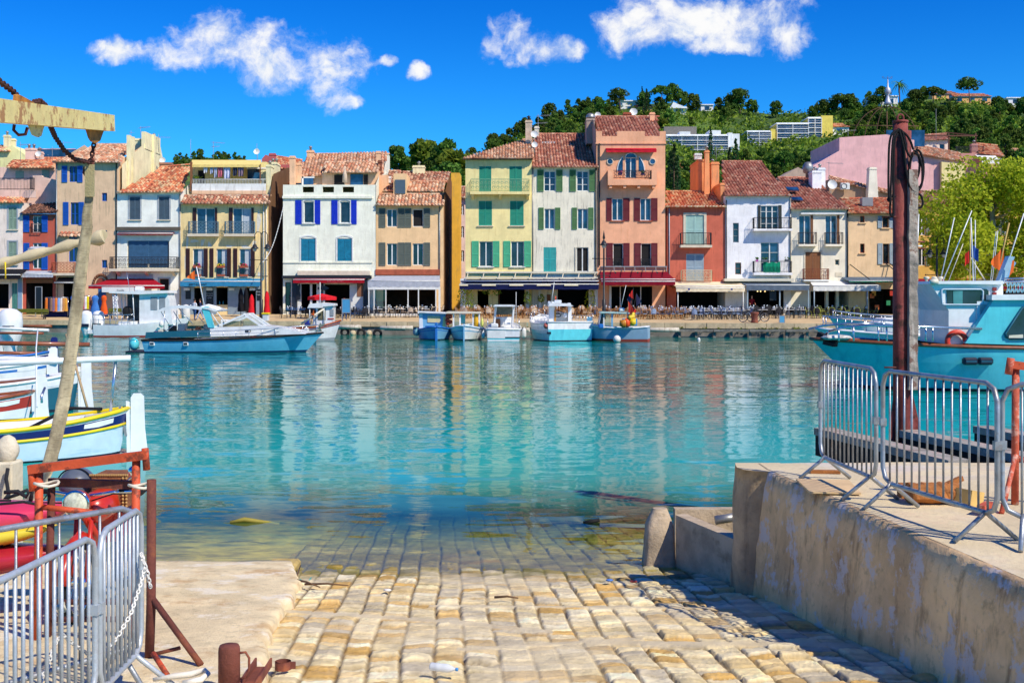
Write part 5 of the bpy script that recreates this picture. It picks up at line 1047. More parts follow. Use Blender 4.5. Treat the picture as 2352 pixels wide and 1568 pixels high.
h.chimney(1993, 2018, 384, 470, 113.5, CPK, 0, taper=.18); m = MB(); m.cbox(PX(1930, 114), PX(1950, 114), 113.7, 114.2, PZ(436, 114), PZ(421, 114), .04); ac = h.part('air_conditioner', m, WHITEP); q = MB(); q.tube([(PX(1937, 114)+.27*cos(i*2*pi/14), 113.68, PZ(428.5, 114)+.27*sin(i*2*pi/14)) for i in range(14)], .03, 4, closed=True); h.part('fan_grille', q, DKMET, ac)
h = House('background_house', 'small grey gabled house between tile roof and lilac house', 1788, 1880, 410, stucco('grey_gable', '#b29a84'), Y=121, D=8, group='houses behind the quay row'); h.wall(); m = MB(); m.prism([(PX(a, 121.), PZ(b, 121.)) for a, b in ((1786, 412), (1833, 384), (1882, 412))], 121, 127); h.part('gable', m, stucco('grey_gable', '#b29a84')); h.roof([(1790, 412, -.2), (1836, 388, -.2), (1836, 380, 3), (1790, 402, 3)], PAL_MIX, seed=31) if False else None
h = House('background_house', 'dark rose house with terrace railing on the right skyline', 2195, 2300, 352, stucco('rose_dark', '#b98378'), Y=138, D=10, group='houses behind the quay row'); h.wall(); h.roof([(2248, 352, -.3), (2306, 360, -.3), (2290, 335, 6), (2240, 330, 6)], PAL_ORG, seed=32); h.rail(2198, 2260, 336, 348, -.5, DKMET, parent=h.root); h.awning(2255, 2300, 356, 366, 376, 2., F_WHITE); h.chimney(2232, 2246, 330, 356, 139, stucco('rose_dark', '#b98378'), 1)
h = House('background_house', 'white rooftop cabin beside the pergola on the right skyline', 2100, 2180, 322, stucco('cabin_white', '#e4c8b4'), Y=142, D=6, group='houses behind the quay row'); h.win(2158, 2170, 330, 346, n=1); h.wall(); h.roof([(2098, 324, -.3), (2182, 320, -.3), (2170, 308, 4), (2110, 312, 4)], PAL_RED, seed=33)
m = MB()
for a in (2178, 2240): m.box(PX(a, 140), PX(a, 140)+.15, 140, 140.15, PZ(350, 140), PZ(306, 140))
m.beam(P3(2100, 312, 140), P3(2245, 312, 140), .15, .15); m.beam(P3(2170, 304, 141), P3(2245, 312, 140), .12, .12); h.part('pergola', m, pbr('pergola_wood', HX('#5e3a2a')))
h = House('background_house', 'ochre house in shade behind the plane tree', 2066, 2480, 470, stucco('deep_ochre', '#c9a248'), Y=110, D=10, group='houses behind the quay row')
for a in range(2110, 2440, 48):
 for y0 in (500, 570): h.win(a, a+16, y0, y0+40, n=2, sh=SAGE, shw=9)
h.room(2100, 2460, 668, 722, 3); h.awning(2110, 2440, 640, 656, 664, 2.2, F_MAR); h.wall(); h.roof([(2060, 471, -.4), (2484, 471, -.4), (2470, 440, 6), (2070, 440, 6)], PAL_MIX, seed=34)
h = House('background_house', 'yellow house with tiled gable and chimney at the far left skyline', -60, 56, 352, stucco('lemon_back', '#efd894'), Y=120, D=10, group='houses behind the quay row'); m = MB(); m.prism([(PX(a, 120.), PZ(b, 120.)) for a, b in ((-60, 420), (-60, 345), (0, 345), (28, 334), (57, 355), (57, 420))], 120, 128); h.part('wall', m, stucco('lemon_back', '#efd894')); h.roof([(-60, 348, -.3), (22, 348, -.3), (16, 336, 3), (-60, 336, 3)], PAL_SUN, seed=35); h.chimney(8, 21, 310, 345, 122, cw, 1); h.chimney(20, 33, 318, 345, 123, cw, 0)
h = House('background_house', 'low roof with solar panels behind the beige house', 40, 180, 375, stucco('back_orange', '#c98a64'), Y=122, D=8, group='houses behind the quay row'); h.wall(); h.roof([(50, 376, -.3), (180, 376, -.3), (170, 345, 7), (60, 345, 7)], PAL_ORG, seed=36); m = MB(); m.obox(P3(130, 352, 121), (5, .3, .8)); h.part('solar_panel', m, GLASSB); h.antenna(146, 325, 365, 122, ((.1, .9, 7),)); h.dish(112, 352, 6, 121)
PINE = foliage('pine_foliage', (.030, .085, .014), (.17, .27, .035)); LIME = foliage('lime_foliage', (.22, .34, .008), (.68, .76, .05), .5); BUSH = foliage('bush_foliage', (.05, .12, .01), (.26, .34, .03), .35); CYP = foliage('cypress_foliage', (.014, .045, .014), (.05, .11, .03))
BARK = pbr('pine_bark', HX('#6b5140'), rough=.95, var=.3, bump=.8, bscale=8)
def leaves(m, cols, c, rad, n, size, rn, base, flat=1.):
 for i in range(n):
  while True:
   d = Vector((rn.uniform(-1,1), rn.uniform(-1,1), rn.uniform(-1,1)))
   if .25 < d.length < 1: break
  d = d * (d.length ** -.45); p = Vector(c) + Vector((d.x*rad, d.y*rad, d.z*rad*flat))
  a = Vector((rn.gauss(0,1), rn.gauss(0,1), rn.gauss(0,1))).normalized(); b = a.orthogonal().normalized(); t = rn.uniform(0, 6.28)
  u = b*cos(t) + a.cross(b)*sin(t); w = a.cross(u); s = size*rn.uniform(.6, 1.3)
  m.add([p-u*s, p+w*s*.55, p+u*s, p-w*s*.55], [(0,1,2,3)], 0); v = min(1, max(0, base + rn.uniform(-.28, .28))); cols += [(v, v, v, 1)]*4
def tree(name, label, cat, H, crown, seed, mat, size=.4, per=46, trunk=.22, group=None, kind='pine', bark=None):
 rn = random.Random(seed); r = empty(name, (0,0,0), label, cat, group); t = MB(); m = MB(); cols = []
 lean = Vector((rn.uniform(-.06,.06)*H, rn.uniform(-.06,.06)*H, 0))
 if kind == 'cypress':
  t.tube([(0,0,-.5), (0,0,H*.9)], [trunk, .05], 6)
  for i in range(16): z = H*(.06+.92*i/15); leaves(m, cols, (rn.uniform(-.1,.1), rn.uniform(-.1,.1), z), crown*(1-(i/15.)**1.6)*.9+.12, per//2, size, rn, rn.uniform(.2,.7), 1.4)
 elif kind == 'palm':
  t.tube([(0,0,-.5), (lean.x*.5,lean.y*.5,H*.5), (lean.x,lean.y,H)], [trunk*1.2, trunk, trunk], 7)
  for i in range(26):
   a = 6.28*i/26+rn.uniform(-.2,.2); e = rn.uniform(-.2, 1.1); d = Vector((cos(a), sin(a), 0)); p = Vector((lean.x, lean.y, H)); pts = [p + d*(crown*q) + Vector((0,0,crown*(e*q-1.0*q*q))) for q in (0,.25,.5,.75,1)]
   s = Vector((-d.y, d.x, 0))
   for j in range(4):
    w0, w1 = .35*(1-j*.2), .35*(1-(j+1)*.22); m.add([pts[j]-s*w0, pts[j]+s*w0-Vector((0,0,.1)), pts[j+1]+s*w1-Vector((0,0,.1)), pts[j+1]-s*w1], [(0,1,2,3)]); v = rn.uniform(.3,.9); cols += [(v,v,v,1)]*4
 else:
  top = H*(.62 if kind == 'umbrella' else .8); t.tube([(0,0,-.6), (lean.x*.4,lean.y*.4,H*.3), (lean.x,lean.y,top)], [trunk*1.25, trunk, trunk*.45], 7)
  n = 20 if kind != 'broad' else 34
  for i in range(n):
   a = rn.uniform(0, 6.28); q = sqrt(rn.random())
   if kind == 'umbrella': c = Vector((lean.x+cos(a)*q*crown*.8, lean.y+sin(a)*q*crown*.8, H*(.86-.16*q*q)+rn.uniform(-.06,.06)*H)); rr = crown*rn.uniform(.24,.36); fl = .6
   elif kind == 'broad':
    z = rn.random(); w = sin(pi*min(1, .18+.75*z))**.7; c = Vector((lean.x+cos(a)*q*crown*.78*w, lean.y+sin(a)*q*crown*.78*w, H*(.34+.58*z))); rr = crown*rn.uniform(.2,.33); fl = .85
   else:
    z = rn.random(); w = (1-z*.75); c = Vector((lean.x+cos(a)*q*crown*.75*w, lean.y+sin(a)*q*crown*.75*w, H*(.26+.68*z))); rr = crown*rn.uniform(.24,.4)*(1-.35*z); fl = .75
   if i % 3 == 0: s = Vector((lean.x*.7, lean.y*.7, max(H*.25, min(top, c.z-H*.14)))); t.tube([s, (s+c)/2+Vector((0,0,-.05*H)), c], [trunk*.4, trunk*.25, .03], 5)
   leaves(m, cols, c, rr, per, size, rn, rn.uniform(.2,.75) , fl)
 m.c = cols; m.build('crown', mat, r, fix=False); t.build('trunk', bark or BARK, r); return r
rt = random.Random(11)
G_H = 'trees on the wooded hillside'
PROTO = [tree('pine_tree', 'dark green pine on the wooded hillside', 'tree', 9.5, 4.4, s, PINE, .50, 60, group=G_H, kind=kd) for s, kd in ((1, 'pine'), (2, 'pine'), (3, 'pine'), (4, 'pine'), (5, 'broad'))]
UMB = [tree('umbrella_pine', 'umbrella pine with a bare trunk standing on the skyline ridge', 'tree', 11.5, 5.6, s, PINE, .52, 60, trunk=.28, group='umbrella pines on the ridge', kind='umbrella') for s in (6, 7)]
CYPR = tree('cypress_tree', 'slim dark cypress among the hillside villas', 'tree', 11, 1.2, 8, CYP, .35, 44, group='cypresses on the hillside', kind='cypress')
BSH = [tree('green_bush', 'bright green garden shrub on the hillside', 'shrub', 4.2, 2.6, s, BUSH, .42, 50, group='bright shrubs on the hillside', kind='broad') for s in (9, 10)]
used = set()
def put(protos, px, t, sc, z=None, label=None, jz=0.):
 p = protos[rt.randrange(len(protos))] if isinstance(protos, list) else protos
 x, y, zz = hillp(px, t)
 if p.name not in used: used.add(p.name); p.location = (x, y, zz-.3); p.rotation_euler = (0, 0, rt.uniform(0, 6.3)); p.scale = (sc, sc, sc*rt.uniform(.85, 1.15)); return p
 return dup(p, (x, y, zz-.3), rt.uniform(0, 6.3), scale=(sc, sc, sc*rt.uniform(.85, 1.15)), label=label)
def visible_floor(px):   # rough skyline of the house row: nothing below it shows
 for a, b, y in ((-50, 380, 400), (380, 560, 372), (560, 900, 392), (880, 1066, 440), (1066, 1220, 345), (1220, 1366, 322), (1366, 1525, 285), (1525, 1610, 452), (1610, 1660, 380), (1660, 1800, 415), (1800, 1930, 400), (1930, 2100, 325), (2100, 2352, 420)):
  if a <= px < b: return y
 return 400
BLOCKED = [(1528, 1700, 296, 356), (1712, 1930, 262, 346), (1450, 1505, 228, 250), (1535, 1640, 234, 256), (2010, 2060, 215, 246), (2130, 2300, 204, 236)]
spots = []; tries = 0
while len(spots) < 255 and tries < 60000:
 tries += 1; px = rt.uniform(400, 2420)
 if px < 560 and rt.random() < .4: continue
 if 560 < px < 880: continue
 t = rt.uniform(.08, 1.0) if px > 900 else rt.uniform(.85, 1.)
 x, y, z = hillp(px, t); py = HZ - (z-CAMH)*FP/y
 if py > visible_floor(px) + 14: continue
 if any(a-8 < px < b+8 and c-2 < py < d+34 for a, b, c, d in BLOCKED): continue
 sc = rt.uniform(.42, .78) * (.62 if px < 600 else 1.0 if t > .5 else .85)
 s = 8.2*sc*FP/y*.42
 if any((px-a)**2 + ((py-b)*1.7)**2 < (s+c)**2*.42 for a, b, c in spots): continue
 spots.append((px, py, s)); put(PROTO, px, t, sc)
for px, sc in ((1425, 1.05), (1518, 1.1), (1700, 1.1), (1935, 1.1), (2228, 1.2), (2142, 1.15)): put(UMB, px, .945, sc*.72)
for px in range(1080, 2350, 27): put(PROTO[4], px+rt.uniform(-8, 8), .95, rt.uniform(.5, .85), label='bushy pine crowning the ridge of the hill') if rt.random() < .8 and not any(a < px < b for a, b in ((1452, 1482), (1606, 1640), (2136, 2280))) else None
for px, t in ((1478, .9), (1485, .92), (1632, .55), (1676, .42), (1690, .4), (1000, .9), (990, .95), (1012, .8), (1022, .85), (1540, .3), (1556, .25), (1548, .22), (1475, .95)): put(CYPR, px, t, rt.uniform(.7, 1.1))
n = 0
while n < 120:
 px = rt.uniform(960, 2400); t = rt.uniform(.15, .95); x, y, z = hillp(px, t); py = HZ - (z-CAMH)*FP/y
 if py > visible_floor(px)+10 or any(a-4 < px < b+4 and c < py < d+14 for a, b, c, d in BLOCKED): continue
 put(BSH, px, t, rt.uniform(.5, .95)); n += 1
pt = tree('palm_tree', 'palm with arching fronds on the right skyline beside the villas', 'palm tree', 9, 3.4, 3, PINE, group='palms on the skyline', kind='palm')
for i, px in enumerate((2067, 2098, 2112)):
 x, y, z = hillp(px, .96)
 if i == 0: pt.location = (x, y, z)
 else: dup(pt, (x, y, z), i*1.3, scale=.7)
u = tree('umbrella_pine', 'big round umbrella pine rising behind the peach house', 'tree', 5.2, 2.3, 21, PINE, .2, 190, trunk=.2, kind='broad'); u.location = P3(914, 414, 175)
for i, (px, py, Y, s) in enumerate(((975, 405, 210, .75), (1000, 415, 190, .7), (1025, 430, 180, .8), (1045, 440, 170, .7), (1030, 465, 160, .6), (962, 398, 230, .6), (1052, 490, 160, .5))): dup(PROTO[i % 5] if i % 3 else BSH[0], P3(px, py, Y), i*1.1, scale=s*(1 if i % 3 else 2), label='leafy tree climbing the bank behind the yellow alley wall', group='trees behind the alley')
m = MB(); cols = []; rn = random.Random(5)
for i in range(5200):
 px = rn.uniform(930, 2420); t = rn.uniform(.05, .99); x, y, z = hillp(px, t); py = HZ - (z-CAMH)*FP/y
 if py > visible_floor(px) + 12: continue
 leaves(m, cols, (x, y, z+.5), rn.uniform(1.5, 3.2), 17, .62, rn, rn.uniform(.1, .9), .7)
m.c = cols; m.build('hillside_scrub', foliage('scrub_foliage', (.05, .12, .012), (.30, .40, .035), .3), label='green scrub covering the hillside between the pines', kind='stuff', fix=False, loc=(60, 300, 40))
pl = tree('plane_tree', 'large bright lime green plane tree behind the turquoise trawler', 'tree', 11.5, 6.6, 31, LIME, .17, 620, trunk=.34, kind='broad', bark=pbr('plane_bark', HX('#a39678'), rough=.9, var=.35, scale=3)); pl.location = (PX(2292, 93), 93., 1.3); pl.scale = (1.08, .9, 1.08)
pl2 = tree('plane_tree', 'second plane tree cut off by the right edge of the picture', 'tree', 11.0, 5.5, 37, LIME, .18, 380, trunk=.34, kind='broad', bark=pbr('plane_bark', HX('#a39678'))); pl2.location = (PX(2455, 95), 95., 1.3)
HW = stucco('villa_white', '#f2f2ee', stain='#cfd2d4'); HG = glassmat('hill_glass', (.02, .06, .11), .1); HO = stucco('villa_orange', '#e6a86c'); HYL = stucco('villa_yellow', '#e8c64e')
def hill_depth(px, py):
 lo, hi = 0., 1.
 for i in range(30):
  t = (lo+hi)/2; x, y, z = hillp(px, t)
  if HZ-(z-CAMH)*FP/y > py: lo = t
  else: hi = t
 return hillp(px, lo)[1]
def villa(name, label, px0, px1, py0, py1, Y, mat, floors=1, roof=None, balc=False, side=None, D=9., group=None, cat='villa'):
 Y = hill_depth((px0+px1)/2, py1-1)
 x0, x1, z0, z1 = PX(px0, Y), PX(px1, Y), PZ(py1, Y), PZ(py0, Y); r = empty(name, ((x0+x1)/2, Y, z0), label, cat, group)
 m = MB(); m.box(x0, x1, Y, Y+D, z0-6, z1); m.build('wall', mat, r); fh = (z1-z0)/floors
 for f in range(floors):
  za = z0+f*fh
  if balc:
   n = max(2, int((x1-x0)/3.6))
   for i in range(n):
    a = x0+(x1-x0)*i/n; q = MB(); q.box(a+.12, a+(x1-x0)/n-.12, Y-.05, Y+.1, za+.03*fh, za+fh*.84); q.build('window', HG, r)
   q = MB(); q.box(x0-.1, x1+.1, Y-.8, Y+.0, za+fh-.14*fh, za+fh-.01); q.tube([(x0, Y-.75, za+.36*fh), (x1, Y-.75, za+.36*fh)], .035, 4)
   q.build('balcony', HW, r)
  else:
   n = max(1, int((x1-x0)/4.))
   for i in range(n):
    a = x0+(x1-x0)*(i+.5)/n; q = MB(); q.box(a-.9, a+.9, Y-.06, Y+.06, za+fh*.2, za+fh*.78); q.build('window', HG, r)
 if balc:
  q = MB(); n = max(2, int((x1-x0)/7.))
  for i in range(n+1): a = x0+(x1-x0)*i/n; q.box(a-.06, a+.06, Y-.78, Y, z0, z1-.05)
  q.build('party_wall', HW, r)
 if side is not None: q = MB(); q.box(x1-.05, x1+side, Y-.6, Y+D, z0-6, z1+.8); q.build('end_wall', HYL if mat is HYL else mat, r)
 if roof: tile_roof(r, (x0-.4, Y-.4, z1), (x1+.4, Y-.4, z1), (x1-.8, Y+D*.5, z1+D*.2), (x0+.8, Y+D*.5, z1+D*.2), roof, cw=.5, rh=.8, seed=int(px0))
 else: q = MB(); q.box(x0-.2, x1+.2, Y-.4, Y+D, z1, z1+.35); q.build('roof_slab', HW, r)
 return r
av = villa('apartment_block', 'long white apartment block with stacked terraces across the hillside', 1531, 1672, 312, 354, 250, HW, 4, balc=True, side=1.2, cat='apartments'); 
for a, b, c, d in ((1560, 1585, 303, 312), (1628, 1655, 300, 312), (1672, 1698, 308, 352)):
 q = MB(); Ya = av.location.y; q.box(PX(a, Ya), PX(b, Ya), Ya-.5, Ya+6, PZ(d, Ya), PZ(c, Ya)); q.build('roof_storey', HW, av)
q = MB(); Ya += 9; q.box(PX(1525, Ya), PX(1600, Ya), Ya, Ya+1, PZ(330, Ya), PZ(291, Ya)); q.build('retaining_wall', pbr('grey_retaining', HX('#7d7870'), rough=.95), label='grey retaining wall above the white apartment block', cat='wall')
villa('apartment_block', 'small blue glazed apartment block with yellow end wall, left of the stepped pair', 1716, 1770, 303, 336, 262, HYL, 4, balc=True, side=1.4, cat='apartments')
villa('apartment_block', 'wide blue glazed apartment block stepping down the slope', 1784, 1856, 285, 327, 266, HYL, 4, balc=True, cat='apartments')
villa('apartment_block', 'upper apartment block with tall yellow end wall', 1856, 1886, 272, 315, 268, HYL, 4, balc=True, side=3.6, cat='apartments')
villa('hill_villa', 'white modern villa between pines on the ridge', 1425, 1468, 233, 252, 405, HW, 2)
villa('hill_villa', 'low house with orange tile roof beside the white villa', 1458, 1500, 247, 256, 395, HO, 1, PAL_ORG)
v = villa('hill_villa', 'white villa with slanting white roof on the ridge', 1540, 1576, 248, 258, 398, HW, 1); Yv = v.location.y; q = MB(); q.prism([(PX(1538, Yv), PZ(250, Yv)), (PX(1546, Yv), PZ(236, Yv)), (PX(1580, Yv), PZ(250, Yv))], Yv-1, Yv+6); q.build('roof', HW, v)
villa('hill_villa', 'white cube villa with blue glass in the middle of the ridge', 1610, 1638, 242, 256, 400, HW, 1)
villa('hill_villa', 'pale grey villa under the iron weather vane', 2000, 2062, 222, 244, 400, HW, 1)
villa('hill_villa', 'orange villa with tiled roof on the right skyline', 2142, 2200, 216, 228, 402, HO, 1, PAL_RED); villa('hill_villa', 'wide terracotta villa with pale balcony below the skyline pines', 2190, 2276, 222, 236, 396, HO, 1, PAL_ORG)
villa('hill_villa', 'pale villa at the far right end of the ridge', 2312, 2352, 226, 240, 400, HW, 1)
villa('hill_villa', 'small white house with orange roof by the yellow block', 1905, 1950, 292, 312, 255, HW, 1, PAL_ORG); villa('hill_villa', 'white bungalow with tile roof above the red house', 1548, 1610, 388, 402, 185, HW, 1, PAL_ORG); villa('hill_villa', 'small tan house low on the hill above the red house', 1545, 1574, 432, 442, 165, HO, 1)
villa('hill_villa', 'small tile roofed house on the slope right of the lilac house', 2310, 2360, 352, 372, 200, HO, 1, PAL_SUN)
IR = pbr('weathered_iron', HX('#6b4a38'), rough=.8, var=.3)
r = empty('weather_vane', P3(2039, 236, 150), 'white ball finial with iron weather vane above the hillside', 'weather vane'); c = P3(2039, 238, 150); s = 150/FP
m = MB(); m.lathe([(10*s, -2*s), (7*s, 4*s), (4*s, 14*s), (3*s, 20*s), (6.5*s, 24*s), (7.5*s, 29*s), (6*s, 34*s), (2.2*s, 38*s), (1.5*s, 52*s), (.3*s, 56*s)], c, 12); m.build('finial', pbr('lead_finial', HX('#b9bcc6'), rough=.5, metal=.3), r)
m = MB(); m.tube([(c[0], c[1], c[2]+52*s), (c[0], c[1], c[2]+63*s)], .5*s, 5); m.tube([(c[0]-11*s, c[1], c[2]+58*s), (c[0]+11*s, c[1], c[2]+58*s)], .45*s, 5)
for a in (-11, 9): m.tube([(c[0]+a*s+2*s*cos(i), c[1], c[2]+60*s+2*s*sin(i)) for i in range(6)], .4*s, 4)
for sg in (-1, 1): m.tube([(c[0]+sg*(4+5*sin(i*.5))*s, c[1], c[2]+(30-i*2.2)*s) for i in range(12)], .5*s, 4)
m.build('vane', IR, r); m = MB(); m.tube([(c[0], c[1]+.3, 6), (c[0], c[1]+.3, c[2]+.3)], .06, 6); m.build('mast', IR, r); m = MB(); c2 = P3(2039, 245, 150)
for ex, ey in ((1985, 330), (1958, 330), (2012, 330), (2066, 330), (2108, 330)): e_ = P3(ex, ey, 150); m.tube([(c2[0]+(e_[0]-c2[0])*sin(t*pi/2), 150, e_[2]+(c2[2]-e_[2])*cos(t*pi/2)) for t in [i/10. for i in range(11)]], .05, 5)
m.tube([P3(1950, 288, 150), P3(2110, 290, 150)], .05, 5); m.build('iron_cage', IR, r)
BW = paint('boat_white', '#eef0ee', .95, rough=.3, coat=.3, stain=HX('#b8b4a6'), samt=.35, sstr=(1.5,1.5,.5)); BTUR = paint('boat_turquoise', '#5accd6', 1.0, rough=.3, coat=.4, stain=HX('#1b86a6'), samt=.4, sscale=.8); BNAVY = paint('boat_navy', '#16246a', .9, rough=.3, coat=.3)
BYEL = paint('boat_yellow', '#f3d21a', .95, rough=.35); BRED = paint('boat_red', '#b8372a', .85, rough=.5); BLUEB = paint('boat_blue', '#2a78c8', .85, rough=.4); SKYB = paint('boat_sky_blue', '#7db9dc', .85, rough=.4); BOOT = paint('boot_dark', '#18223a', .7)
VARN = pbr('varnished_wood', HX('#8a4a26'), rough=.35, var=.25, scale=6, coat=.4); TEAKD = pbr('teak_deck', HX('#b59a72'), rough=.7, var=.15, scale=4); DTEAL = paint('dark_teal', '#1f6f86', .7); STEEL = pbr('stainless', HX('#c8ccd0'), rough=.25, metal=.9, var=.05)
ROPE = pbr('pale_rope', HX('#d8d0ba'), rough=.9); DROPE = pbr('dark_rope', HX('#26282c'), rough=.9, bump=.8, bscale=60); FEND = paint('fender_white', '#e6e6dc', .9); ORNG = paint('orange_plastic', '#e8521c', .9); FLAGO = pbr('orange_flag', HX('#e2661c'), rough=.8); FLAGR = pbr('red_flag', HX('#d2281e'), rough=.8); NAVYC = pbr('navy_flag', HX('#2a2c52'), rough=.8)
BLK = paint('black_rubber', '#131416', .9, rough=.8); CANV = fabric('white_canvas', '#dfe4e4'); CLG = clearglass()
class Boat:
 def __init__(s, name, label, cx, cy, head, L, B, sheer, draft=.45, rake=.6, transom=True, group=None, cat='boat', flare=.35, aft=.8, srake=0.):
  s.c, s.h = (cx, cy), head; s.L, s.B, s.sh, s.draft, s.rake, s.tr, s.flare, s.aft, s.srake = L, B, sheer, draft, rake, transom, flare, aft, srake
  s.root = empty(name, (cx, cy, 0), label, cat, group)
 def T(s, x, y, z):
  c, n = cos(s.h), sin(s.h); return (s.c[0]+x*c-y*n, s.c[1]+x*n+y*c, z)
 def sheer(s, t):
  a, b, c = s.sh; return a*(1-t)*(1-2*t) + 4*b*t*(1-t)*1. + c*t*(2*t-1)
 def hb(s, t):
  if s.tr: f = (s.aft+(1-s.aft)*sin(pi/2*min(1, t/.45))) if t < .45 else max(0, 1-((t-.45)/.55)**2.4)
  else: f = sin(pi*min(1, max(0, .5+(t-.5)*1.0)))**.62 if 0 < t < 1 else 0
  return s.B/2*f
 def pt(s, t, f, side):     # f: -1 keel .. 0 waterline .. 1 gunwale
  zs = s.sheer(t); z = f*zs if f >= 0 else f*s.draft*(1-.5*t**3)
  g = max(0, f); hb = s.hb(t); fl = s.flare*(.35+.65*t**2)
  y = hb*(1-fl*(1-g)**1.3) if f >= 0 else hb*(1-fl)*(1-(-f)**1.6)
  k_ = 1-(g if f >= 0 else f*.6)
  x = -s.L/2+s.L*t - s.rake*k_*t**3.
  if not s.tr: x += s.rake*.5*k_*(1-t)**3
  else: x += s.srake*k_*(1-t)**3
  return s.T(x, side*y, z)
 def part(s, name, m, mat, parent=None, label=None, **kw): return m.build(name, mat, parent or s.root, label=label, **kw)
 def hull(s, bands, n=26, name='hull'):
  fs = [-1., -.6, -.25]; mats = []; mi = []
  lo = -.25
  for ft, mt in bands:
   if mt not in mats: mats.append(mt)
   k_ = max(1, int((ft-lo)/.16)); 
   if not mi: mi = [0, 0]
   for i in range(1, k_+1): fs.append(lo+(ft-lo)*i/k_); mi.append(mats.index(mt))
   lo = ft
  m = MB()
  for side in (1, -1):
   for j in range(len(fs)-1):
    m.grid([[s.pt(i/n, fs[j], side), s.pt(i/n, fs[j+1], side)] for i in range(n+1)], mi[j])
  if s.tr:
   for j in range(len(fs)-1): m.quad(s.pt(0, fs[j], 1), s.pt(0, fs[j], -1), s.pt(0, fs[j+1], -1), s.pt(0, fs[j+1], 1), mi[j])
  return s.part(name, m, mats)
 def deck(s, t0, t1, f, mat, name='deck', inset=.0, n=16):
  m = MB(); rows = []
  for i in range(n+1):
   t = t0+(t1-t0)*i/n; a, b = Vector(s.pt(t, f, 1)), Vector(s.pt(t, f, -1)); d = (b-a)*inset; rows.append([a+d, (a+b)/2+Vector((0,0,.03)), b-d])
  m.grid(rows); return s.part(name, m, mat, fix=False)
 def well(s, t0, t1, zf, mat, name='cockpit', n=12, inset=.04):
  m = MB(); L, Rr = [], []
  for i in range(n+1):
   t = t0+(t1-t0)*i/n
   for side, lst in ((1, L), (-1, Rr)):
    p = Vector(s.pt(t, .985, side)); o_ = Vector(s.T(-s.L/2+s.L*t, 0, p.z)); d = (o_-p); d = d.normalized()*min(inset*2, d.length); lst.append((p+d, (p.x+d.x*1.8, p.y+d.y*1.8, zf)))
  m.grid([list(p) for p in L]); m.grid([list(p) for p in Rr]); m.grid([[L[i][1], Rr[i][1]] for i in range(n+1)])
  m.quad(L[0][0], L[0][1], Rr[0][1], Rr[0][0]); m.quad(L[-1][0], L[-1][1], Rr[-1][1], Rr[-1][0]); return s.part(name, m, mat, fix=False)
 def rail(s, mat, f=1., r=.05, t0=0., t1=1., name='rub_rail', dz=0., out=0., n=26):
  m = MB()
  for side in (1, -1): m.tube([Vector(s.pt(t0+(t1-t0)*i/n, f, side))+Vector((0,0,dz)) for i in range(n+1)], r, 6)
  if s.tr and t0 == 0: m.tube([Vector(s.pt(0, f, 1))+Vector((0,0,dz)), Vector(s.pt(0, f, -1))+Vector((0,0,dz))], r, 6)
  return s.part(name, m, mat)
 def guard(s, t0, t1, h, n, mat=None, r=.022, name='guard_rail', side=(1, -1), inset=.04):
  m = MB()
  for sd in side:
   ps = [Vector(s.pt(t0+(t1-t0)*i/n, 1, sd)) for i in range(n+1)]
   m.tube([p+Vector((0,0,h)) for p in ps], r, 5); m.tube([p+Vector((0,0,h*.5)) for p in ps], r*.6, 4)
   for p in ps: m.tube([p, p+Vector((0,0,h))], r*.8, 5)
  return s.part(name, m, mat or STEEL)
 def box(s, x0, x1, y0, y1, z0, z1, mat, name, b=.03, parent=None, slope=None, label=None):
  m = MB(); m.cbox(x0, x1, y0, y1, z0, z1, b); v = []
  for x, y, z in m.v:
   k_ = (z-z0)/(z1-z0)
   if slope: x += slope[0]*k_*(1 if x > (x0+x1)/2 else 0) + slope[1]*k_*(1 if x <= (x0+x1)/2 else 0)
   v.append(s.T(x, y, z))
  m.v = v; return s.part(name, m, mat, parent, label)
 def pane(s, pts, mat=None, name='window', parent=None, frame=None, fr=.025):
  q = MB(); ps = [s.T(*p) for p in pts]; q.add(ps, [tuple(range(len(ps)))])
  w = s.part(name, q, mat or GLASS, parent, fix=False)
  if frame: f = MB(); f.tube(ps, fr, 4, closed=True, sm=False); s.part('frame', f, frame, w if w.parent == s.root else s.root)
  return w
 def tub(s, pts, r, mat, name, n=6, parent=None): m = MB(); m.tube([s.T(*p) for p in pts], r, n); return s.part(name, m, mat, parent)
 def fender(s, x, y, z, r=.12, l=.5, mat=None):
  m = MB(); m.lathe([(.02, 0), (r*.7, .05), (r, .15), (r, l-.15), (r*.7, l-.05), (.03, l), (.03, l+.08)], s.T(x, y, z), 8); return s.part('fender', m, mat or FEND)
def flag(b, p, w, h, mat, sg=-1, name='flag', tri=True, parent=None):
 m = MB(); N = 6; x, y, z = p
 m.grid([[(x+sg*w*i/N, y+.05*sin(i*1.8), z - (h*.35*i/N if tri else 0) - .03*i), (x+sg*w*i/N, y+.05*sin(i*1.8+.6), z - h + (h*.55*i/N if tri else 0) - .03*i)] for i in range(N+1)]); return m.build(name, mat, parent or b.root, fix=False)
GB = 'boats moored along the quay'
def ppoly(pts, Y, d): m = MB(); m.prism([(PX(a, Y), PZ(b, Y)) for a, b in pts], Y, Y+d); return m
Y = 62.; b = Boat('motor_cruiser', 'turquoise and white motor cruiser under way with folded canvas canopy and orange pennant', PX(528, Y), Y+1.5, 0, 412*Y/FP, 3.0, (.72, .80, 1.12), rake=1.0, flare=.4, aft=.86, srake=.12); K = b
b.hull([(.10, BNAVY), (.93, paint('cruiser_blue', '#66bfe2', 1., rough=.25, coat=.4, stain=HX('#8fd8ea'), samt=.4, sscale=.7)), (1.0, BW)]); b.rail(BLK, r=.06, f=.95); b.deck(0, .30, .8, TEAKD); b.deck(.28, 1, .99, BW, 'foredeck')
for px in (472, 533): pass
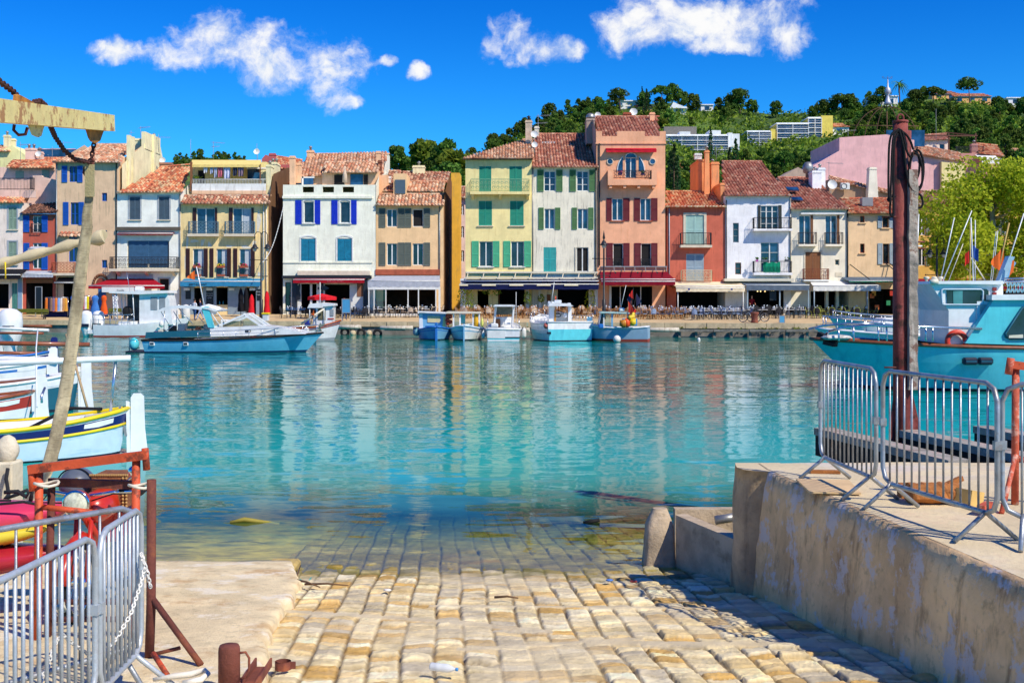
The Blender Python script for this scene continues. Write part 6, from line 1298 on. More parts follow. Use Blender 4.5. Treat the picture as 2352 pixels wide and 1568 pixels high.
def kx(px): return PX(px, Y)-b.c[0]
def kz(py): return PZ(py, Y)
for sd in (-1,):
 for px in (338.5, 418.5):
  q = MB(); x = kx(px); z = kz(789.5); yy = -1.5
  q.cbox(0, .30, -.03, .03, -.12, .12, .03); tt = min(.99, max(0, (x+.15+b.L/2)/b.L)); P = Vector(b.pt(tt, .62, -1)); q.v = [(P.x-.15+vx, P.y-.03+vy, z+vz) for vx, vy, vz in q.v]; w = b.part('porthole', q, BW); g = MB(); g.box(P.x-.10, P.x+.10, P.y-.07, P.y-.055, z-.06, z+.06); b.part('pane', g, GLASS, w)
m = ppoly([(333, 777), (335, 763), (482, 757), (482, 772)], Y+.25, .06); b.part('bulwark', m, DTEAL); m = ppoly([(333, 777), (335, 763), (482, 757), (482, 772)], Y+2.7, .06); b.part('bulwark', m, DTEAL)
m = ppoly([(482, 773), (482, 752), (607, 748), (640, 752), (690, 762), (700, 767)], Y+.4, 2.2); b.part('cabin_top', m, BW)
q = MB(); q.cbox(PX(559, Y), PX(572, Y), Y+.36, Y+.42, kz(764), kz(757), .04); b.part('window', q, GLASS)
fr = MB(); base = [(488, 752), (604, 750)]; top = [(557, 722), (569, 719)]
for yy in (Y+.5, Y+2.5):
 pts = [(488, 752), (557, 723), (597, 750)]
 for a, c in zip(pts, pts[1:]): fr.beam((PX(a[0], Y), yy, kz(a[1])), (PX(c[0], Y), yy, kz(c[1])), .09, .12)
 g = MB(); g.add([(PX(a, Y), yy+.01, kz(c)) for a, c in ((492, 751), (557, 725), (594, 750))], [(0, 1, 2)]); b.part('side_pane', g, CLG, fix=False)
for px, py in ((557, 722), (599, 750)): fr.beam((PX(px, Y), Y+.5, kz(py)), (PX(px, Y), Y+2.5, kz(py)), .12, .12)
fr.beam((PX(557, Y), Y+1.5, kz(722)), (PX(599, Y), Y+1.5, kz(750)), .09, .12); b.part('windscreen_frame', fr, BW); g = MB(); g.quad((PX(558, Y), Y+.55, kz(723)), (PX(597, Y), Y+.55, kz(749)), (PX(597, Y), Y+2.45, kz(749)), (PX(558, Y), Y+2.45, kz(723))); b.part('windscreen', g, CLG, fix=False)
b.box(kx(505), kx(545), -.9, -.2, kz(752), kz(738), TEAKD, 'dashboard'); b.box(kx(490), kx(505), .0, .7, kz(752), kz(735), BW, 'seat')
for yy, hue in ((Y+.35, BTUR), (Y+2.4, BW)): m = ppoly([(478, 752), (492, 752), (478, 704), (462, 706)], yy, .18); b.part('arch_leg', m, hue)
m = ppoly([(461, 708), (480, 706), (500, 712), (496, 716), (478, 711)], Y+.3, 2.35); b.part('radar_arch', m, BW)
cv = MB(); N = 10
cv.grid([[P3(363+ (464-363)*i/N, 713 - 17*sin(pi*(i/N)**.7*.62) + 8*(i/N), Y+.2+.24*j) for i in range(N+1)] for j in range(11)]); cv.grid([[P3(363+(464-363)*i/N, 713-17*sin(pi*(i/N)**.7*.62)+8*(i/N), Y+.2), P3(363+(464-363)*i/N, 718-15*sin(pi*(i/N)**.7*.62)+8*(i/N), Y+.2)] for i in range(N+1)]); b.part('canopy', cv, CANV, fix=False)
fc = MB()
for i in range(7): fc.ball(P3(470+i*4.6, 705+abs(i-2)*1.2, Y+1+.1*(i % 2)), .28, 7, 5, 0, (1, 1.6, .6))
b.part('folded_canvas', fc, CANV)
for a, c, d, e in ((372, 770, 374, 714), (408, 700, 404, 706), (366, 716, 384, 745), (405, 706, 440, 745), (372, 765, 398, 744)): 
 for yy in (.3, 2.6): b.tub([(kx(a), -1.5+yy, kz(c)), (kx(d), -1.5+yy, kz(e))], .022, STEEL, 'canopy_pole', 5)
for a, c, d, e in ((493, 716, 512, 740), (482, 720, 500, 748)): b.tub([(kx(a), -1.1, kz(c)), (kx(d), -1.1, kz(e))], .03, BW, 'arch_strut', 5)
pole = b.tub([(kx(461), -.8, kz(700)), (kx(443), -.8, kz(612))], .03, BW, 'flag_pole'); flag(b, P3(447.5, 620, Y+.7), .42, .55, FLAGO, -1, 'pennant', True, pole)
b.guard(.32, .96, .42, 9, r=.02); m = ppoly([(288, 806), (288, 811), (330, 814), (330, 808)], Y+.5, 2.0); b.part('swim_platform', m, BOOT)
m = MB()
for yy in (.6, 1.1, 1.6, 2.2):
 m.tube([P3(297, 808, Y+yy), P3(297, 775, Y+yy), P3(320, 774, Y+yy)], .03, 5)
for py in (776, 788, 800): m.tube([P3(297, py, Y+.6), P3(297, py, Y+2.2)], .025, 5)
b.part('boarding_ladder', m, paint('teal_metal', '#5f9fb4', .7)); m = MB(); m.ball(P3(308, 790, Y+.9), .32, 8, 6, 0, (.9, .9, 1.1)); b.part('outboard', m, BTUR)
for i, (px, py, hx, w) in enumerate(((350, 758, '#c8c4b4', 12), (372, 755, '#39322c', 14), (392, 757, '#d8d2c6', 16), (415, 756, '#7a6a58', 12), (435, 757, '#c46a3c', 8), (452, 758, '#b8b0a0', 10), (340, 762, '#b85a88', 6))):
 q = MB(); q.cbox(PX(px, Y), PX(px+w, Y), Y+.9+.2*(i % 3), Y+1.5+.2*(i % 3), kz(766), kz(py-6*(i % 3)), .04); b.part('deck_gear', q, paint('gear'+hx[1:], hx))
Y = 86.; b = Boat('fishing_launch', 'white fishing launch with open wheelhouse and twin white outboards', PX(318, Y), Y+1.4, 0, 215*Y/FP, 2.8, (.95, 1.0, 1.5), rake=.8, flare=.3, group=None)
def kx(px): return PX(px, Y)-b.c[0]
b.hull([(.12, BRED), (1., BW)]); b.deck(.02, .98, .93, BW); b.guard(.0, .45, .75, 7, r=.025)
lz = lambda py: PZ(py, Y)
m = ppoly([(320, 745), (320, 672), (384, 672), (388, 690), (397, 745)], Y+.5, 1.8); b.part('wheelhouse', m, BW); m = ppoly([(249, 673), (253, 669), (384, 667), (386, 673), (320, 676)], Y+.2, 2.4); b.part('roof', m, BW)
for a, c in ((341, 357), (361, 375)): q = MB(); q.cbox(PX(a, Y), PX(c, Y), Y+.46, Y+.53, lz(712), lz(682), .03); b.part('window', q, pbr('grey_window', HX('#8d9499'), rough=.2))
for a in (258, 266, 304): b.tub([(kx(a), -1., lz(735)), (kx(a-3), -1., lz(674))], .04, BW, 'roof_post'); b.tub([(kx(a), .9, lz(735)), (kx(a-3), .9, lz(674))], .04, BW, 'roof_post')
m = MB()
for i in range(8): m.tube([P3(262+ .0*i, 730-i*8, Y+.3), P3(270, 730-i*8, Y+.3)], .025, 4)
b.part('ladder', m, STEEL); q = MB(); q.box(PX(276, Y), PX(318, Y), Y+1.6, Y+1.7, lz(738), lz(676)); b.part('cabin_back', q, pbr('dark_cabin', HX('#4c5154'), rough=.8, var=.4)); q = MB(); q.ball(P3(293, 715, Y+1.), .42, 9, 6, 0, (1, .5, 1)); b.part('reel', q, BLK)
q = MB(); q.cbox(PX(267, Y), PX(310, Y), Y+.4, Y+1.0, lz(755), lz(738), .05); b.part('console', q, BW)
for i, a in enumerate((198, 226)):
 q = MB(); c_ = P3(a, 775, Y+.7+.9*i); q.lathe([(.20, 0), (.26, .35), (.30, .45), (.42, .7), (.47, 1.2), (.45, 1.75), (.38, 1.95), (.15, 2.05)], c_, 12, M=Matrix.Diagonal((1., .8, 1))); e = b.part('outboard', q, BW); q = MB(); q.box(c_[0]-.33, c_[0]+.33, c_[1]-.40, c_[1]-.34, .75, 1.0); b.part('outboard_vent', q, BOOT, e); 
q = MB(); q.box(kx(160)+b.c[0]+1.2, kx(222)+b.c[0], Y+.4, Y+2.4, .25, .55); b.part('stern_bracket', q, BW); b.tub([(kx(290), -.6, lz(668)), (kx(283), -.6, lz(625))], .02, STEEL, 'aerial')
q = MB(); q.prism([(PX(261, Y), lz(668)), (PX(285, Y), lz(668)), (PX(280, Y), lz(658)), (PX(285, Y), lz(645)), (PX(261, Y), lz(645)), (PX(267, Y), lz(656))], Y+.8, Y+.9) if False else q.cbox(PX(300, Y), PX(318, Y), Y+.8, Y+1.5, lz(668), lz(658), .08); b.part('radar_box', q, BW); b.fender(kx(372), -1.5, .75, .2, .45)
Y = 79.; b = Boat('cabin_boat', 'small white cabin boat with orange gunwale and red stripe on its cabin', PX(704, Y), Y+1.1, 0, 146*Y/FP, 2.2, (.95, .88, 1.38), rake=.45, transom=False, flare=.35); lz = lambda py: PZ(py, Y)
b.hull([(.15, paint('boat_grey_boot', '#9aa3a8')), (1., BW)]); b.rail(paint('orange_gunwale', '#a8502a', .9), r=.07); b.rail(paint('orange_gunwale', '#a8502a'), r=.04, f=.86); b.deck(.03, .97, .86, BW)
m = ppoly([(727, 746), (725, 700), (765, 699), (763, 743)], Y+.5, 1.3); b.part('cabin', m, BW); m = ppoly([(706, 707), (710, 698), (740, 695), (766, 697), (767, 702), (742, 704), (741, 707)], Y+.3, 1.7); b.part('roof', m, BW)
q = MB(); q.cbox(PX(754.5, Y), PX(764, Y), Y+.46, Y+.52, lz(727), lz(710), .03); b.part('window', q, pbr('grey_window', HX('#8d9499'))); q = MB(); q.box(PX(750, Y), PX(764.3, Y), Y+.47, Y+.52, lz(734), lz(731)); b.part('red_stripe', q, BRED); q = MB(); q.box(PX(727.4, Y), PX(745, Y), Y+.47, Y+.53, lz(735), lz(708)); b.part('cabin_opening', q, pbr('cabin_inside', HX('#6f6a50'), rough=.7, var=.5))
for a in (709, 742): b.tub([(PX(a, Y)-b.c[0], -.7, lz(742)), (PX(a, Y)-b.c[0], -.7, lz(706))], .035, BW, 'roof_post')
b.tub([(PX(691, Y)-b.c[0], -.9, lz(744)), (PX(742, Y)-b.c[0], -.9, lz(710))], .07, CREAMP, 'boom'); b.tub([(PX(729, Y)-b.c[0], 0, lz(697)), (PX(729, Y)-b.c[0], 0, lz(648))], .03, WHITEP, 'mast'); f = b.tub([(PX(713, Y)-b.c[0], -1., lz(745)), (PX(722, Y)-b.c[0], -1., lz(708))], .02, BLK, 'flag_staff'); flag(b, P3(722, 709, Y+.1), .18, .5, FLAGO, -1, 'flag', True, f)
q = MB(); q.lathe([(.2, 0), (.22, .3), (.24, .34), (.02, .34)], P3(706, 746, Y+.8), 10); b.part('bucket', q, paint('bucket_blue', '#1c3fae')); q = MB(); q.cbox(PX(715, Y), PX(742, Y), Y+.6, Y+1.4, lz(748), lz(729), .08); b.part('engine_box', q, BW); q = MB()
for a, c, d, e in ((739, 766, 733, 750), (733, 750, 728, 757), (735, 750, 746, 743), (725, 766, 737, 742)): q.beam(P3(a, c, Y-.2), P3(d, e, Y-.15), .1, .12)
b.part('anchor', q, paint('anchor_grey', '#6f7a70')); b.fender(PX(704, Y)-b.c[0], -1.15, .5, .2, .45)
def moored(name, label, px, Y, wpx, L, sheer, head, bands, **kw):
 b = Boat(name, label, PX(px, Y), Y+L/2*abs(sin(head)), head, L, wpx*Y/FP, sheer, group=None, **kw); b.hull(bands); b.Y = Y; return b
H90 = -pi/2
b = moored('blue_fishing_boat', 'stubby sky blue wooden boat with box cabin and cream window blind', 993, 80., 82, 4.6, (1.0, .72, .95), H90+.12, [(.08, BOOT), (.72, SKYB), (.80, BLUEB), (.94, SKYB), (1., BLUEB)], rake=.3, transom=False, flare=.3); Y = 80.
b.rail(BLUEB, r=.06); b.deck(.04, .96, .86, SKYB); m = ppoly([(963, 757), (962, 716), (1024, 720), (1023, 757)], Y+1.6, 1.6); b.part('cabin', m, SKYB); q = ppoly([(982, 740), (982, 725), (1011, 726), (1011, 741)], Y+1.55, .04); b.part('window_blind', q, pbr('cream_blind', HX('#d8c896'), rough=.8)); q = ppoly([(958, 718), (961, 714.5), (1042, 718), (1042, 721)], Y+1.3, 2.2); b.part('roof', q, BW)
q = ppoly([(1016, 750), (1018, 727), (1023, 727), (1023, 757)], Y+1.55, .04); b.part('side_door', q, paint('pale_green_door', '#cdd890')); q = ppoly([(963, 756), (963, 720), (970, 720), (972, 756)], Y+1.55, .04); b.part('corner_panel', q, BW)
q = MB(); p = b.T(b.L/2-.1, 0, 0); q.cbox(p[0]-.09, p[0]+.09, p[1]-.08, p[1]+.12, -.2, 1.25, .03); b.part('stem_post', q, BLUEB); b.tub([(b.L/2-.6, -.75, .95), (b.L/2-.6, .45, 1.0)], .05, BLUEB, 'tiller')
for x, y in ((.3, 1.3), (-.2, -1.35), (.5, -1.3)): b.fender(x, y, .25, .2, .5, paint('fender_teal', '#6fa3a8'))
b = moored('blue_fishing_boat', 'white and blue pointed wooden boat with open post cabin and yellow oilskins', 1069, 79.5, 80, 4.8, (1.0, .78, 1.05), H90-.05, [(.08, BOOT), (.62, BW), (.7, SKYB), (1., BW)], rake=.3, transom=False, flare=.4); Y = 79.5
b.rail(paint('white_blue_rail', '#cfe2ee'), r=.055); b.deck(.04, .96, .84, BW); q = ppoly([(1024, 720), (1026, 715.5), (1102, 716.5), (1103, 720)], Y+1.2, 2.2); b.part('roof', q, CREAMP)
for a in (1040, 1055, 1085, 1099): q = ppoly([(a, 755), (a, 719), (a+3.4, 719), (a+3.4, 755)], Y+1.4, .1); b.part('cabin_post', q, BW)
for a in (1043, 1087): q = ppoly([(a, 752), (a, 721), (a+11, 721), (a+11, 752)], Y+1.45, .03); b.part('pane', q, CLG)
q = ppoly([(1059, 742), (1057, 722), (1069, 723), (1068, 744)], Y+2.6, .06); b.part('locker', q, BTUR); q = MB(); q.lathe([(.22, 0), (.2, .5), (.1, 1.0), (.04, 1.15)], P3(1094, 753, Y+1.5), 8); b.part('yellow_oilskin', q, paint('oilskin', '#d8a41a')); b.fender(.4, 1.32, .2, .17, .55); b.fender(.2, -1.3, .2, .17, .55); b.fender(1.2, 1.2, .9, .1, .6, paint('fender_yellow', '#d8d86a'))
q = MB(); p = b.T(b.L/2-.08, 0, 0); q.cbox(p[0]-.06, p[0]+.06, p[1]-.08, p[1]+.1, -.2, 1.15, .02); b.part('stem_post', q, SKYB)
q = MB()
for i in range(9): q.ball(P3(1026+RU(0, 9), 722+RU(0, 25), Y+1.8), .16, 6, 4)
b.part('net_floats', q, paint('float_red', '#b8452a'))
b = moored('open_motor_boat', 'white open motor boat seen from its stern with white seat under a hard canopy', 1156, 79., 82, 5.2, (.8, .85, 1.3), pi/2, [(.10, BW), (.22, BTUR), (.34, BOOT), (1., BW)], rake=.6, flare=.12, aft=.92); Y = 79.
b.well(.02, .5, .32, BW); b.deck(.5, 1, .98, BW); b.rail(BW, r=.07)
for a, c in ((1134, 1139), (1176, 1180)):
 for yy in (1.3, 2.6): b.tub([(PX(a, Y)-b.c[0] if False else 0, 0, 0), (0, 0, .01)], .001, BW, 'canopy_post') if False else None
 q = MB(); q.beam(P3(a, 752, Y+1.6), P3(c, 704, Y+1.3), .12, .12); q.beam(P3(a, 745, Y+2.9), P3(c, 704, Y+2.9), .1, .1); b.part('canopy_post', q, BW)
q = ppoly([(1132, 704), (1136, 700), (1179, 700), (1184, 704)], Y+.9, 2.4); b.part('canopy', q, BW); q = ppoly([(1138, 722), (1140, 704), (1176, 704), (1178, 722)], Y+2.9, .05); b.part('screen', q, pbr('smoked_screen', HX('#6d6a58'), rough=.3, var=.3))
q = ppoly([(1138, 752), (1138, 728), (1176, 728), (1176, 752)], Y+2.7, .4); b.part('console', q, BW); q = ppoly([(1138, 752), (1138, 732), (1149, 732), (1149, 752)], Y+2.5, .2); b.part('console_door', q, RUSTW); q = MB(); q.cbox(PX(1158, Y), PX(1173, Y), Y+1.7, Y+2.2, PZ(747, Y), PZ(742, Y), .05); q.cbox(PX(1158, Y), PX(1173, Y), Y+2.15, Y+2.3, PZ(744, Y), PZ(731, Y), .05); b.part('seat', q, BW)
q = MB(); q.cbox(PX(1127, Y), PX(1144, Y), Y+.1, Y+.6, PZ(752, Y), PZ(743, Y), .05); b.part('cool_box', q, WHITEP); q = ppoly([(1119, 776), (1121, 752), (1161, 752), (1160, 777)], Y-.02, .05); b.part('transom_panel', q, WHITEP); q = MB(); q.cbox(PX(1167, Y), PX(1179, Y), Y+.3, Y+.8, PZ(768, Y), PZ(758, Y), .04); b.part('crate', q, paint('orange_crate', '#d8935a')); q = MB(); q.cbox(PX(1160, Y), PX(1167, Y), Y+.35, Y+.75, PZ(768, Y), PZ(760, Y), .03); b.part('crate', q, paint('blue_crate', '#2a4ab8'))
for sd in (1, -1): b.tub([(-1.6, sd*1.1, .8), (-1.6, sd*1.1, 1.5), (-1.1, sd*1.1, 1.5), (-1.1, sd*1.1, .8)], .03, STEEL, 'handle_rail')
b.fender(-1.8, -1.45, .15, .16, .7); b.fender(-2.2, 1.4, .15, .12, .5); b.tub([(0., -.9, .85), (0., -.9, 3.4)], .02, WHITEP, 'aerial')
b = moored('small_trawler', 'white and turquoise trawler with pilothouse and steering wheel, seen from astern', 1279, 78.5, 116, 6.4, (1.32, 1.2, 1.75), pi/2+.30, [(.05, BOOT), (.62, BTUR), (1., BW)], rake=.8, flare=.18, aft=.95, draft=.5); Y = 78.5
b.deck(.0, .97, .9, BW); b.rail(BW, r=.06); b.guard(0., .5, .55, 5, r=.022); b.guard(.55, .97, .45, 5, r=.022)
m = MB(); m.box(PX(1263, Y), PX(1276, Y), Y+1.8, Y+1.95, PZ(745, Y), PZ(700, Y)); m.box(PX(1308, Y), PX(1316, Y), Y+1.8, Y+1.95, PZ(745, Y), PZ(702, Y)); m.box(PX(1263, Y), PX(1264.5, Y), Y+1.9, Y+3.4, 1.1, PZ(700, Y)); m.box(PX(1314, Y), PX(1316, Y), Y+1.9, Y+3.4, 1.1, PZ(702, Y)); m.box(PX(1264, Y), PX(1316, Y), Y+3.3, Y+3.4, 1.1, PZ(720, Y)); b.part('pilothouse', m, BW)
q = ppoly([(1259, 703), (1262, 697), (1305, 697), (1318, 703)], Y+1.2, 2.6); b.part('roof', q, BW); q = ppoly([(1276, 736), (1276, 722), (1308, 722), (1308, 736)], Y+2.4, .4); b.part('console', q, BW); q = MB(); q.tube([(PX(1285, Y)+.2*cos(i*pi/6), Y+2.35, PZ(725, Y)+.12*sin(i*pi/6)) for i in range(12)], .025, 5, closed=True); b.part('steering_wheel', q, BLK); q = MB(); q.cbox(PX(1297, Y), PX(1306, Y), Y+1.9, Y+2.2, PZ(731, Y), PZ(720, Y), .05); b.part('helm_seat', q, BW)
q = ppoly([(1273, 744), (1273, 712), (1277, 712), (1277, 744)], Y+1.75, .06); b.part('door', q, paint('mustard_door', '#b8822a'))
for a, c, d, e in ((1275, 1292, 689, 697), (1260, 1267, 692, 702), (1268, 1276, 693, 698), (1306, 1314, 696, 701)): q = MB(); q.cbox(PX(a, Y), PX(c, Y), Y+1.6, Y+2.2, PZ(e, Y), PZ(d, Y), .04); b.part('roof_gear', q, paint('gear_pale', '#cfd6da'))
q = MB(); q.tube([P3(1266.5, 697, Y+1.5), P3(1273, 648, Y+1.5)], .025, 5); b.part('aerial', q, WHITEP); q = MB(); q.tube([P3(1276, 690, Y+1.8), P3(1276, 680, Y+1.8)], .05, 6); b.part('flare_tube', q, ORNG)
for px, py, hx in ((1260, 764, 0), (1320, 764, 1)): q = MB(); p = b.pt(0, .45, 1 if px < 1280 else -1); c = b.pt(0, .45, 0); q.box(PX(px-5, Y), PX(px+5, Y), p[1]-.15 if px < 1280 else p[1]-.05, p[1]+.05, PZ(py+2.5, Y), PZ(py-2.5, Y)); b.part('freeing_port', q, BOOT)
q = MB(); q.ball(P3(1255, 748, Y-.25), .22, 9, 6); b.part('float', q, paint('float_coral', '#d8705a')); b.fender(-b.L/2+.3, -1.95, .3, .17, .85)
b = moored('netting_boat', 'grey blue netting boat hung with red flags, orange buoys and yellow floats', 1411, 78.8, 64, 4.9, (1.0, .92, 1.3), pi*.93, [(.1, BRED), (.16, paint('red_grey', '#8f5a50')), (1., paint('boat_grey_blue', '#8fb0c4'))], rake=.6, flare=.3, aft=.9); Y = 78.
b.rail(BW, r=.06); b.deck(.02, .97, .88, SKYB); m = ppoly([(1374, 752), (1381, 718), (1388, 718), (1389, 753)], Y+.4, 1.4); b.part('windscreen', m, BW); q = ppoly([(1377, 744), (1382, 721), (1386, 721), (1385, 744)], Y+.37, .03); b.part('window', q, GLASS); q = ppoly([(1378, 719), (1382, 715.5), (1446, 717.5), (1446, 721)], Y+.2, 1.8); b.part('roof', q, paint('roof_sea_green', '#a9c8c0'))
for a in (1404, 1441): q = ppoly([(a, 753), (a, 720), (a+4, 720), (a+4, 753)], Y+.4, .1); b.part('roof_post', q, SKYB)
q = ppoly([(1389, 748), (1389, 722), (1403, 722), (1403, 748)], Y+1.5, .03); b.part('side_pane', q, CLG)
q = MB(); q.cbox(PX(1424, Y), PX(1436, Y), Y+.4, Y+.9, PZ(715, Y), PZ(707, Y), .05); b.part('roof_box', q, BW)
for a, c, d, hx in ((1434, 752, 733, '#c8861e'), (1440, 752, 730, '#e8521c'), (1431, 752, 736, '#b0741e'), (1453, 748, 738, '#e0c01e')): q = MB(); q.lathe([(.05, 0), (.24, .12), (.22, .5), (.12, (c-d)*Y/FP-.05), (.03, (c-d)*Y/FP)], P3(a, c, Y-.15), 8); b.part('oilskin', q, paint('oilskin'+hx[1:], hx))
q = MB()
for i in range(8): q.ball(P3(1450+RU(-5, 5), 724+RU(-4, 8), Y+RU(-.3, .3)), .15, 7, 5)
b.part('yellow_floats', q, paint('float_yellow', '#d9bf3a'))
for i, (px, py, tx, ty, mt, w, h_) in enumerate(((1449, 745, 1455, 661, FLAGR, .3, .75), (1446, 745, 1451, 668, NAVYC, .32, .9), (1447, 750, 1462, 673, NAVYC, .32, .9), (1444, 740, 1443, 690, FLAGR, .38, 1.1), (1452, 745, 1452, 700, FLAGR, .3, .6))):
 st = MB(); st.tube([P3(px, py, Y-.1+.15*i), P3(tx, ty, Y-.1+.15*i)], .022, 5); st = b.part('flag_staff', st, VARN if i % 2 else BLK); flag(b, P3(tx, ty+1, Y-.1+.15*i), w, h_, mt, -1 if i < 2 else 1, 'marker_flag', True, st)
q = MB(); q.tube([P3(1425, 712, Y+.5), P3(1438, 655, Y+.5)], .02, 5); b.part('aerial', q, WHITEP); q = MB(); q.cbox(PX(1375, Y), PX(1386, Y), Y-.1, Y+.4, PZ(754, Y), PZ(744, Y), .05); b.part('tub', q, BLUEB); q = MB(); q.cbox(PX(1438, Y), PX(1472, Y), Y+2.2, Y+2.8, PZ(750, Y), PZ(733, Y), .03); b.part('fish_crate', q, paint('crate_blue', '#2f8fc8')); q = MB(); q.ball(P3(1417, 779, Y-1.2), .27, 9, 6); b.part('mooring_float', q, FEND)
Y = 36.5; b = Boat('turquoise_trawler', 'large turquoise trawler with white wheelhouse and slanting blue superstructure', PX(2330, Y), Y+2.0, pi, 872*Y/FP, 4.0, (1.5, 1.50, 1.74), rake=1.75, flare=.35, aft=.85, draft=.8); lz = lambda py: PZ(py, Y); TRW = b
b.hull([(.06, BOOT), (.955, BTUR), (1., paint('cream_rail', '#e6dcc2'))], n=40); b.rail(VARN, r=.07, f=.96, n=40); b.deck(.0, .985, .93, TEAKD)
m = ppoly([(2136, 651), (2300, 648), (2304, 655), (2304, 790), (2179, 790), (2179, 713)], Y+.5, 2.6); b.part('wheelhouse', m, BW); m = ppoly([(2134, 652), (2136, 645.5), (2304, 644.5), (2307, 651), (2300, 653)], Y+.35, 2.9); b.part('roof', m, BW)
for pts in (((2176, 698), (2175, 666), (2179, 664), (2266, 664), (2271, 668), (2271, 698), (2268, 700), (2180, 700)),):
 q = ppoly(pts, Y+.46, .05); w = b.part('window', q, GLASS); f = MB(); f.tube([(PX(a, Y), Y+.45, lz(c)) for a, c in pts], .035, 5, closed=True); b.part('frame', f, pbr('frame_pale', HX('#b9cbd6'), rough=.4), w)
q = ppoly([(2190, 698), (2189, 668), (2211, 668), (2211, 698)], Y+.44, .02); b.part('window_pane', q, glassmat('teal_glass', (.05, .17, .18)))
q = ppoly([(2244, 790), (2244, 692), (2283, 691), (2283, 790)], Y+.44, .06); d_ = b.part('door', q, pbr('pale_grey_panel', HX('#d5dce0'), rough=.4))
q = ppoly([(2252, 770), (2252, 700), (2279, 698), (2279, 770)], Y+.41, .03); b.part('door_pane', q, pbr('door_grey', HX('#9aa6aa'), rough=.3), d_)
m = ppoly([(2217, 788), (2283, 688), (2600, 686), (2600, 800)], Y+.15, 3.6); b.part('superstructure', m, BTUR); m = ppoly([(2278, 689), (2279, 677), (2610, 674), (2610, 688)], Y+.0, 4.); b.part('upper_deck', m, BW)
pts = ((2315, 774), (2312, 766), (2352, 706), (2420, 700), (2420, 778), (2322, 778)); q = ppoly(pts, Y+.1, .05); w = b.part('window', q, GLASS); f = MB(); f.tube([(PX(a, Y), Y+.10, lz(c)) for a, c in pts], .04, 5, closed=True); b.part('frame', f, DTEAL, w)
q = ppoly([(2317, 776), (2318, 770), (2350, 768), (2350, 778)], Y+.08, .02); b.part('cream_sill', q, CREAMP)  # cream strip along the lower window edge
for a in (2213, 2248): q = MB(); p = b.pt(.45, .6, 1); q.cbox(PX(a, Y), PX(a+34, Y), Y-.05, Y+.2, lz(838), lz(821), .06); w = b.part('porthole', q, BOOT); q = MB(); q.box(PX(a+5, Y), PX(a+29, Y), Y-.06, Y-.051, lz(831), lz(828)); b.part('pane', q, pbr('porthole_pane', HX('#2a5a70'), rough=.15), w)
q = MB(); q.tube([(PX(2207, Y)+.30*cos(2*pi*i/20), Y+.35, lz(785)+.30*sin(2*pi*i/20)) for i in range(20)], .09, 8, closed=True); b.part('life_ring', q, paint('life_ring_red', '#cf3a26'))
m = MB(); rp = [P3(1905, 760, Y+1.6), P3(1940, 752, Y+.9), P3(2000, 747, Y+.3), P3(2060, 748, Y+.1), P3(2255, 755, Y+.1)]; m.tube(rp, .045, 6); m.tube([P3(1897, 768, Y+1.9), P3(1905, 760, Y+1.6)], .04, 6); m.tube([(p[0], p[1]+2.6-i*.1, p[2]) for i, p in enumerate(rp[:4])], .04, 6)
for a, py in ((1926, 756), (1960, 750), (2017, 748), (2036, 748), (2126, 750), (2142, 750)): m.tube([P3(a, py, Y+.25), P3(a+1, 783, Y+.25)], .035, 5)
b.part('deck_rail', m, STEEL); m = MB(); m.beam(P3(1880, 768, Y+2), P3(1922, 790, Y+1.5), .22, .2); m.beam(P3(1893, 786, Y+1.7), P3(1918, 792, Y+1.5), .3, .12); b.part('anchor', m, BLK)
m = MB(); m.cbox(PX(1920, Y), PX(1985, Y), Y+1.2, Y+2.4, lz(784), lz(774), .08); b.part('rope_heap', m, pbr('rope_heap', HX('#c8c4bc'), rough=.95, var=.4, scale=9, bump=1.))
for i, (x0, y0, x1, y1, r_, mt) in enumerate(((2236, 646, 2230, 500, .035, BW), (2160, 645, 2192, 500, .03, BW), (2166, 645, 2232, 484, .03, BW), (2228, 646, 2229, 512, .04, pbr('yellow_mast', HX('#d8b86a'))), (2179, 645, 2212, 560, .025, CREAMP), (2230, 592, 2264, 646, .035, CREAMP), (2287, 646, 2318, 512, .05, pbr('bamboo', HX('#b89a58'))), (2302, 646, 2352, 490, .035, BW), (2275, 646, 2288, 532, .02, BW), (2279, 646, 2292, 530, .02, BW), (2240, 646, 2240, 505, .03, BW))):
 q = MB(); q.tube([P3(x0, y0, Y+.8+.15*i), P3(x1, y1, Y+.8+.15*i)], r_*.55, 6); a_ = b.part('mast' if i in (0, 3, 6, 10) else 'whip_aerial', q, mt)
 if i == 6: flag(b, P3(2306, 565, Y+.8+.15*i), .45, .95, FLAGO, -1, 'pennant', True, a_)
 if i == 3: flag(b, P3(2231, 560, Y+.8+.15*i), .22, .42, paint('flag_blue', '#2a4f9c'), 1, 'ensign_blue', False, a_); flag(b, P3(2229, 572, Y+.8+.15*i), .2, .40, FLAGR, -1, 'ensign_red', False, a_)
m = ppoly([(2293, 650), (2318, 588), (2331, 590), (2306, 652)], Y+.9, .3); b.part('gantry', m, paint('gantry_blue', '#9cc0d2')); m = ppoly([(2304, 640), (2330, 600), (2334, 604), (2312, 644)], Y+1.6, .3); b.part('gantry', m, SKYB); fg = MB(); fg.grid([[P3(2325+i*1.0, 597+abs(i-2), Y+.7), P3(2318+i*2.0, 634-i*2, Y+.7)] for i in range(6)]); b.part('pennant', fg, FLAGO, fix=False)
for a, h_, w_ in ((2128, 8, 7), (2160, 10, 8), (2146, 12, 6)): q = MB(); q.lathe([(.05, 0), (.05, .06), (.09, .08), (.1, .14), (.02, .16)], P3(a, 646, Y+.8), 8); b.part('deck_light', q, CREAMP)
q = MB(); q.tube([P3(2136, 648, Y+.4), P3(2154, 646, Y+.4)], .09, 8); b.part('floodlight', q, CREAMP)
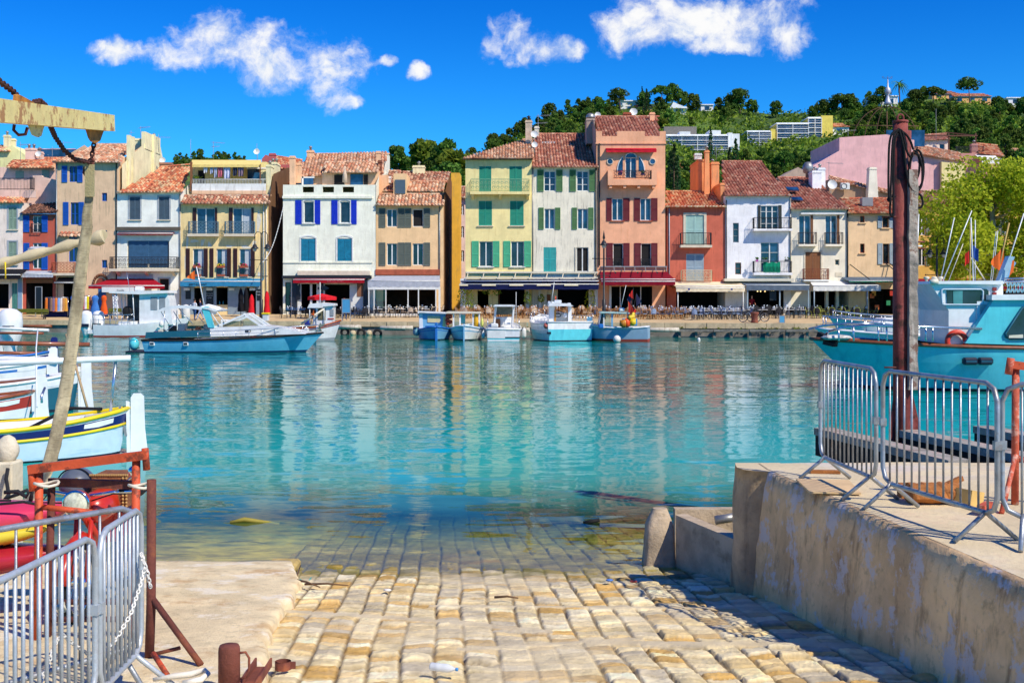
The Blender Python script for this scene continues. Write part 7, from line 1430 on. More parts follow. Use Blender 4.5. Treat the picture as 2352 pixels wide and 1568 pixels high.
for py in (660, 671): q = MB(); q.box(PX(2294, Y), PX(2302, Y), Y+.42, Y+.5, lz(py+8), lz(py)); b.part('nav_light', q, paint('nav_red', '#8a2a24'))
m = MB()
for i in range(7): m.beam(P3(2312+i*9, 672, Y+.6), P3(2320+i*9, 648, Y+.6), .04, .04); m.beam(P3(2320+i*9, 672, Y+.6), P3(2312+i*9, 648, Y+.6), .04, .04)
m.tube([P3(2308, 647, Y+.6), P3(2400, 645, Y+.6)], .05, 5); m.tube([P3(2308, 640, Y+.6), P3(2400, 638, Y+.6)], .03, 5); b.part('net_rack', m, STEEL)
Y = 46.; b = Boat('navy_striped_boat', 'white fishing boat with navy stripe moored behind the turquoise trawler', PX(2240, Y), Y+1.7, pi, 680*Y/FP, 3.4, (1.45, 1.4, 1.75), rake=1.3, flare=.3); lz = lambda py: PZ(py, Y)
b.hull([(.35, BW), (.78, BNAVY), (.86, paint('royal_hull', '#1c4fc0')), (1., BW)]); b.deck(0, .98, .92, BW); b.rail(BW, r=.06)
m = ppoly([(2117, 652), (2150, 652), (2190, 712), (2190, 770), (2166, 770), (2146, 720)], Y+.4, 2.4); b.part('cabin', m, BW); q = ppoly([(2134, 695), (2133, 670), (2138, 666), (2158, 669), (2170, 698)], Y+.36, .05); b.part('window', q, GLASS); q = ppoly([(2131, 704), (2134, 711), (2182, 712), (2178, 704)], Y+.35, .06); b.part('cabin_stripe', q, BNAVY); q = ppoly([(2146, 712), (2158, 728), (2190, 728), (2190, 770), (2152, 770)], Y+.45, .06); b.part('cabin_side', q, BW)
q = ppoly([(2098, 664), (2098, 653), (2120, 652), (2126, 664)], Y+.9, 2.); b.part('awning_top', q, BNAVY); q = ppoly([(2098, 670), (2100, 666), (2140, 710), (2130, 712)], Y+.8, .1); b.part('windscreen', q, BW)
b.guard(.5, .97, .55, 8, r=.028); m = MB(); m.tube([P3(2104, 652, Y+.6), P3(2110, 492, Y+.6)], .03, 5); m.tube([P3(2104, 565, Y+.6), P3(2118, 565, Y+.6)], .03, 5); b.part('mast', m, BW)
Y = 70.; b = Boat('white_day_boat', 'long low white day boat lying alongside the right quay', PX(2040, Y), Y+1.5, pi, 240*Y/FP, 2.8, (1.4, 1.4, 1.75), rake=1.2, flare=.3); b.hull([(.3, SKYB), (1., BW)]); b.deck(0, .98, .97, BW); b.rail(STEEL, r=.05); b.guard(.1, .95, .5, 8, r=.025); b.box(-2, .6, -.8, .8, 1.35, 1.75, BW, 'cabin', slope=(-.6, .2))
def pointu(label, x, y, head, L, B, sheer, bands, rail1, inner, rud, rudh=1.15, rail2=None, panel=True, name='wooden_boat'):
 b = Boat(name, label, x, y, head, L, B, sheer, rake=.35, transom=False, flare=.28, draft=.4, group='wooden boats at the left pontoon'); b.hull(bands, n=30)
 b.rail(rail1, r=.045); b.well(.12, .88, .22, inner)
 if rail2: b.rail(rail2[1], r=.032, f=rail2[0])
 for t in (.08, .92): b.deck(t-.08, t+.07, .97, BW, 'end_deck', n=5)
 for t in (.3, .5, .7): 
  a, c = Vector(b.pt(t, .72, 1)), Vector(b.pt(t, .72, -1)); q = MB(); q.beam(a*.93+c*.07, a*.07+c*.93, .22, .04, 0); b.part('thwart', q, inner)
 x0 = -L/2; q = MB(); q.prism([(x0-.02, -.25), (x0-.38, -.25), (x0-.30, .5*rudh), (x0-.28, rudh+.14), (x0-.22, rudh+.2), (x0-.08, rudh+.2), (x0-.03, rudh+.12)], -.035, .035); q.v = [b.T(*v) for v in q.v]; b.part('rudder', q, rud)
 q = MB(); q.prism([(x0+.04, -.3), (x0-.02, -.3), (x0-.01, sheer[0]+.12), (x0+.06, sheer[0]+.14)], -.05, .05); q.v = [b.T(*v) for v in q.v]; b.part('stern_post', q, BW)
 q = MB(); q.prism([(L/2-.12, -.2), (L/2+.02, .6), (L/2+.05, sheer[2]+.4), (L/2-.06, sheer[2]+.42), (L/2-.1, .3)], -.05, .05); q.v = [b.T(*v) for v in q.v]; b.part('stem_post', q, BW)
 if panel:
  q = MB(); n = 8; q.grid([[Vector(b.pt(.05+.10*i/n, f, sd))+Vector(b.T(0, sd*.012, 0))-Vector(b.T(0, 0, 0)) for f in (.74+.05*abs(i/n-.5), .88-.02*abs(i/n-.5))] for i in range(n+1) for sd in (1,)]); b.part('name_panel', q, BW, fix=False)
 return b
hd = pi + .36
b = pointu('white wooden boat with navy band and two bright yellow rails, nearest on the left', PX(278, 22.4)-2.55*.94, 22.4-2.55*.34, hd, 5.4, 1.9, (.90, .62, .95), [(.06, BOOT), (.66, paint('hull_pale_blue', '#cfe4ee', .95, stain=HX('#86b6cc'), samt=.6, sscale=1.5, sstr=(.8,.8,4))), (.90, BNAVY), (1., BW)], BYEL, BW, BW, .98, (.66, BYEL))
T0 = b
q = MB(); q.beam(b.T(-2.64, .05, .35), b.T(-2.52, .05, .95), .04, .05); b.part('rudder_iron', q, ZINC); b.tub([(-2.35, .1, .8), (-2.45, .1, 1.84)], .028, STEEL, 'crutch')
q = MB(); q.tube([(PX(-120, 22.1), 21.2, 1.80), (PX(302, 22.4), 22.35, 1.885)], .06, 8); b.part('boom', q, BW); q = MB(); q.tube([b.T(-.9, .3, .6), b.T(-1.6, -.1, .92), b.T(-2.2, -.3, .86)], .035, 6); b.part('tiller', q, BLK)
b = pointu('white wooden boat with brown inner boards behind the yellow railed one', PX(190, 31)-2.9, 31-1.0, hd, 6., 2.2, (1.05, .75, 1.05), [(.08, BOOT), (.7, DTEAL), (1., BW)], BW, paint('inner_brown', '#8a5a48', .9), BW, 1.25)
q = MB(); q.tube([(PX(-100, 31), 30.5, 1.86), (PX(206, 31), 31, 1.78)], .06, 8); b.part('spar', q, VARN); q = MB(); q.tube([P3(173, 838, 30.6), P3(200, 936, 30.2)], .035, 5); b.part('oar', q, TEAKD); q = MB(); q.tube([P3(152, 768, 30.6), P3(168, 822, 30.2)], .035, 5); b.part('oar', q, TEAKD)
b = pointu('red and white wooden boat under a teal cover', PX(88, 26.5)-2.6, 26.5-1.0, hd, 5.4, 2.0, (.9, .68, .95), [(.08, BOOT), (.6, BW), (.9, BRED), (1., BW)], VARN, BRED, BW, 1.05)
q = MB(); q.grid([[b.T(-1.3+3.4*i/8, -.95+1.9*j/6, 1.45-.45*abs(j-3)/3.*1.2-.25*(1-i/8.)) for j in range(7)] for i in range(9)]); b.part('boat_cover', q, fabric('teal_cover', '#1f8f96'), fix=False); q = MB(); q.tube([P3(103, 890, 26), P3(95, 910, 25.8), P3(96, 925, 25.8)], .03, 6); b.part('iron_hook', q, STEEL)
b = pointu('white wooden boat with a blue rubbing strake, third from the front', PX(116, 38)-2.9, 38-1.0, hd, 6., 2.2, (.95, .75, 1.05), [(.08, BOOT), (.75, BW), (.85, BLUEB), (1., BW)], BW, paint('inner_cream', '#dcd6c4', .9), BW, 1.2)
q = MB(); q.tube([(PX(-100, 38), 37.5, 1.05), (PX(135, 38), 38, 1.0)], .07, 8); b.part('boom', q, BW)
q = MB(); q.tube([P3(85, 935, 25.5), P3(83, 800, 27), P3(87, 755, 27.5)], .016, 6); b.part('mast', q, BW) 
b = pointu('dark blue wooden boat with tall blue rudder, furthest of the left group', PX(118, 43)-3.0, 43-1.0, hd, 6.2, 2.3, (1.0, .8, 1.1), [(.08, BOOT), (.9, BNAVY), (1., BW)], BLUEB, BW, BNAVY, 1.35)
q = MB(); q.tube([(PX(-100, 43), 42.5, 1.0), (PX(108, 43), 43, .94)], .06, 8); b.part('spar', q, VARN)
q = MB(); q.tube([(PX(-60, 55), 55, 1.6), (PX(112, 55), 55, 1.45)], .07, 8); tag(q.build('jetty_rail', BW), 'white tubular rail on the pontoon beyond the left boats', 'railing')
q = MB(); q.tube([(PX(-60, 52), 52, 1.42), (PX(100, 52), 52, 1.40)], .06, 8); tag(q.build('wooden_spar', VARN), 'brown varnished spar lying level under the white pontoon rail', 'spar')
Y = 55.; b = Boat('motor_boat', 'white boat stern with big white outboard motor cut by the left edge', PX(-95, Y), Y+1.2, pi, 200*Y/FP*.9, 2.4, (.9, .9, 1.2), rake=.6, flare=.2); b.hull([(.15, BOOT), (1., BW)]); b.deck(0, .98, .95, BW)
q = MB(); q.lathe([(.25, -.3), (.30, .5), (.42, .8), (.55, 1.2), (.60, 1.8), (.55, 2.25), (.3, 2.45), (.05, 2.5)], (PX(6, Y), Y+.8, 0), 14); e = b.part('outboard', q, BW); q = MB(); q.box(PX(6, Y)-.1, PX(28, Y), Y+.2, Y+.24, 1.62, 1.66); b.part('outboard_trim', q, BOOT, e); 
def QY(px, Y): x = PX(px, Y); return (x, Y, quay_z(x, Y))
WICK = pbr('wicker', HX('#b98a55'), rough=.8, var=.3, scale=20); BWEAVE = pbr('blue_white_weave', HX('#8fa6cc'), rough=.8, var=.75, scale=26, rnd=.15); DWEAVE = pbr('dark_weave', HX('#2a2a30'), rough=.8, var=.4, scale=20); PWEAVE = pbr('pale_weave', HX('#cbb9a2'), rough=.8, var=.5, scale=24)
TWOOD = pbr('table_wood', HX('#a06a3c'), rough=.6, var=.2, scale=5); TWHITE = paint('table_white', '#e4e4e0'); TBLUE = paint('table_blue', '#2f6fb8', .85); TDARK = paint('table_dark', '#33363a')
def chair(label, frame, weave, group):
 r = empty('terrace_chair', (0, 0, 0), label, 'chair', group)
 m = MB(); m.cbox(-.22, .22, -.22, .22, .42, .47, .02); m.build('seat', weave, r)
 m = MB(); N = 8; m.grid([[(-.22+.44*i/N, .22+.05*sin(pi*i/N), .5), (-.22+.44*i/N, .27+.06*sin(pi*i/N), .62+.28*sin(pi*(i+.6)/(N+1.2))**.6)] for i in range(N+1)]); m.grid([[(-.22+.44*i/N, .20+.05*sin(pi*i/N), .5), (-.22+.44*i/N, .25+.06*sin(pi*i/N), .62+.28*sin(pi*(i+.6)/(N+1.2))**.6)] for i in range(N+1)]); m.build('backrest', weave, r)
 m = MB(); m.tube([(-.24, .2, .45), (-.25, .25, .66), (-.17, .29, .88), (0, .30, .93), (.17, .29, .88), (.25, .25, .66), (.24, .2, .45)], .02, 5); m.build('back_frame', frame, r)
 for sx in (-1, 1):
  for sy in (-1, 1): m = MB(); m.tube([(sx*.2, sy*.2, .43), (sx*.24, sy*.24, 0)], .018, 5); m.build('leg', frame, r)
  m = MB(); m.tube([(sx*.24, .22, .64), (sx*.25, -.1, .64), (sx*.23, -.2, .46)], .017, 5); m.build('armrest', frame, r)
 return r
def table(label, top, leg, group, cloth=False):
 r = empty('terrace_table', (0, 0, 0), label, 'table', group); m = MB(); m.cbox(-.36, .36, -.34, .34, .715, .75, .012); m.build('tabletop', top, r)
 m = MB(); m.tube([(0, 0, .03), (0, 0, .72)], .035, 7); m.build('pedestal', leg, r); m = MB(); m.beam((-.28, -.24, .02), (.28, .24, .02), .05, .035); m.beam((-.28, .24, .024), (.28, -.24, .024), .05, .035); m.build('base', leg, r); return r
ROWS = [ # px0, px1, step, depths, chair(frame, weave), table top, what
  (668, 738, 22, (97.5, 100), DKMET, DWEAVE, TBLUE, 'dark chair at the blue tables outside the cream house', 'blue topped table outside the cream house'),
  (762, 852, 24, (97, 100), DKMET, DWEAVE, TDARK, 'black chair on the terrace between the menu board and the white glazed terrace', 'dark table laid outside the cream house doorway'),
  (866, 1000, 25, (98.2, 102.2), DKMET, PWEAVE, TWHITE, 'black framed chair before the white glazed terrace of the peach house', 'white clothed table before the glazed terrace'),
  (1070, 1215, 24, (96, 99, 101.2), WICK, PWEAVE, TWOOD, 'pale wicker chair under the navy awning behind the moored boats', 'wooden table under the navy awning'),
  (1225, 1372, 25, (96, 99, 101.2), WICK, PWEAVE, TWOOD, 'wicker armchair in front of the grey cream house', 'wooden table in front of the grey cream house'),
  (1395, 1475, 24, (97, 99.5), WICK, PWEAVE, TWOOD, 'wicker chair under the maroon awning of the orange house', 'wooden table under the maroon awning'),
  (1480, 1580, 20, (93.5, 96.5, 99.5), WICK, BWEAVE, TWOOD, 'blue and white woven bistro chair in front of the red house', 'wooden bistro table in front of the red house'),
  (1590, 1712, 20, (92.5, 95.5, 98.5), DKMET, BWEAVE, TWHITE, 'blue and white woven bistro chair under the cream awning', 'pale bistro table under the cream awning'),
  (1728, 1850, 26, (94.5, 98, 101), DKMET, DWEAVE, TWHITE, 'dark chair at the laid tables below the white house', 'pale laid table below the white house'),
  (1876, 1990, 27, (94.5, 99), paint('lime_frame', '#a9b04a'), DWEAVE, TDARK, 'dark chair with yellow green frame under the white awning', 'dark table under the white awning')]
GLS = pbr('glassware', HX('#dfe8ee'), rough=.15); NAPK = fabric('napkin', '#e8e4da'); rq = random.Random(17)
gl0 = empty('wine_glass', (0, 0, 0), 'wine glass standing on a terrace table', 'glass', 'glasses on the terrace tables'); m = MB(); m.lathe([(.035, 0), (.008, .012), (.008, .09), (.045, .13), (.05, .17), (.04, .21)], (0, 0, 0), 7); m.build('bowl', GLS, gl0); gfirst = [True]
for (p0, p1, st, deps, fr, wv, tt, cl, tl) in ROWS:
 c0 = chair(cl, fr, wv, cl.split(' ', 1)[1] + 's'); t0 = table(tl, tt, GREYP if tt is not TWOOD else TWOOD, 'terrace tables'); f1 = f2 = True
 t0['group'] = tl + 's'
 for Y in deps:
  px = p0 + rq.uniform(-3, 3)
  while px < p1:
   x, y, z = QY(px, Y+rq.uniform(-.3, .3))
   if f1: t0.location = (x, y, z); f1 = False
   else: dup(t0, (x, y, z), rq.uniform(-.1, .1))
   for (dx, dy, rz) in ((-.62, .0, pi/2), (.62, 0., -pi/2)) + (((0., -.6, pi),) if rq.random() < .35 else ()):
    if rq.random() < .12: continue
    L = (x+dx+rq.uniform(-.08, .08), y+dy+rq.uniform(-.1, .1), z)
    if f2: c0.location = L; c0.rotation_euler = (0, 0, rz+rq.uniform(-.4, .4)); f2 = False
    else: dup(c0, L, rz+rq.uniform(-.4, .4))
   for k_ in range(2):
    G_ = (x+rq.uniform(-.25, .25), y+rq.uniform(-.2, .2), z+.75)
    if gfirst[0]: gl0.location = G_; gfirst[0] = False
    elif rq.random() < .75: dup(gl0, G_)
   px += st*rq.uniform(.95, 1.2)
def lamp(label, px, Y, ytop, twin, hook=True):
 x, y, z = QY(px, Y); zt = PZ(ytop, Y); r = empty('street_lamp', (x, y, z), label, 'lamp post')
 m = MB(); m.tube([(x, y, z), (x, y, z+.5), (x, y, z+1.6), (x, y, z+1.65), (x, y, zt-.6), (x, y, zt)], [.17, .16, .15, .09, .07, .05], 10); m.build('pole', DKMET, r)
 m = MB()
 for zc in (z+3.6, z+5.): m.tube([(x-.9, y, zc), (x+.5, y, zc)], .03, 5); m.ball((x-.9, y, zc), .06, 6, 4); m.ball((x+.5, y, zc), .06, 6, 4)
 m.build('crossbar', DKMET, r)
 for sg in ((-1, 1) if twin else (0,)):
  xc = x+sg*.55; zl = zt-1.35 if twin else zt-.55
  if twin: m = MB(); m.tube([(x, y, zt-.2), (x+sg*.08, y, zt+.05), (x+sg*.35, y, zt+.12), (xc, y, zt-.15), (xc, y, zl+.42)], .035, 6); m.build('bracket', DKMET, r)
  m = MB(); m.lathe([(.34, 0), (.34, .05), (.22, .16), (.14, .34), (.05, .42), (.02, .62)], (xc, y, zl), 10); sh = m.build('lamp_shade', DKMET, r)
  m = MB(); m.lathe([(.04, -.26), (.14, -.2), (.18, -.05), (.2, 0)], (xc, y, zl), 8); m.build('lantern_glass', pbr('lantern_glass', HX('#b8bdb8'), rough=.2), r)
 if not twin: m = MB(); m.lathe([(.06, 0), (.11, .1), (.05, .5), (.01, .75)], (x, y, zt-.05), 6); m.build('finial', DKMET, r)
 return r
lamp('black twin lantern street lamp at the alley left of the cream house', 600, 97.5, 535, True); lamp('black single lantern street lamp before the tall orange house', 1387, 94., 548, False); lamp('twin lantern street lamp under the plane tree behind the masts', 2152, 90, 545, True)
def parasol(px, Y, ytop, mat, label):
 x, y, z = QY(px, Y); H = PZ(ytop, Y)-z; r = empty('closed_parasol', (x, y, z), label, 'parasol'); m = MB(); m.tube([(x, y, z), (x, y, z+.6)], .03, 6); m.lathe([(.25, 0), (.25, .06), (.05, .1)], (x, y, z), 10); m.build('stand', DKMET, r); m = MB(); n = 14; rows = []
 for f, rr in ((.18, .24), (.3, .22), (.5, .17), (.75, .18), (.92, .11), (1., .03)): rows.append([(x+rr*(1+.25*(i % 2))*cos(2*pi*i/n), y+rr*(1+.25*(i % 2))*sin(2*pi*i/n), z+H*f) for i in range(n)])
 rows = [list(c) for c in zip(*rows)]; m.grid(rows, closed_u=True); m.build('canopy', mat, r, fix=False)
FBK = fabric('black_parasol_cloth', '#17171b'); FRD = fabric('red_parasol_cloth', '#d2202a')
parasol(553, 100, 661, FBK, 'closed black parasol, left of the black pair'); parasol(565, 100.5, 661, FBK, 'closed black parasol beside the red one outside the yellow restaurant'); parasol(578, 98, 676, FRD, 'closed red parasol outside the yellow restaurant'); parasol(613, 98.5, 668, FRD, 'closed red parasol beside the street lamp at the alley')
x, y, z = QY(740, 96); r = empty('open_parasol', (x, y, z), 'open red parasol over the tables of the cream house', 'parasol'); m = MB(); m.tube([(x, y, z), (x, y, PZ(675, 96))], .03, 6); m.build('pole', WHITEP, r)
m = MB(); zt = PZ(674, 96); n = 8; rim = [(x+1.25*cos(2*pi*(i+.5)/n), y+1.0*sin(2*pi*(i+.5)/n), zt-.28) for i in range(n)]
for i in range(n): j = (i+1) % n; m.add([(x, y, zt), rim[i], rim[j], (rim[i][0], rim[i][1], zt-.55), (rim[j][0], rim[j][1], zt-.55)], [(0, 1, 2), (1, 3, 4, 2)])
m.build('canopy', FRD, r, fix=False)
def board(px0, px1, py0, py1, Y, label, legs, mat=None):
 x0, x1 = PX(px0, Y), PX(px1, Y); zg = quay_z(x0, Y); r = empty('notice_board', ((x0+x1)/2, Y, zg), label, 'board'); m = MB(); m.box(x0+.05, x1-.05, Y-.03, Y+.03, PZ(py1, Y)+.05, PZ(py0, Y)-.05); m.build('panel', mat or paint('panel_blue', '#4f9fcc', .9), r); m = MB(); zb = PZ(py1, Y); zt = PZ(py0, Y)
 m.box(x0, x0+.06, Y-.04, Y+.04, zb, zt); m.box(x1-.06, x1, Y-.04, Y+.04, zb, zt); m.box(x0+.06, x1-.06, Y-.04, Y+.04, zb, zb+.06); m.box(x0+.06, x1-.06, Y-.04, Y+.04, zt-.06, zt); m.build('frame', GREYP, r)
 for x in (x0+.03, x1-.03):
  m = MB(); m.box(x-.03, x+.03, Y-.03, Y+.03, zg, max(zb, zg+.05)); m.build('leg', GREYP, r)
board(785, 805.5, 686, 719, 92.3, 'blank pale blue board on tall grey legs before the cream house', True); board(1789, 1803, 724, 742, 86.3, 'small blue panel on the quay edge right of the bicycles', False); board(1347, 1361, 726, 743, 88.9, 'small blue panel on the quay edge behind the netting boat', False); board(1057, 1069, 722, 742, 89.8, 'small blue panel on the quay edge behind the pointed wooden boat', False)
board(81, 97, 658, 714, 101, 'tall navy chalk board leaning by the clothes shop', False, BOARD)
def bench(px0, px1, Y, label):
 x0, x1 = PX(px0, Y), PX(px1, Y); z = quay_z(x0, Y); r = empty('bench', ((x0+x1)/2, Y, z), label, 'bench'); gm = pbr('olive_slats', HX('#76762a'), rough=.7, var=.2); m = MB()
 m.obox(((x0+x1)/2, Y-.05, z+.72), (x1-x0, .05, .34), Matrix.Rotation(.25, 3, 'X')); m.build('backrest', gm, r); m = MB(); m.cbox(x0, x1, Y-.5, Y-.05, z+.42, z+.47, .02); m.build('seat', gm, r)
 for x in (x0+.25, x1-.25): m = MB(); m.box(x-.04, x+.04, Y-.48, Y-.40, z, z+.42); m.box(x-.04, x+.04, Y-.14, Y-.06, z, z+.6); m.build('leg', DKMET, r)
bench(31, 112, 98.5, 'olive green bench on the quay before the clothes shop'); bench(250, 296, 98.3, 'olive green bench half hidden behind the hanging strap')
CL = [('orange', '#d8742c', 107, 4.5), ('dark flowered', '#3a2c3c', 112.5, 4), ('brown striped', '#8a6a58', 118, 4), ('mauve striped', '#7c6a86', 123.5, 4), ('orange', '#d87a34', 129, 4), ('pale blue', '#7ea2d0', 135, 4.5), ('white', '#d8d0c8', 141, 4), ('tan', '#c08a54', 146, 4), ('amber', '#d99a3c', 151.5, 4)]
Yc = 100.2; zc = quay_z(PX(130, Yc), Yc); r = empty('clothes_rail', (PX(130, Yc), Yc, zc), 'clothes rail packed with orange and dark garments', 'clothes rail'); m = MB()
for px in (104, 156): m.tube([(PX(px, Yc), Yc, zc), (PX(px, Yc), Yc, zc+1.75)], .025, 5)
m.tube([(PX(104, Yc), Yc, zc+1.75), (PX(156, Yc), Yc, zc+1.75)], .025, 5); m.build('frame', STEEL, r)
def dress(px, Y, w, z0, z1, hx, label, group=None, waist=False):
 x = PX(px, Y); m = MB(); n = 10; rows = []; H = z1-z0
 for f, rr in (((0, 1.), (.35, .8), (.62, .5), (.7, .52), (.85, .72), (.95, .55), (1., .2)) if waist else ((0, 1.), (.5, .85), (.85, .8), (.95, .6), (1., .15))): rows.append([(x+w*rr*cos(2*pi*i/n)*(1+.12*(i % 2)), Y+w*.6*rr*sin(2*pi*i/n), z0+H*f) for i in range(n)])
 m.grid([list(c) for c in zip(*rows)], closed_u=True); o = m.build('dress' if waist else 'garment', fabric('cloth'+hx[1:], hx), label=label, cat='dress' if waist else 'garment', group=group, fix=False); return o
for i, (nm, hx, px, w) in enumerate(CL): dress(px, Yc, .16, zc+.55, zc+1.72, hx, '%s garment hanging on the packed clothes rail' % nm, 'garments on the packed rail')
for px, w, hx, nm, wa in ((170, .42, '#2f6fd0', 'long bright blue dress displayed between the two clothes rails', True), (219, .42, '#3f78c0', 'blue shirt dress on a stand right of the yellow garments', True), (239, .34, '#e05a24', 'orange top and peach skirt on a stand by the shop pillar', True), (266, .32, '#c9ccd2', 'white sleeveless dress hanging in the beige house shop', True)): dress(px, Yc-.3, w, zc+.25, zc+1.95, hx, nm, None, wa)
r = empty('clothes_rail', (PX(197, Yc), Yc, zc), 'short clothes rail of yellow garments between the blue dresses', 'clothes rail'); m = MB()
for px in (184, 209): m.tube([(PX(px, Yc), Yc, zc), (PX(px, Yc), Yc, zc+1.9)], .025, 5)
m.tube([(PX(184, Yc), Yc, zc+1.9), (PX(209, Yc), Yc, zc+1.9)], .025, 5); m.build('frame', STEEL, r)
for px, hx, nm in ((187, '#e8b41c', 'yellow'), (192, '#c03a5c', 'crimson patterned'), (197, '#e0e0dc', 'white'), (202, '#e0d01c', 'lemon yellow'), (207, '#8a5a4c', 'brown')): dress(px, Yc, .16, zc+.75, zc+1.85, hx, '%s garment on the short yellow rail' % nm)
m = MB(); m.cbox(PX(104, 100.8), PX(245, 100.8), 100.6, 101.2, zc, zc+.5, .03); m.build('display_table', fabric('navy_cover', '#1c2450'), label='low navy covered display table behind the clothes', cat='table')
def wheel(parent, c, rad, name='wheel'):
 m = MB(); n = 20; m.tube([(c[0]+rad*cos(2*pi*i/n), c[1], c[2]+rad*sin(2*pi*i/n)) for i in range(n)], .028, 6, closed=True); w = m.build('tyre', BLK, parent); m = MB()
 m.tube([(c[0]+(rad-.03)*cos(2*pi*i/n), c[1], c[2]+(rad-.03)*sin(2*pi*i/n)) for i in range(n)], .012, 4, closed=True)
 for i in range(10): a = 2*pi*i/10; m.tube([c, (c[0]+(rad-.03)*cos(a), c[1], c[2]+(rad-.03)*sin(a))], .006, 3)
 m.build('rim', STEEL, w)
def bicycle(px, Y, label, col, sg=1):
 x, y, z = QY(px, Y); r = empty('bicycle', (x, y, z), label, 'bicycle', None); A = (x-sg*.52, y, z+.36); B = (x+sg*.52, y, z+.36); wheel(r, A, .34); wheel(r, B, .34); m = MB()
 h_, s_, b_ = (x-sg*.32, y, z+.86), (x+sg*.2, y, z+.88), (x+sg*.08, y, z+.36)
 for p, q in ((h_, b_), (h_, s_), (s_, b_), (b_, B), (s_, B)): m.tube([p, q], .022, 6)
 m.build('frame', paint('bike'+col[1:], col), r); m = MB(); m.tube([(x-sg*.28, y, z+.98), h_, A], .02, 6); m.build('fork', BLK, r); m = MB(); m.tube([(x-sg*.3, y-.26, z+1.0), (x-sg*.26, y, z+1.02), (x-sg*.3, y+.26, z+1.0)], .018, 5); m.build('handlebar', BLK, r); m = MB(); m.cbox(x+sg*.2-.12, x+sg*.2+.12, y-.06, y+.06, z+.92, z+.97, .02); m.build('saddle', BLK, r)
bicycle(1722, 87.8, 'black bicycle leaning left of the rusty bollard', '#22242a', 1); bicycle(1741, 88.2, 'second bicycle half hidden behind the rusty bollard', '#2c3038', -1)
RUSTI = pbr('rusty_steel', HX('#7d4638'), rough=.85, var=.3, scale=4, bump=.6, bscale=30, rust=HX('#a8623c'), ramt=.6)
x, y, z = QY(1733, 86.6); m = MB(); m.lathe([(.30, 0), (.26, .1), (.24, .55), (.32, .68), (.34, .76), (.30, .80), (.02, .82)], (x, y, z), 14); m.build('mooring_bollard', RUSTI, label='rusty iron mooring bollard between the bicycle wheels', cat='bollard')
x, y, z = QY(427, 94); m = MB(); m.lathe([(.34, 0), (.36, .5), (.30, 1.1), (.22, 1.3), (.05, 1.36)], (x, y, z), 12); m.build('mooring_stone', pbr('whitewash', HX('#d8d6cc'), rough=.9, bump=.6, bscale=9), label='whitewashed stone bollard behind the cruiser canopy', cat='bollard')
x, y, z = QY(641, 92); 
q = MB(); q.cbox(PX(602, 93), PX(616, 93), 93, 93.6, quay_z(PX(602, 93), 93), PZ(722, 93), .05); r = q.build('container', paint('pale_container', '#cfd3d4'), label='pale bin with yellow lid at the foot of the alley street lamp', cat='bin'); q = MB(); q.cbox(PX(601.5, 93)-.03, PX(616.5, 93)+.03, 92.95, 93.65, PZ(722, 93), PZ(718, 93), .03); q.build('lid', paint('yellow_lid', '#e8c81e'), r)
for i, (px, Y, hgt, rad, lb) in enumerate(((792, 91.0, 763, .37, 'black tyre fender on the quay wall, leftmost of three'), (829.5, 90.8, 764.5, .36, 'black tyre fender on the quay wall between two pale buoys'), (867, 90.4, 766, .38, 'black tyre fender on the quay wall, rightmost of three'))):
 m = MB(); c_ = P3(px, hgt, Y); n = 18; m.tube([(c_[0]+rad*.75*cos(2*pi*j/n), c_[1], c_[2]+rad*.75*sin(2*pi*j/n)) for j in range(n)], rad*.28, 8, closed=True); m.build('tyre_fender', BLK, label=lb, cat='tyre')
for px, lb in ((810.7, 'round cream buoy hanging between the first two tyres'), (847.5, 'round rusty cream buoy hanging between the last two tyres')): m = MB(); m.ball(P3(px, 765, 90.8), .25, 10, 7); m.build('buoy', pbr('cream_buoy', HX('#d2c49c'), rough=.6, var=.2, stain=HX('#a06a3c'), samt=.5), label=lb, cat='buoy')
def fender_log(px0, px1, py, Y, r_, lb, mat):
 m = MB(); m.tube([P3(px0, py, Y), P3((px0+px1)/2, py+.4, Y), P3(px1, py, Y-.1)], r_, 8); m.build('fender_log', mat, label=lb, cat='fender')
LOGM = pbr('pale_log', HX('#c9c1ae'), rough=.85, var=.25, stain=HX('#7a5a3c'), samt=.5)
fender_log(778, 829, 750.5, 90.8, .16, 'pale log fender on the quay wall above the tyres', LOGM); fender_log(873, 948, 752.5, 89.9, .15, 'pale log fender right of the tyres', LOGM); fender_log(1100, 1118, 756, 88.6, .15, 'pale log fender behind the open motor boat', LOGM); fender_log(1200, 1216, 757, 87.8, .16, 'pale log fender left of the trawler', LOGM); fender_log(1340, 1372, 757, 86.6, .18, 'pale pipe fender between the trawler and the netting boat', LOGM)
fender_log(40, 118, 749, 96.4, .13, 'brown timber fender on the far left quay wall', VARN); fender_log(1468, 1560, 757, 85.8, .16, 'pale log fender right of the netting boat', LOGM)
TIMB = pbr('weathered_timber', HX('#8a8578'), rough=.9, var=.3, scale=3, bump=.6, bscale=12)
m0 = None
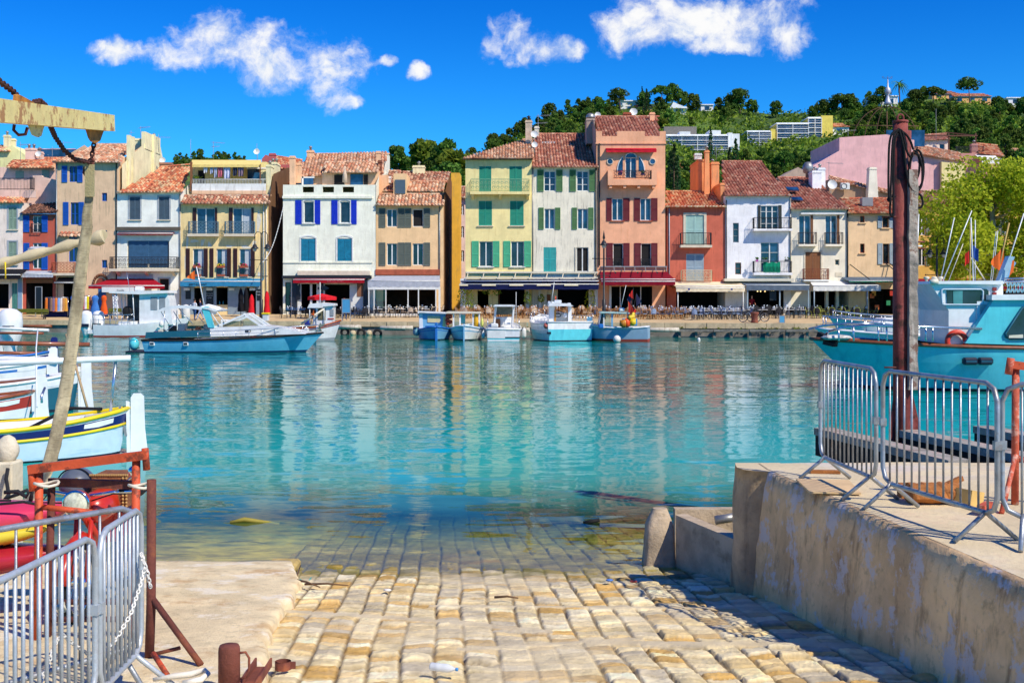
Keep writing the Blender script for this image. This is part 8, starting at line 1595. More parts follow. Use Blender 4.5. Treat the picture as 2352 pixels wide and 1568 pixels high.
for i, (a, c) in enumerate(((1560, 1640), (1640, 1722), (1722, 1806), (1806, 1905))):
 Y0, Y1 = quay_edge(PX(a, 86))-.25, quay_edge(PX(c, 85))-.25; lb = ('first', 'second', 'third', 'fourth')[i]+' weathered timber rubbing rail on the right quay wall, counted from the netting boat'; A, B = P3(a, 759, Y0), P3(c, 759, Y1); r = empty('rubbing_rail', (A[0], A[1], -.3), lb, 'rail', 'rubbing rails on the quay wall')
 m = MB(); m.beam(A, (B[0]-.05, B[1], B[2]), .16, .18); m.build('beam', TIMB, r)
 for t in (.02, .5): m = MB(); px_ = A[0]+(B[0]-A[0])*t; yy = A[1]+(B[1]-A[1])*t; m.box(px_-.09, px_+.09, yy+.09, yy+.25, -1, A[2]+.1); m.build('post', TIMB, r)
m = MB(); m.ball(P3(712/1.0+0, 777, 82), .0001, 4, 3) if False else m.ball(P3(1048-2.5*0, 777.5, 83), .17, 9, 6) if False else m.ball(P3(1047, 776, 84), .14, 9, 6); m.build('buoy', paint('buoy_yellow', '#e0c43a'), label='small yellow buoy between the two wooden boats', cat='buoy')
m = MB(); m.ball(P3(1605, 781, 80), .12, 9, 6, 0, (1, 1, 1.6)); m.build('buoy', FEND, label='small white buoy alone on the water right of the netting boat', cat='buoy')
m = MB(); cols = []; rn = random.Random(8)
for i in range(70):
 px = rn.choice([rn.uniform(1560, 1860), rn.uniform(960, 1300), rn.uniform(100, 130)]); x = PX(px, 86.5); Y = quay_edge(x)+.02; leaves(m, cols, (x, Y-.05, .66+rn.uniform(-.05, .08)), .14, 10, .07, rn, rn.uniform(.3, .9), .5)
m.c = cols; m.build('wall_weeds', BUSH, label='green weeds sprouting under the quay coping stones', kind='stuff', fix=False)
for px, py, Y, rad, fl, lb, mt in ((1062, 681, 101., .55, 1.3, 'hanging basket of trailing greenery at the left end of the navy awning', BUSH), (1075, 685, 102, .55, 1.9, 'tall yellow green shrub behind the left white pillar', LIME), (1211, 684, 101.5, .4, 1.4, 'hanging basket by the middle white pillar', BUSH), (1243, 685, 101.5, .3, 1.2, 'small hanging pot left of the open trawler aerial', BUSH), (1356, 690, 102, .5, 2.3, 'leafy climber by the right pillar of the navy awning', LIME), (1130, 670, 102.5, .9, .4, 'garland of greenery over the blind arch', BUSH)):
 m = MB(); cols = []; leaves(m, cols, P3(px, py, Y), rad, 160, .09, rn, .5, fl); m.c = cols; m.build('hanging_plant', mt, label=lb, cat='plant', fix=False)
m = MB(); a, c = Vector(P3(652, 470, 103.5)), Vector(P3(604, 602, 100)); pts = [a.lerp(c, i/24.)+Vector((0, 0, -.9*sin(pi*i/24.))) for i in range(25)]; m.tube(pts, .025, 4)
for p in pts: m.ball(p, .06, 5, 3)
m.build('light_garland', WHITEP, label='string of white fairy lights across the dark alley', cat='lights')
SKIN = pbr('skin', HX('#c98f70'), rough=.6); HAIRM = pbr('hair_dark', HX('#2c211b'), rough=.8)
def person(label, loc, rz, top, trous, shoes, hair, arm=.35, stride=.12, name='person'):
 me = bpy.data.meshes.new('body'); V = []; E = []; Rr = []
 def add(p, r, par=None):
  V.append(p); Rr.append(r); i = len(V)-1
  if par is not None: E.append((par, i))
  return i
 pel = add((0, 0, .95), .145); wst = add((0, .01, 1.12), .125, pel); ch = add((0, 0, 1.32), .155, wst); nk = add((0, 0, 1.49), .06, ch); hd = add((0, -.02, 1.58), .075, nk); hd2 = add((0, -.02, 1.69), .085, hd); add((0, -.015, 1.76), .06, hd2)
 for s in (-1, 1):
  h_ = add((s*.10, 0, .88), .095, pel); kn = add((s*.11, -s*stride*.5-.02, .48), .062, h_); an = add((s*.11, -s*stride+.02, .09), .042, kn); add((s*.12, -s*stride-.14, .045), .04, an)
  sh = add((s*.19, 0, 1.42), .06, ch); el = add((s*(.25), .02-.04*arm, 1.15), .045, sh); wr = add((s*.23, -.10-arm*.3, .93+arm*.2), .032, el); hn = add((s*.23, -.13-arm*.35, .86+arm*.22), .035, wr)
  for f in range(5): add((s*(.205+.012*f), -.15-arm*.38, .79+arm*.23+(.02 if f in (0, 4) else 0)), .010, hn)
 me.from_pydata(V, E, []); o = bpy.data.objects.new('tmp', me); COL.objects.link(o); md = o.modifiers.new('skin', 'SKIN')
 for i, r_ in enumerate(Rr): me.skin_vertices[0].data[i].radius = (r_, r_*.82)
 me.skin_vertices[0].data[0].use_root = True; sb = o.modifiers.new('sub', 'SUBSURF'); sb.levels = sb.render_levels = 2
 bpy.context.view_layer.update(); bm_ = bpy.data.meshes.new_from_object(o.evaluated_get(bpy.context.evaluated_depsgraph_get())); bpy.data.objects.remove(o)
 r = empty(name, loc, label, 'person', rz=rz); ORG[r.name] = (0, 0, 0)
 b = bpy.data.objects.new('body', bm_); COL.objects.link(b); b.parent = r; bm_.materials.clear()
 for mt in (SKIN, top, trous, shoes): bm_.materials.append(mt)
 for p in bm_.polygons:
  c = p.center; p.use_smooth = True; p.material_index = 3 if c.z < .1 else 2 if c.z < .98 and abs(c.x) < .21 and not (c.z > .7 and abs(c.x) > .19) else 1 if c.z < 1.47 and (c.z > 1.1 or abs(c.x) < .2) else 0
 m = MB(); m.ball((0, .015, 1.70), .105, 10, 7, 0, (.95, 1.05, 1.0)); m.v = [(x, max(y, -.06), max(z, 1.64)) for x, y, z in m.v]; m.build('hair', hair, r)
 m = MB(); m.ball((0, -.105, 1.64), .018, 6, 4); m.ball((-.035, -.092, 1.67), .012, 5, 3); m.ball((.035, -.092, 1.67), .012, 5, 3); m.build('face', pbr('face_dark', HX('#7a4c3a')), r); return r
JEAN = fabric('blue_jeans', '#2c4a7c')
person('person in blue jeans standing behind the blank pale blue board', QY(791, 94.), .6, fabric('maroon_top', '#7a2c30'), JEAN, BLK, pbr('cap_red', HX('#a8483c')), .5)
person('person in jeans and white shirt on the quay behind the cruiser canopy', QY(447, 95), 2.6, fabric('white_shirt', '#dfe2e6'), JEAN, BLK, HAIRM, .2); person('person in striped blue trousers walking behind the cruiser arch', QY(460, 95.5), -1.2, fabric('navy_shirt', '#2c3a5c'), fabric('pale_trousers', '#8fa0c4'), BLK, HAIRM, .3, .3); person('person in a dark red shirt standing in the grey awning restaurant', QY(1727, 102.), 0., fabric('dark_red_shirt', '#8a1c26'), fabric('black_trousers', '#1a1a1e'), BLK, HAIRM, .6)
GALV = pbr('galvanised_steel', HX('#a3a9ad'), rough=.42, metal=.55, var=.22, scale=7, bump=.15, bscale=50, rust=HX('#8a6a4c'), ramt=.35, rscale=6); GALVW = pbr('pale_galvanised', HX('#b9c2c8'), rough=.45, metal=.35, var=.18, scale=7, bump=.15, bscale=50, rust=HX('#8f8478'), ramt=.3, rscale=7)
def chain(name, pts, ln, wire, mat, label=None, cat=None, parent=None):
 P = [Vector(p) for p in pts]; out = []; acc = 0.; m = MB(); k_ = 0
 seg = [(b-a).length for a, b in zip(P, P[1:])]; tot = sum(seg); d = 0.
 def at(s):
  for (a, b), L in zip(zip(P, P[1:]), seg):
   if s <= L: return a.lerp(b, s/max(L, 1e-6)), (b-a).normalized()
   s -= L
  return P[-1], (P[-1]-P[-2]).normalized()
 while d < tot:
  c, t = at(d+ln*.5); u = t.cross(Vector((0, 1, .2))).normalized(); w = t.cross(u).normalized(); a = u if k_ % 2 else w; rr = ln*.36
  ring = []
  for i in range(10): th = 2*pi*i/10; ring.append(c + t*(cos(th)*ln*.56) + a*(sin(th)*rr*.9))
  m.tube(ring, wire, 5, closed=True); d += ln*.80; k_ += 1
 return m.build(name, mat, parent, label=label, cat=cat)
def barrier(p0, p1, label, z0=None, h=1.1, mat=None, nb=13, footw=.24, group=None, zf=None):
 mat = mat or GALV; (x0, y0), (x1, y1) = p0, p1; zg = zf or (lambda x, y: z0); za, zb_ = zg(x0, y0), zg(x1, y1)
 r = empty('crowd_barrier', ((x0+x1)/2, (y0+y1)/2, min(za, zb_)), label, 'barrier', group); A, B = Vector((x0, y0, za)), Vector((x1, y1, zb_)); d = (B-A); L = d.length; d.normalize(); up = Vector((0, 0, 1)); n_ = d.cross(up).normalized(); c = .12
 def q(s, z): return A + d*s + up*z
 lo = .20; ring = [q(c, h)] + [q(L-c, h)] + [q(L-c*.3, h-c*.3), q(L, h-c), q(L, lo+c), q(L-c*.3, lo+c*.3), q(L-c, lo), q(c, lo), q(c*.3, lo+c*.3), q(0, lo+c), q(0, h-c), q(c*.3, h-c*.3)]
 m = MB(); m.tube(ring, .0185, 10, closed=True); m.build('frame', mat, r)
 for i in range(nb): s = L*(i+1)/(nb+1); m = MB(); m.tube([q(s, lo), q(s, h)], .0105 if mat is GALVW else .0085, 7); m.build('bar', mat, r)
 for s in (.13, L-.13):
  for sg in (-1, 1): m = MB(); m.tube([q(s, lo+.01), q(s, lo-.02)+n_*sg*.03, q(s, .012)+n_*sg*footw], .017, 8); m.build('foot', mat, r)
 for s in (0, L):
  m = MB(); m.box(-.024, .024, -.024, .024, -.03, .03); m.v = [tuple(q(s, h*.62)+Vector(v)) for v in m.v]; m.build('bracket', mat, r)
 return r
barrier((2.90, 10.70), (2.985, 9.33), 'far end grey crowd barrier on the pier, farthest from the camera', PZ0, nb=12); barrier((3.005, 9.22), (3.31, 7.76), 'middle grey crowd barrier standing on the pier edge', PZ0, nb=13); barrier((3.36, 7.80), (4.9, 7.0), 'grey crowd barrier cut off by the right edge of the picture', PZ0, nb=13)
def apz(x, y): return ramp_z(max(y, 7.3)) + .08
barrier((-2.36, 7.24), (-2.335, 6.44), 'pale crowd barrier by the slipway with a white chain hung on its bars', nb=9, mat=GALVW, zf=apz); barrier((-2.345, 6.40), (-2.45, 4.95), 'nearest pale crowd barrier, cut by the left edge', nb=17, mat=GALVW, zf=apz); barrier((-2.40, 7.30), (-3.55, 5.75), 'crowd barrier turned inwards behind the pale ones', nb=13, mat=GALV, zf=apz)  # inward barrier gets the darker steel to paint its shadow side
WCH = paint('white_plastic_chain', '#e6e4dc', .95)
def FP3(px, py, Y): return P3(px, py, Y)
chain('plastic_chain', [FP3(325, 1268, 7.15), FP3(333, 1300, 7.1), FP3(322, 1345, 7.0), FP3(300, 1410, 6.85), FP3(268, 1465, 6.75), FP3(240, 1497, 6.6), FP3(200, 1500, 6.5), FP3(165, 1475, 6.4), FP3(142, 1455, 6.3), FP3(125, 1480, 6.2), FP3(110, 1530, 6.1), FP3(90, 1570, 6.0)], .030, .0042, WCH, 'white plastic chain looped through the pale barrier bars', 'chain')
chain('plastic_chain', [FP3(322, 1270, 7.1), FP3(338, 1310, 7.08), FP3(345, 1345, 7.1)], .030, .0042, WCH, 'short end of white chain hanging at the barrier corner', 'chain')
m = MB(); m.tube([FP3(132, 1395, 6.35), FP3(145, 1385, 6.3), FP3(150, 1400, 6.3), FP3(138, 1408, 6.35), FP3(134, 1390, 6.3)], .012, 6); m.build('rope_knot', ROPE, label='white cord knotted round the two pale barriers', cat='rope')
ORST = pbr('orange_painted_steel', HX('#c8522c'), rough=.6, var=.2, scale=6, bump=.3, bscale=30, rust=HX('#6a3524'), ramt=.8, rscale=5); RST2 = pbr('rust_brown_steel', HX('#6b3a30'), rough=.85, var=.3, scale=5, bump=.5, bscale=35, rust=HX('#8f5434'), ramt=.6)
Y = 8.5
def fz(y): return ramp_z(max(y, 7.3))+.08
r = empty('trolley_frame', (PX(200, Y), Y, fz(Y)), 'orange steel boat trolley frame behind the left barriers', 'trolley')
for px, yt in ((90, 1078), (313, 1052)): m = MB(); m.tube([(PX(px-4, Y), Y, fz(Y)), (PX(px, Y), Y, PZ(yt, Y))], .032, 8); m.build('upright', ORST, r)
m = MB(); m.beam(P3(66, 1078, Y-.03), P3(338, 1044, Y-.03), .05, .065); m.build('top_bar', ORST, r)
for px, y0, y1 in ((73, 1068, 1127), (335, 1029, 1079)): m = MB(); m.tube([P3(px+2, y1, Y-.02), P3(px-2, y0, Y-.02)], .026, 10); m.build('sleeve', ORST, r)
m = MB(); m.tube([P3(88, 1163, Y), P3(212, 1176, Y)], .022, 8); m.build('low_bar', ORST, r); m = MB(); m.beam(P3(120, 1107, Y+.1), P3(310, 1113, Y+.1), .05, .06); m.build('cross_bar', RST2, r); m = MB(); m.tube([(PX(110, Y+.1), Y+.1, fz(Y)), P3(119, 1098, Y+.1)], .03, 8); m.build('inner_post', RST2, r)
for k_ in (0, 1): m = MB(); zz = PZ(1390+k_*40, Y); m.tube([(PX(100, Y), Y+.1, zz), (PX(300, Y), Y+.1, zz)], .022, 6); m.build('lower_rail', RST2, r)
Y = 7.9; r = empty('rusty_stand', (PX(347, Y), Y, fz(Y)), 'rusty pipe stand with a slanting leg beside the left barriers', 'stand'); m = MB(); m.tube([(PX(343, Y), Y, fz(Y)), P3(347, 1390, Y), P3(348, 1101, Y)], .032, 10); m.build('pipe', RST2, r)
m = MB(); m.tube([P3(349, 1372, Y), (PX(462, Y-.25), Y-.25, fz(Y-.25))], .022, 8); m.build('slanting_leg', RST2, r); m = MB(); m.tube([P3(348, 1503, Y-.05), P3(413, 1487, Y-.1)], .014, 6); m.build('tie_bar', RST2, r); m = MB(); m.tube([P3(352, 1500, Y-.3), (PX(385, Y-.55), Y-.55, fz(Y-.55))], .02, 6); m.build('short_leg', ORST, r)
for i, (a, b_, Yk) in enumerate((((82, 1112), (132, 1112), 8.4), ((298, 1120), (350, 1112), 8.2))):
 m = MB(); n = 14; xa, xb = PX(a[0], Yk), PX(b_[0], Yk); m.tube([((xa+xb)/2+(xb-xa)/2*cos(2*pi*j/n), Yk+.1*sin(2*pi*j/n), PZ((a[1]+b_[1])/2, Yk)+.012*sin(4*pi*j/n)+.01*j/n) for j in range(n)], .011, 6, closed=True); m.build('rope_loop', ROPE, label=('pale rope loop tied round the left orange upright', 'pale rope loop joining the orange upright to the rusty pipe')[i], cat='rope')
Y = 9.2; gx = PX(176, Y); gz = fz(Y); CHR = pbr('chrome', HX('#d8dcde'), rough=.12, metal=1., var=.03); RDP = paint('moped_red', '#c8321e', .9, rough=.3, coat=.4)
r = empty('moped', (gx, Y, gz), 'old red moped with round chrome headlight parked behind the orange frame', 'moped')
for yy in (Y+.05, Y+1.2):
 m = MB(); n = 22; m.tube([(gx, yy+.30*cos(2*pi*i/n), gz+.31+.30*sin(2*pi*i/n)) for i in range(n)], .035, 7, closed=True); w = m.build('wheel', BLK, r); m = MB(); m.tube([(gx, yy+.26*cos(2*pi*i/n), gz+.31+.26*sin(2*pi*i/n)) for i in range(n)], .014, 5, closed=True)
 for i in range(12): a = 2*pi*i/12; m.tube([(gx+.03*(-1)**i, yy, gz+.31), (gx, yy+.26*cos(a), gz+.31+.26*sin(a))], .004, 3)
 m.lathe([(.04, -.06), (.04, .06)], (gx, yy, gz+.31), 8, M=Matrix.Rotation(pi/2, 3, 'Y')); m.build('rim', CHR, w)
m = MB()
for sg in (-1, 1): m.tube([(gx+sg*.055, Y+.05, gz+.31), (gx+sg*.06, Y+.16, gz+.80)], .02, 7)
m.build('fork', RDP, r); m = MB(); m.tube([(gx, Y+.05+.36*cos(a), gz+.31+.36*sin(a)) for a in [pi*.05+i*pi*.9/9 for i in range(10)]], .05, 6); m.build('mudguard', RDP, r)
hc = Vector(P3(176, 1156, Y-.05)); MX = Matrix.Rotation(pi/2, 3, 'X')
m = MB(); m.lathe([(.03, -.14), (.08, -.11), (.105, -.04), (.108, 0), (.112, .012), (.10, .016)], hc, 20, M=MX); m.build('headlight', RDP, r); m = MB(); m.lathe([(.10, .010), (.112, .014), (.112, .026), (.098, .028)], hc, 20, M=MX, cap=False); m.build('headlight_rim', CHR, r); m = MB(); m.lathe([(.098, .02), (.08, .034), (.04, .046), (.001, .05)], hc, 20, M=MX, cap=False); m.build('lens', pbr('lamp_lens', HX('#c9cdb8'), rough=.12, var=.3, scale=30), r)
m = MB(); m.lathe([(.04, -.3), (.10, -.26), (.14, -.1), (.13, .12), (.06, .22)], (gx+.02, Y+.45, gz+.86), 12, M=MX); m.build('fuel_tank', RDP, r); m = MB(); m.tube([(gx, Y+.16, gz+.84), (gx, Y+.5, gz+.55), (gx, Y+1.0, gz+.5), (gx, Y+1.2, gz+.31)], .035, 7); m.build('frame', RDP, r); m = MB(); m.cbox(gx-.13, gx+.13, Y+.65, Y+1.15, gz+.5, gz+.8, .05); m.build('engine_cover', RDP, r)
hz = gz+.99; m = MB(); m.tube([(gx-.36, Y+.28, hz+.02), (gx-.22, Y+.16, hz+.03), (gx, Y+.12, hz), (gx+.22, Y+.16, hz+.03), (gx+.42, Y+.28, hz+.02)], .014, 7); m.build('handlebar', CHR, r)
for sg in (-1, 1): m = MB(); m.tube([(gx+sg*.27, Y+.2, hz+.03), (gx+sg*.40, Y+.28, hz+.02)], .022, 7); m.build('grip', BLK, r)
m = MB(); m.tube([(gx+.1, Y+.05, hz-.02), (gx+.3, Y-.02, hz+.05), (gx+.35, Y+.15, hz+.02)], .006, 5); m.tube([(gx-.1, Y+.05, hz-.04), (gx-.28, Y-.02, hz-.02), (gx-.3, Y+.18, hz+.02)], .006, 5); m.build('cable', BLK, r)
m = MB(); m.cbox(gx-.15, gx+.15, Y+.8, Y+1.35, gz+.80, gz+.9, .04); m.build('saddle', BLK, r); m = MB(); m.ball(P3(307, 1083, Y+.1), .05, 10, 7, 0, (1, .6, 1)); m.tube([P3(307, 1090, Y+.1), (gx+.24, Y+.18, hz+.02)], .007, 5); m.build('mirror', CHR, r)
m = MB(); m.ball(P3(155, 1172, Y+.02), .022, 8, 6); m.ball(P3(207, 1133, Y+.02), .022, 8, 6); m.build('indicator', CHR, r) if False else None
BSK = pbr('wicker_basket', HX('#8a5634'), rough=.85, var=.35, scale=14, bump=.9, bscale=40); yb = Y+.55; m = MB(); m.cbox(PX(207, yb), PX(292, yb), yb, yb+.35, PZ(1168, yb), PZ(1092, yb), .015); b_ = m.build('basket', BSK, label='brown wicker basket strapped behind the moped handlebar', cat='basket'); m = MB(); n = 22
for i in range(n): x = PX(207, yb)+(PX(292, yb)-PX(207, yb))*i/(n-1); m.ball((x, yb, PZ(1091, yb)), .012, 5, 4)
m.build('rim', pbr('wicker_rim', HX('#b08a54'), rough=.85), b_)
for px in (282, 290): 
 m = MB()
 for j in range(9): m.ball(P3(px, 1098+j*8, yb-.01), .012, 5, 4)
 m.build('corner_weave', pbr('wicker_rim', HX('#b08a54')), b_)
yh = Y+.75; hcx = Vector(P3(178, 1112, yh)); m = MB(); m.ball(hcx, .155, 18, 12, 0, (1., 1.1, .98)); m.v = [(x, y, max(z, hcx.z-.085)) for x, y, z in m.v]; hl = m.build('helmet', pbr('grey_helmet', HX('#5d6570'), rough=.35, var=.2, scale=8, coat=.3), label='dark grey domed helmet resting on the moped behind the headlight', cat='helmet')
m = MB(); m.tube([(hcx.x+.158*cos(a), hcx.y-.06, hcx.z+.152*sin(a)) for a in [pi*.02+i*pi*.96/14 for i in range(15)]], .007, 5); m.build('trim_band', BLK, hl); m = MB(); m.lathe([(.022, 0), (.022, .006), (.001, .008)], hcx+Vector((.05, -.155, .06)), 12, M=Matrix.Rotation(pi/2-.2, 3, 'X')); m.build('badge', pbr('brass_badge', HX('#b8a04a'), rough=.3, metal=.6), hl)
def kayak(label, px, py, Y, hx, L=3.2, w=.36, h=.17, tilt=0.):
 cx = PX(px, Y)-L/2; z = PZ(py, Y); m = MB(); n = 24; rows = []
 for i in range(n+1):
  t = i/n; s = max(.02, sin(pi*t)**.55); row = []
  for j in range(12): a = 2*pi*j/12; up_ = sin(a); row.append((cx-L/2+L*t, Y+w*s*cos(a), z+h*s*up_*(1. if up_ < 0 else .75)+.10*(2*t-1)**4+.03*s*(abs(cos(a)) > .9)))
  rows.append(row)
 m.grid([list(c) for c in zip(*rows)], closed_u=True); k_ = m.build('kayak', pbr('kayak'+hx[1:], HX(hx), rough=.35, var=.1, coat=.3), label=label, cat='kayak', fix=True)
 m = MB(); m.tube([(cx+.45*cos(2*pi*i/18), Y-.0+w*.62*sin(2*pi*i/18), z+h*.78) for i in range(18)], .025, 6, closed=True); m.build('cockpit_rim', BLK, None) if False else None
 m = MB(); m.tube([(cx+L*.5-.5, Y-w*.3, z+h*.72), (cx+L*.5-.9, Y-w*.55, z+h*.75), (cx+L*.5-1.4, Y-w*.75, z+h*.7)], .010, 5); m.build('deck_line', DROPE, k_); return k_
kayak('pink and red kayak on top of the stack behind the left barrier', 176, 1186, 9.6, '#d23a5e', h=.22, w=.40); kayak('yellow kayak in the middle of the kayak stack', 132, 1232, 9.5, '#d8c43a', h=.16, w=.36); kayak('dark red kayak at the bottom of the kayak stack', 160, 1283, 9.5, '#a81e30', h=.20, w=.42)
m = MB(); m.tube([FP3(0, 1157, 9.3), FP3(55, 1152, 9.3), FP3(150, 1170, 9.3)], .012, 6); m.tube([FP3(10, 1130, 9.6), FP3(40, 1128, 9.6), FP3(60, 1140, 9.6), FP3(75, 1122, 9.6), FP3(70, 1150, 9.6)], .018, 6); m.build('dark_rope', DROPE, label='dark rope lying over the pink kayak', cat='rope')
Yp_ = 12.3; m = MB(); m.cbox(PX(-30, Yp_), PX(27, Yp_), Yp_, Yp_+.3, 0, PZ(1062, Yp_), .02); m.build('stone_post', pbr('old_whitewash', HX('#cfc6ac'), rough=.9, var=.2, bump=.7, bscale=12, stain=HX('#8a7c5c'), samt=.5), label='flaking whitewashed stone post at the left water edge', cat='post')
m = MB(); m.ball((PX(4, Yp_), Yp_+.14, PZ(1036, Yp_)), .14, 12, 9, 0, (.85, .9, 1.15)); m.v = [(x+.02*fbm(x*5, z*5, 2.), y, z+.02*fbm(z*6, x*4, 2., 3)) for x, y, z in m.v]; m.build('rock', pbr('pale_rock', HX('#d6ccb4'), rough=.95, var=.2, bump=1., bscale=10), label='pale rough rock set on top of the whitewashed post', cat='rock')
m = MB(); m.tube([FP3(18, 1075, 12.25), FP3(14, 1100, 12.2), FP3(20, 1135, 12.1), FP3(12, 1145, 12.0), FP3(40, 1135, 11.9), FP3(62, 1125, 11.9), FP3(70, 1140, 11.9)], .02, 7); m.build('mooring_rope', DROPE, label='dark mooring rope hanging down the whitewashed post', cat='rope')
CRY = pbr('crane_yellow', HX('#f2dc8c'), rough=.5, var=.1, scale=4, bump=.3, bscale=30, rust=HX('#a8602a'), ramt=.8, rscale=6.5, stain=HX('#e0b468'), samt=.35, sstr=(3, 3, 3), sscale=3.); RCH = pbr('rusty_chain', HX('#4a2c28'), rough=.85, var=.4, scale=20)
A = Vector(P3(249, 283, 11.)); B = Vector(P3(-10, 254, 7.6)); d = (B-A); C0 = A + d*1.9
r = empty('crane', (C0.x, C0.y, 0), 'rust stained yellow crane jib reaching in at the upper left', 'crane')
m = MB(); m.beam(A, C0, .12, .155); m.build('jib', CRY, r); m = MB(); m.tube([(C0.x, C0.y, .3), (C0.x, C0.y, C0.z+.3)], .14, 12); m.build('mast', CRY, r)
def onj(px):
 lo, hi = 0., 1.4
 for i in range(40):
  t = (lo+hi)/2; p = A+d*t
  if p.x*FP/p.y+1176 > px: lo = t
  else: hi = t
 return A+d*lo
def plate(pts, px, mat, name, par=r, th=.03):
 p = onj(px); m = MB(); dirx = d.normalized(); vs = []
 for off in (-.03, .03):
  for a, b in pts:
   q = onj(a); z = PZ(b, q.y); vs.append((q.x+.0, q.y+off, z))
 n = len(pts); m.add(vs, [tuple(range(n)), tuple(range(2*n-1, n-1, -1))]+[(i, (i+1) % n, (i+1) % n+n, i+n) for i in range(n)]); return m.build(name, mat, par)
plate([(64, 280), (99, 286), (92, 311), (84, 315), (76, 311)], 80, CRY, 'lug'); plate([(198, 296), (236, 300), (228, 322), (218, 329), (210, 326), (205, 318)], 215, pbr('rusty_yellow', HX('#a8702c'), rough=.8, var=.4, scale=9), 'end_bracket'); plate([(33, 238), (35, 219), (45, 218), (75, 234), (75, 242)], 50, pbr('rusty_yellow', HX('#a8702c')), 'lug')
p = onj(52); hk = MB(); hk.tube([(p.x-.06, p.y, p.z-.08), (p.x-.065, p.y, p.z-.12), (p.x-.03, p.y, p.z-.155), (p.x+.02, p.y, p.z-.15), (p.x+.035, p.y, p.z-.10)], .012, 7); hk.build('jib_hook', RST2, r)
q = Vector(P3(218, 318, 10.6)); hkp = Vector(P3(209, 372, 10.6))
chain('lifting_chain', [P3(-20, 165, 7.6), P3(0, 188, 7.8), P3(30, 210, 8.1), P3(45, 228, 8.3)], .052, .009, RCH, 'rusty chain rising from the jib to the upper left corner', 'chain'); chain('lifting_chain', [q, hkp], .050, .009, RCH, 'short rusty chain holding the hook under the jib end', 'chain'); chain('lifting_chain', [P3(72, 236, 8.55), P3(92, 232, 8.8), P3(104, 243, 9.), P3(116, 290, 9.1), P3(127, 315, 9.5), P3(148, 346, 9.9), P3(172, 366, 10.2), P3(198, 372, 10.5), hkp], .050, .009, RCH, 'rusty chain sagging from the jib to the hook', 'chain')
m = MB(); m.tube([hkp, P3(206, 380, 10.6), P3(196, 386, 10.6), P3(193, 396, 10.6), P3(199, 406, 10.6)], [.02, .022, .022, .018, .012], 8); m.tube([hkp+Vector((.03*cos(i), 0, .03*sin(i))) for i in range(7)], .01, 6); m.build('crane_hook', RST2, label='rusty hook at the end of the short chain holding the strap', cat='hook')
WEB = NT('woven_strap'); tcn = WEB.new('ShaderNodeTexCoord').outputs['Object']; n1 = WEB.noise(tcn, 6., 6, .7, (1, 1, .5)); n2 = WEB.noise(tcn, 30., 4, .7, (.5, 1, 2.6)); c = WEB.mix(WEB.ramp(n1, .35, .65), HX('#8f8466'), HX('#c4b892')); c = WEB.mix(WEB.math('MULTIPLY', WEB.ramp(n2, .5, .68), .6), c, HX('#6f6650')); bs = WEB.new('ShaderNodeBsdfPrincipled'); WEB.link(c, bs.inputs['Base Color']); bs.inputs['Roughness'].default_value = .95; bp = WEB.new('ShaderNodeBump'); bp.inputs['Strength'].default_value = .8; bp.inputs['Distance'].default_value = .006; WEB.link(n2, bp.inputs['Height']); WEB.link(bp.outputs[0], bs.inputs['Normal']); WEB.link(bs.outputs[0], WEB.out.inputs[0])
PTS = [(205, 378, 10.6, 15), (206, 420, 10.6, 18), (205, 455, 10.6, 19), (200, 490, 10.6, 22), (200, 520, 10.6, 25), (192, 575, 10.6, 27), (184, 640, 10.6, 28), (177, 700, 10.6, 29), (168, 770, 10.55, 29), (159, 840, 10.5, 30), (148, 910, 10.5, 30), (136, 970, 10.4, 31), (125, 1020, 10.35, 31), (113, 1065, 10.3, 31), (100, 1100, 10.2, 30), (84, 1128, 10.1, 30), (62, 1152, 10.0, 26), (35, 1170, 9.9, 22), (0, 1176, 9.85, 24), (-45, 1160, 9.8, 26), (-90, 1110, 9.8, 28)]
m = MB(); rows = []
for i, (px, py, Y, w) in enumerate(PTS):
 s = w/2.; a, b = PTS[max(i-1, 0)], PTS[min(i+1, len(PTS)-1)]; tx, ty = b[0]-a[0], b[1]-a[1]; L = sqrt(tx*tx+ty*ty); nx, ny = -ty/L, tx/L
 if i > 13: nx, ny = nx*.8, ny*.8
 row = []
 for yo in (0, .02):
  for k_ in (-1, -.5, 0, .5, 1) if yo == 0 else (1, .5, 0, -.5, -1): row.append(P3(px+nx*s*k_+rs.uniform(-.5, .5), py+ny*s*k_, Y+yo+(.25*k_ if i > 13 else 0)))
 rows.append(row)
sub = []
for i in range(len(rows)-1):
 for t in (0, .33, .66): sub.append([tuple(Vector(a).lerp(Vector(b), t)+Vector((.003*sin(i*3+t*9+j), 0, 0))) for j, (a, b) in enumerate(zip(rows[i], rows[i+1]))])
sub.append(rows[-1]); m.grid([list(c) for c in zip(*sub)], closed_u=True); sp_ = m.build('webbing_strap', WEB.mat, label='long frayed beige webbing strap hanging from the crane hook', cat='strap')
m = MB(); m.obox(P3(206, 415, 10.57), (.085, .02, .30)); m.build('stitched_end', pbr('strap_end', HX('#a49a70'), rough=.9, var=.2, bump=.5, bscale=60), sp_)
m = MB(); rows = []; n = 26; a, b = Vector(P3(-160, 648, 12.)), Vector(P3(238, 543, 12.))
for i in range(n+1):
 c = a.lerp(b, i/n); w = .052+.012*sin(i*1.3)+.006*sin(i*3.1)+(.018 if i >= n-1 else 0); rows.append([(c.x+.02*sin(j+i), c.y+w*cos(2*pi*j/10), c.z+w*sin(2*pi*j/10)) for j in range(10)])
m.grid([list(c) for c in zip(*rows)], closed_u=True); m.add(rows[-1], [tuple(range(10))]); bo = m.build('furled_boom', fabric('boom_canvas', '#cfc09a'), label='boom wrapped in beige canvas crossing behind the strap', cat='boom')
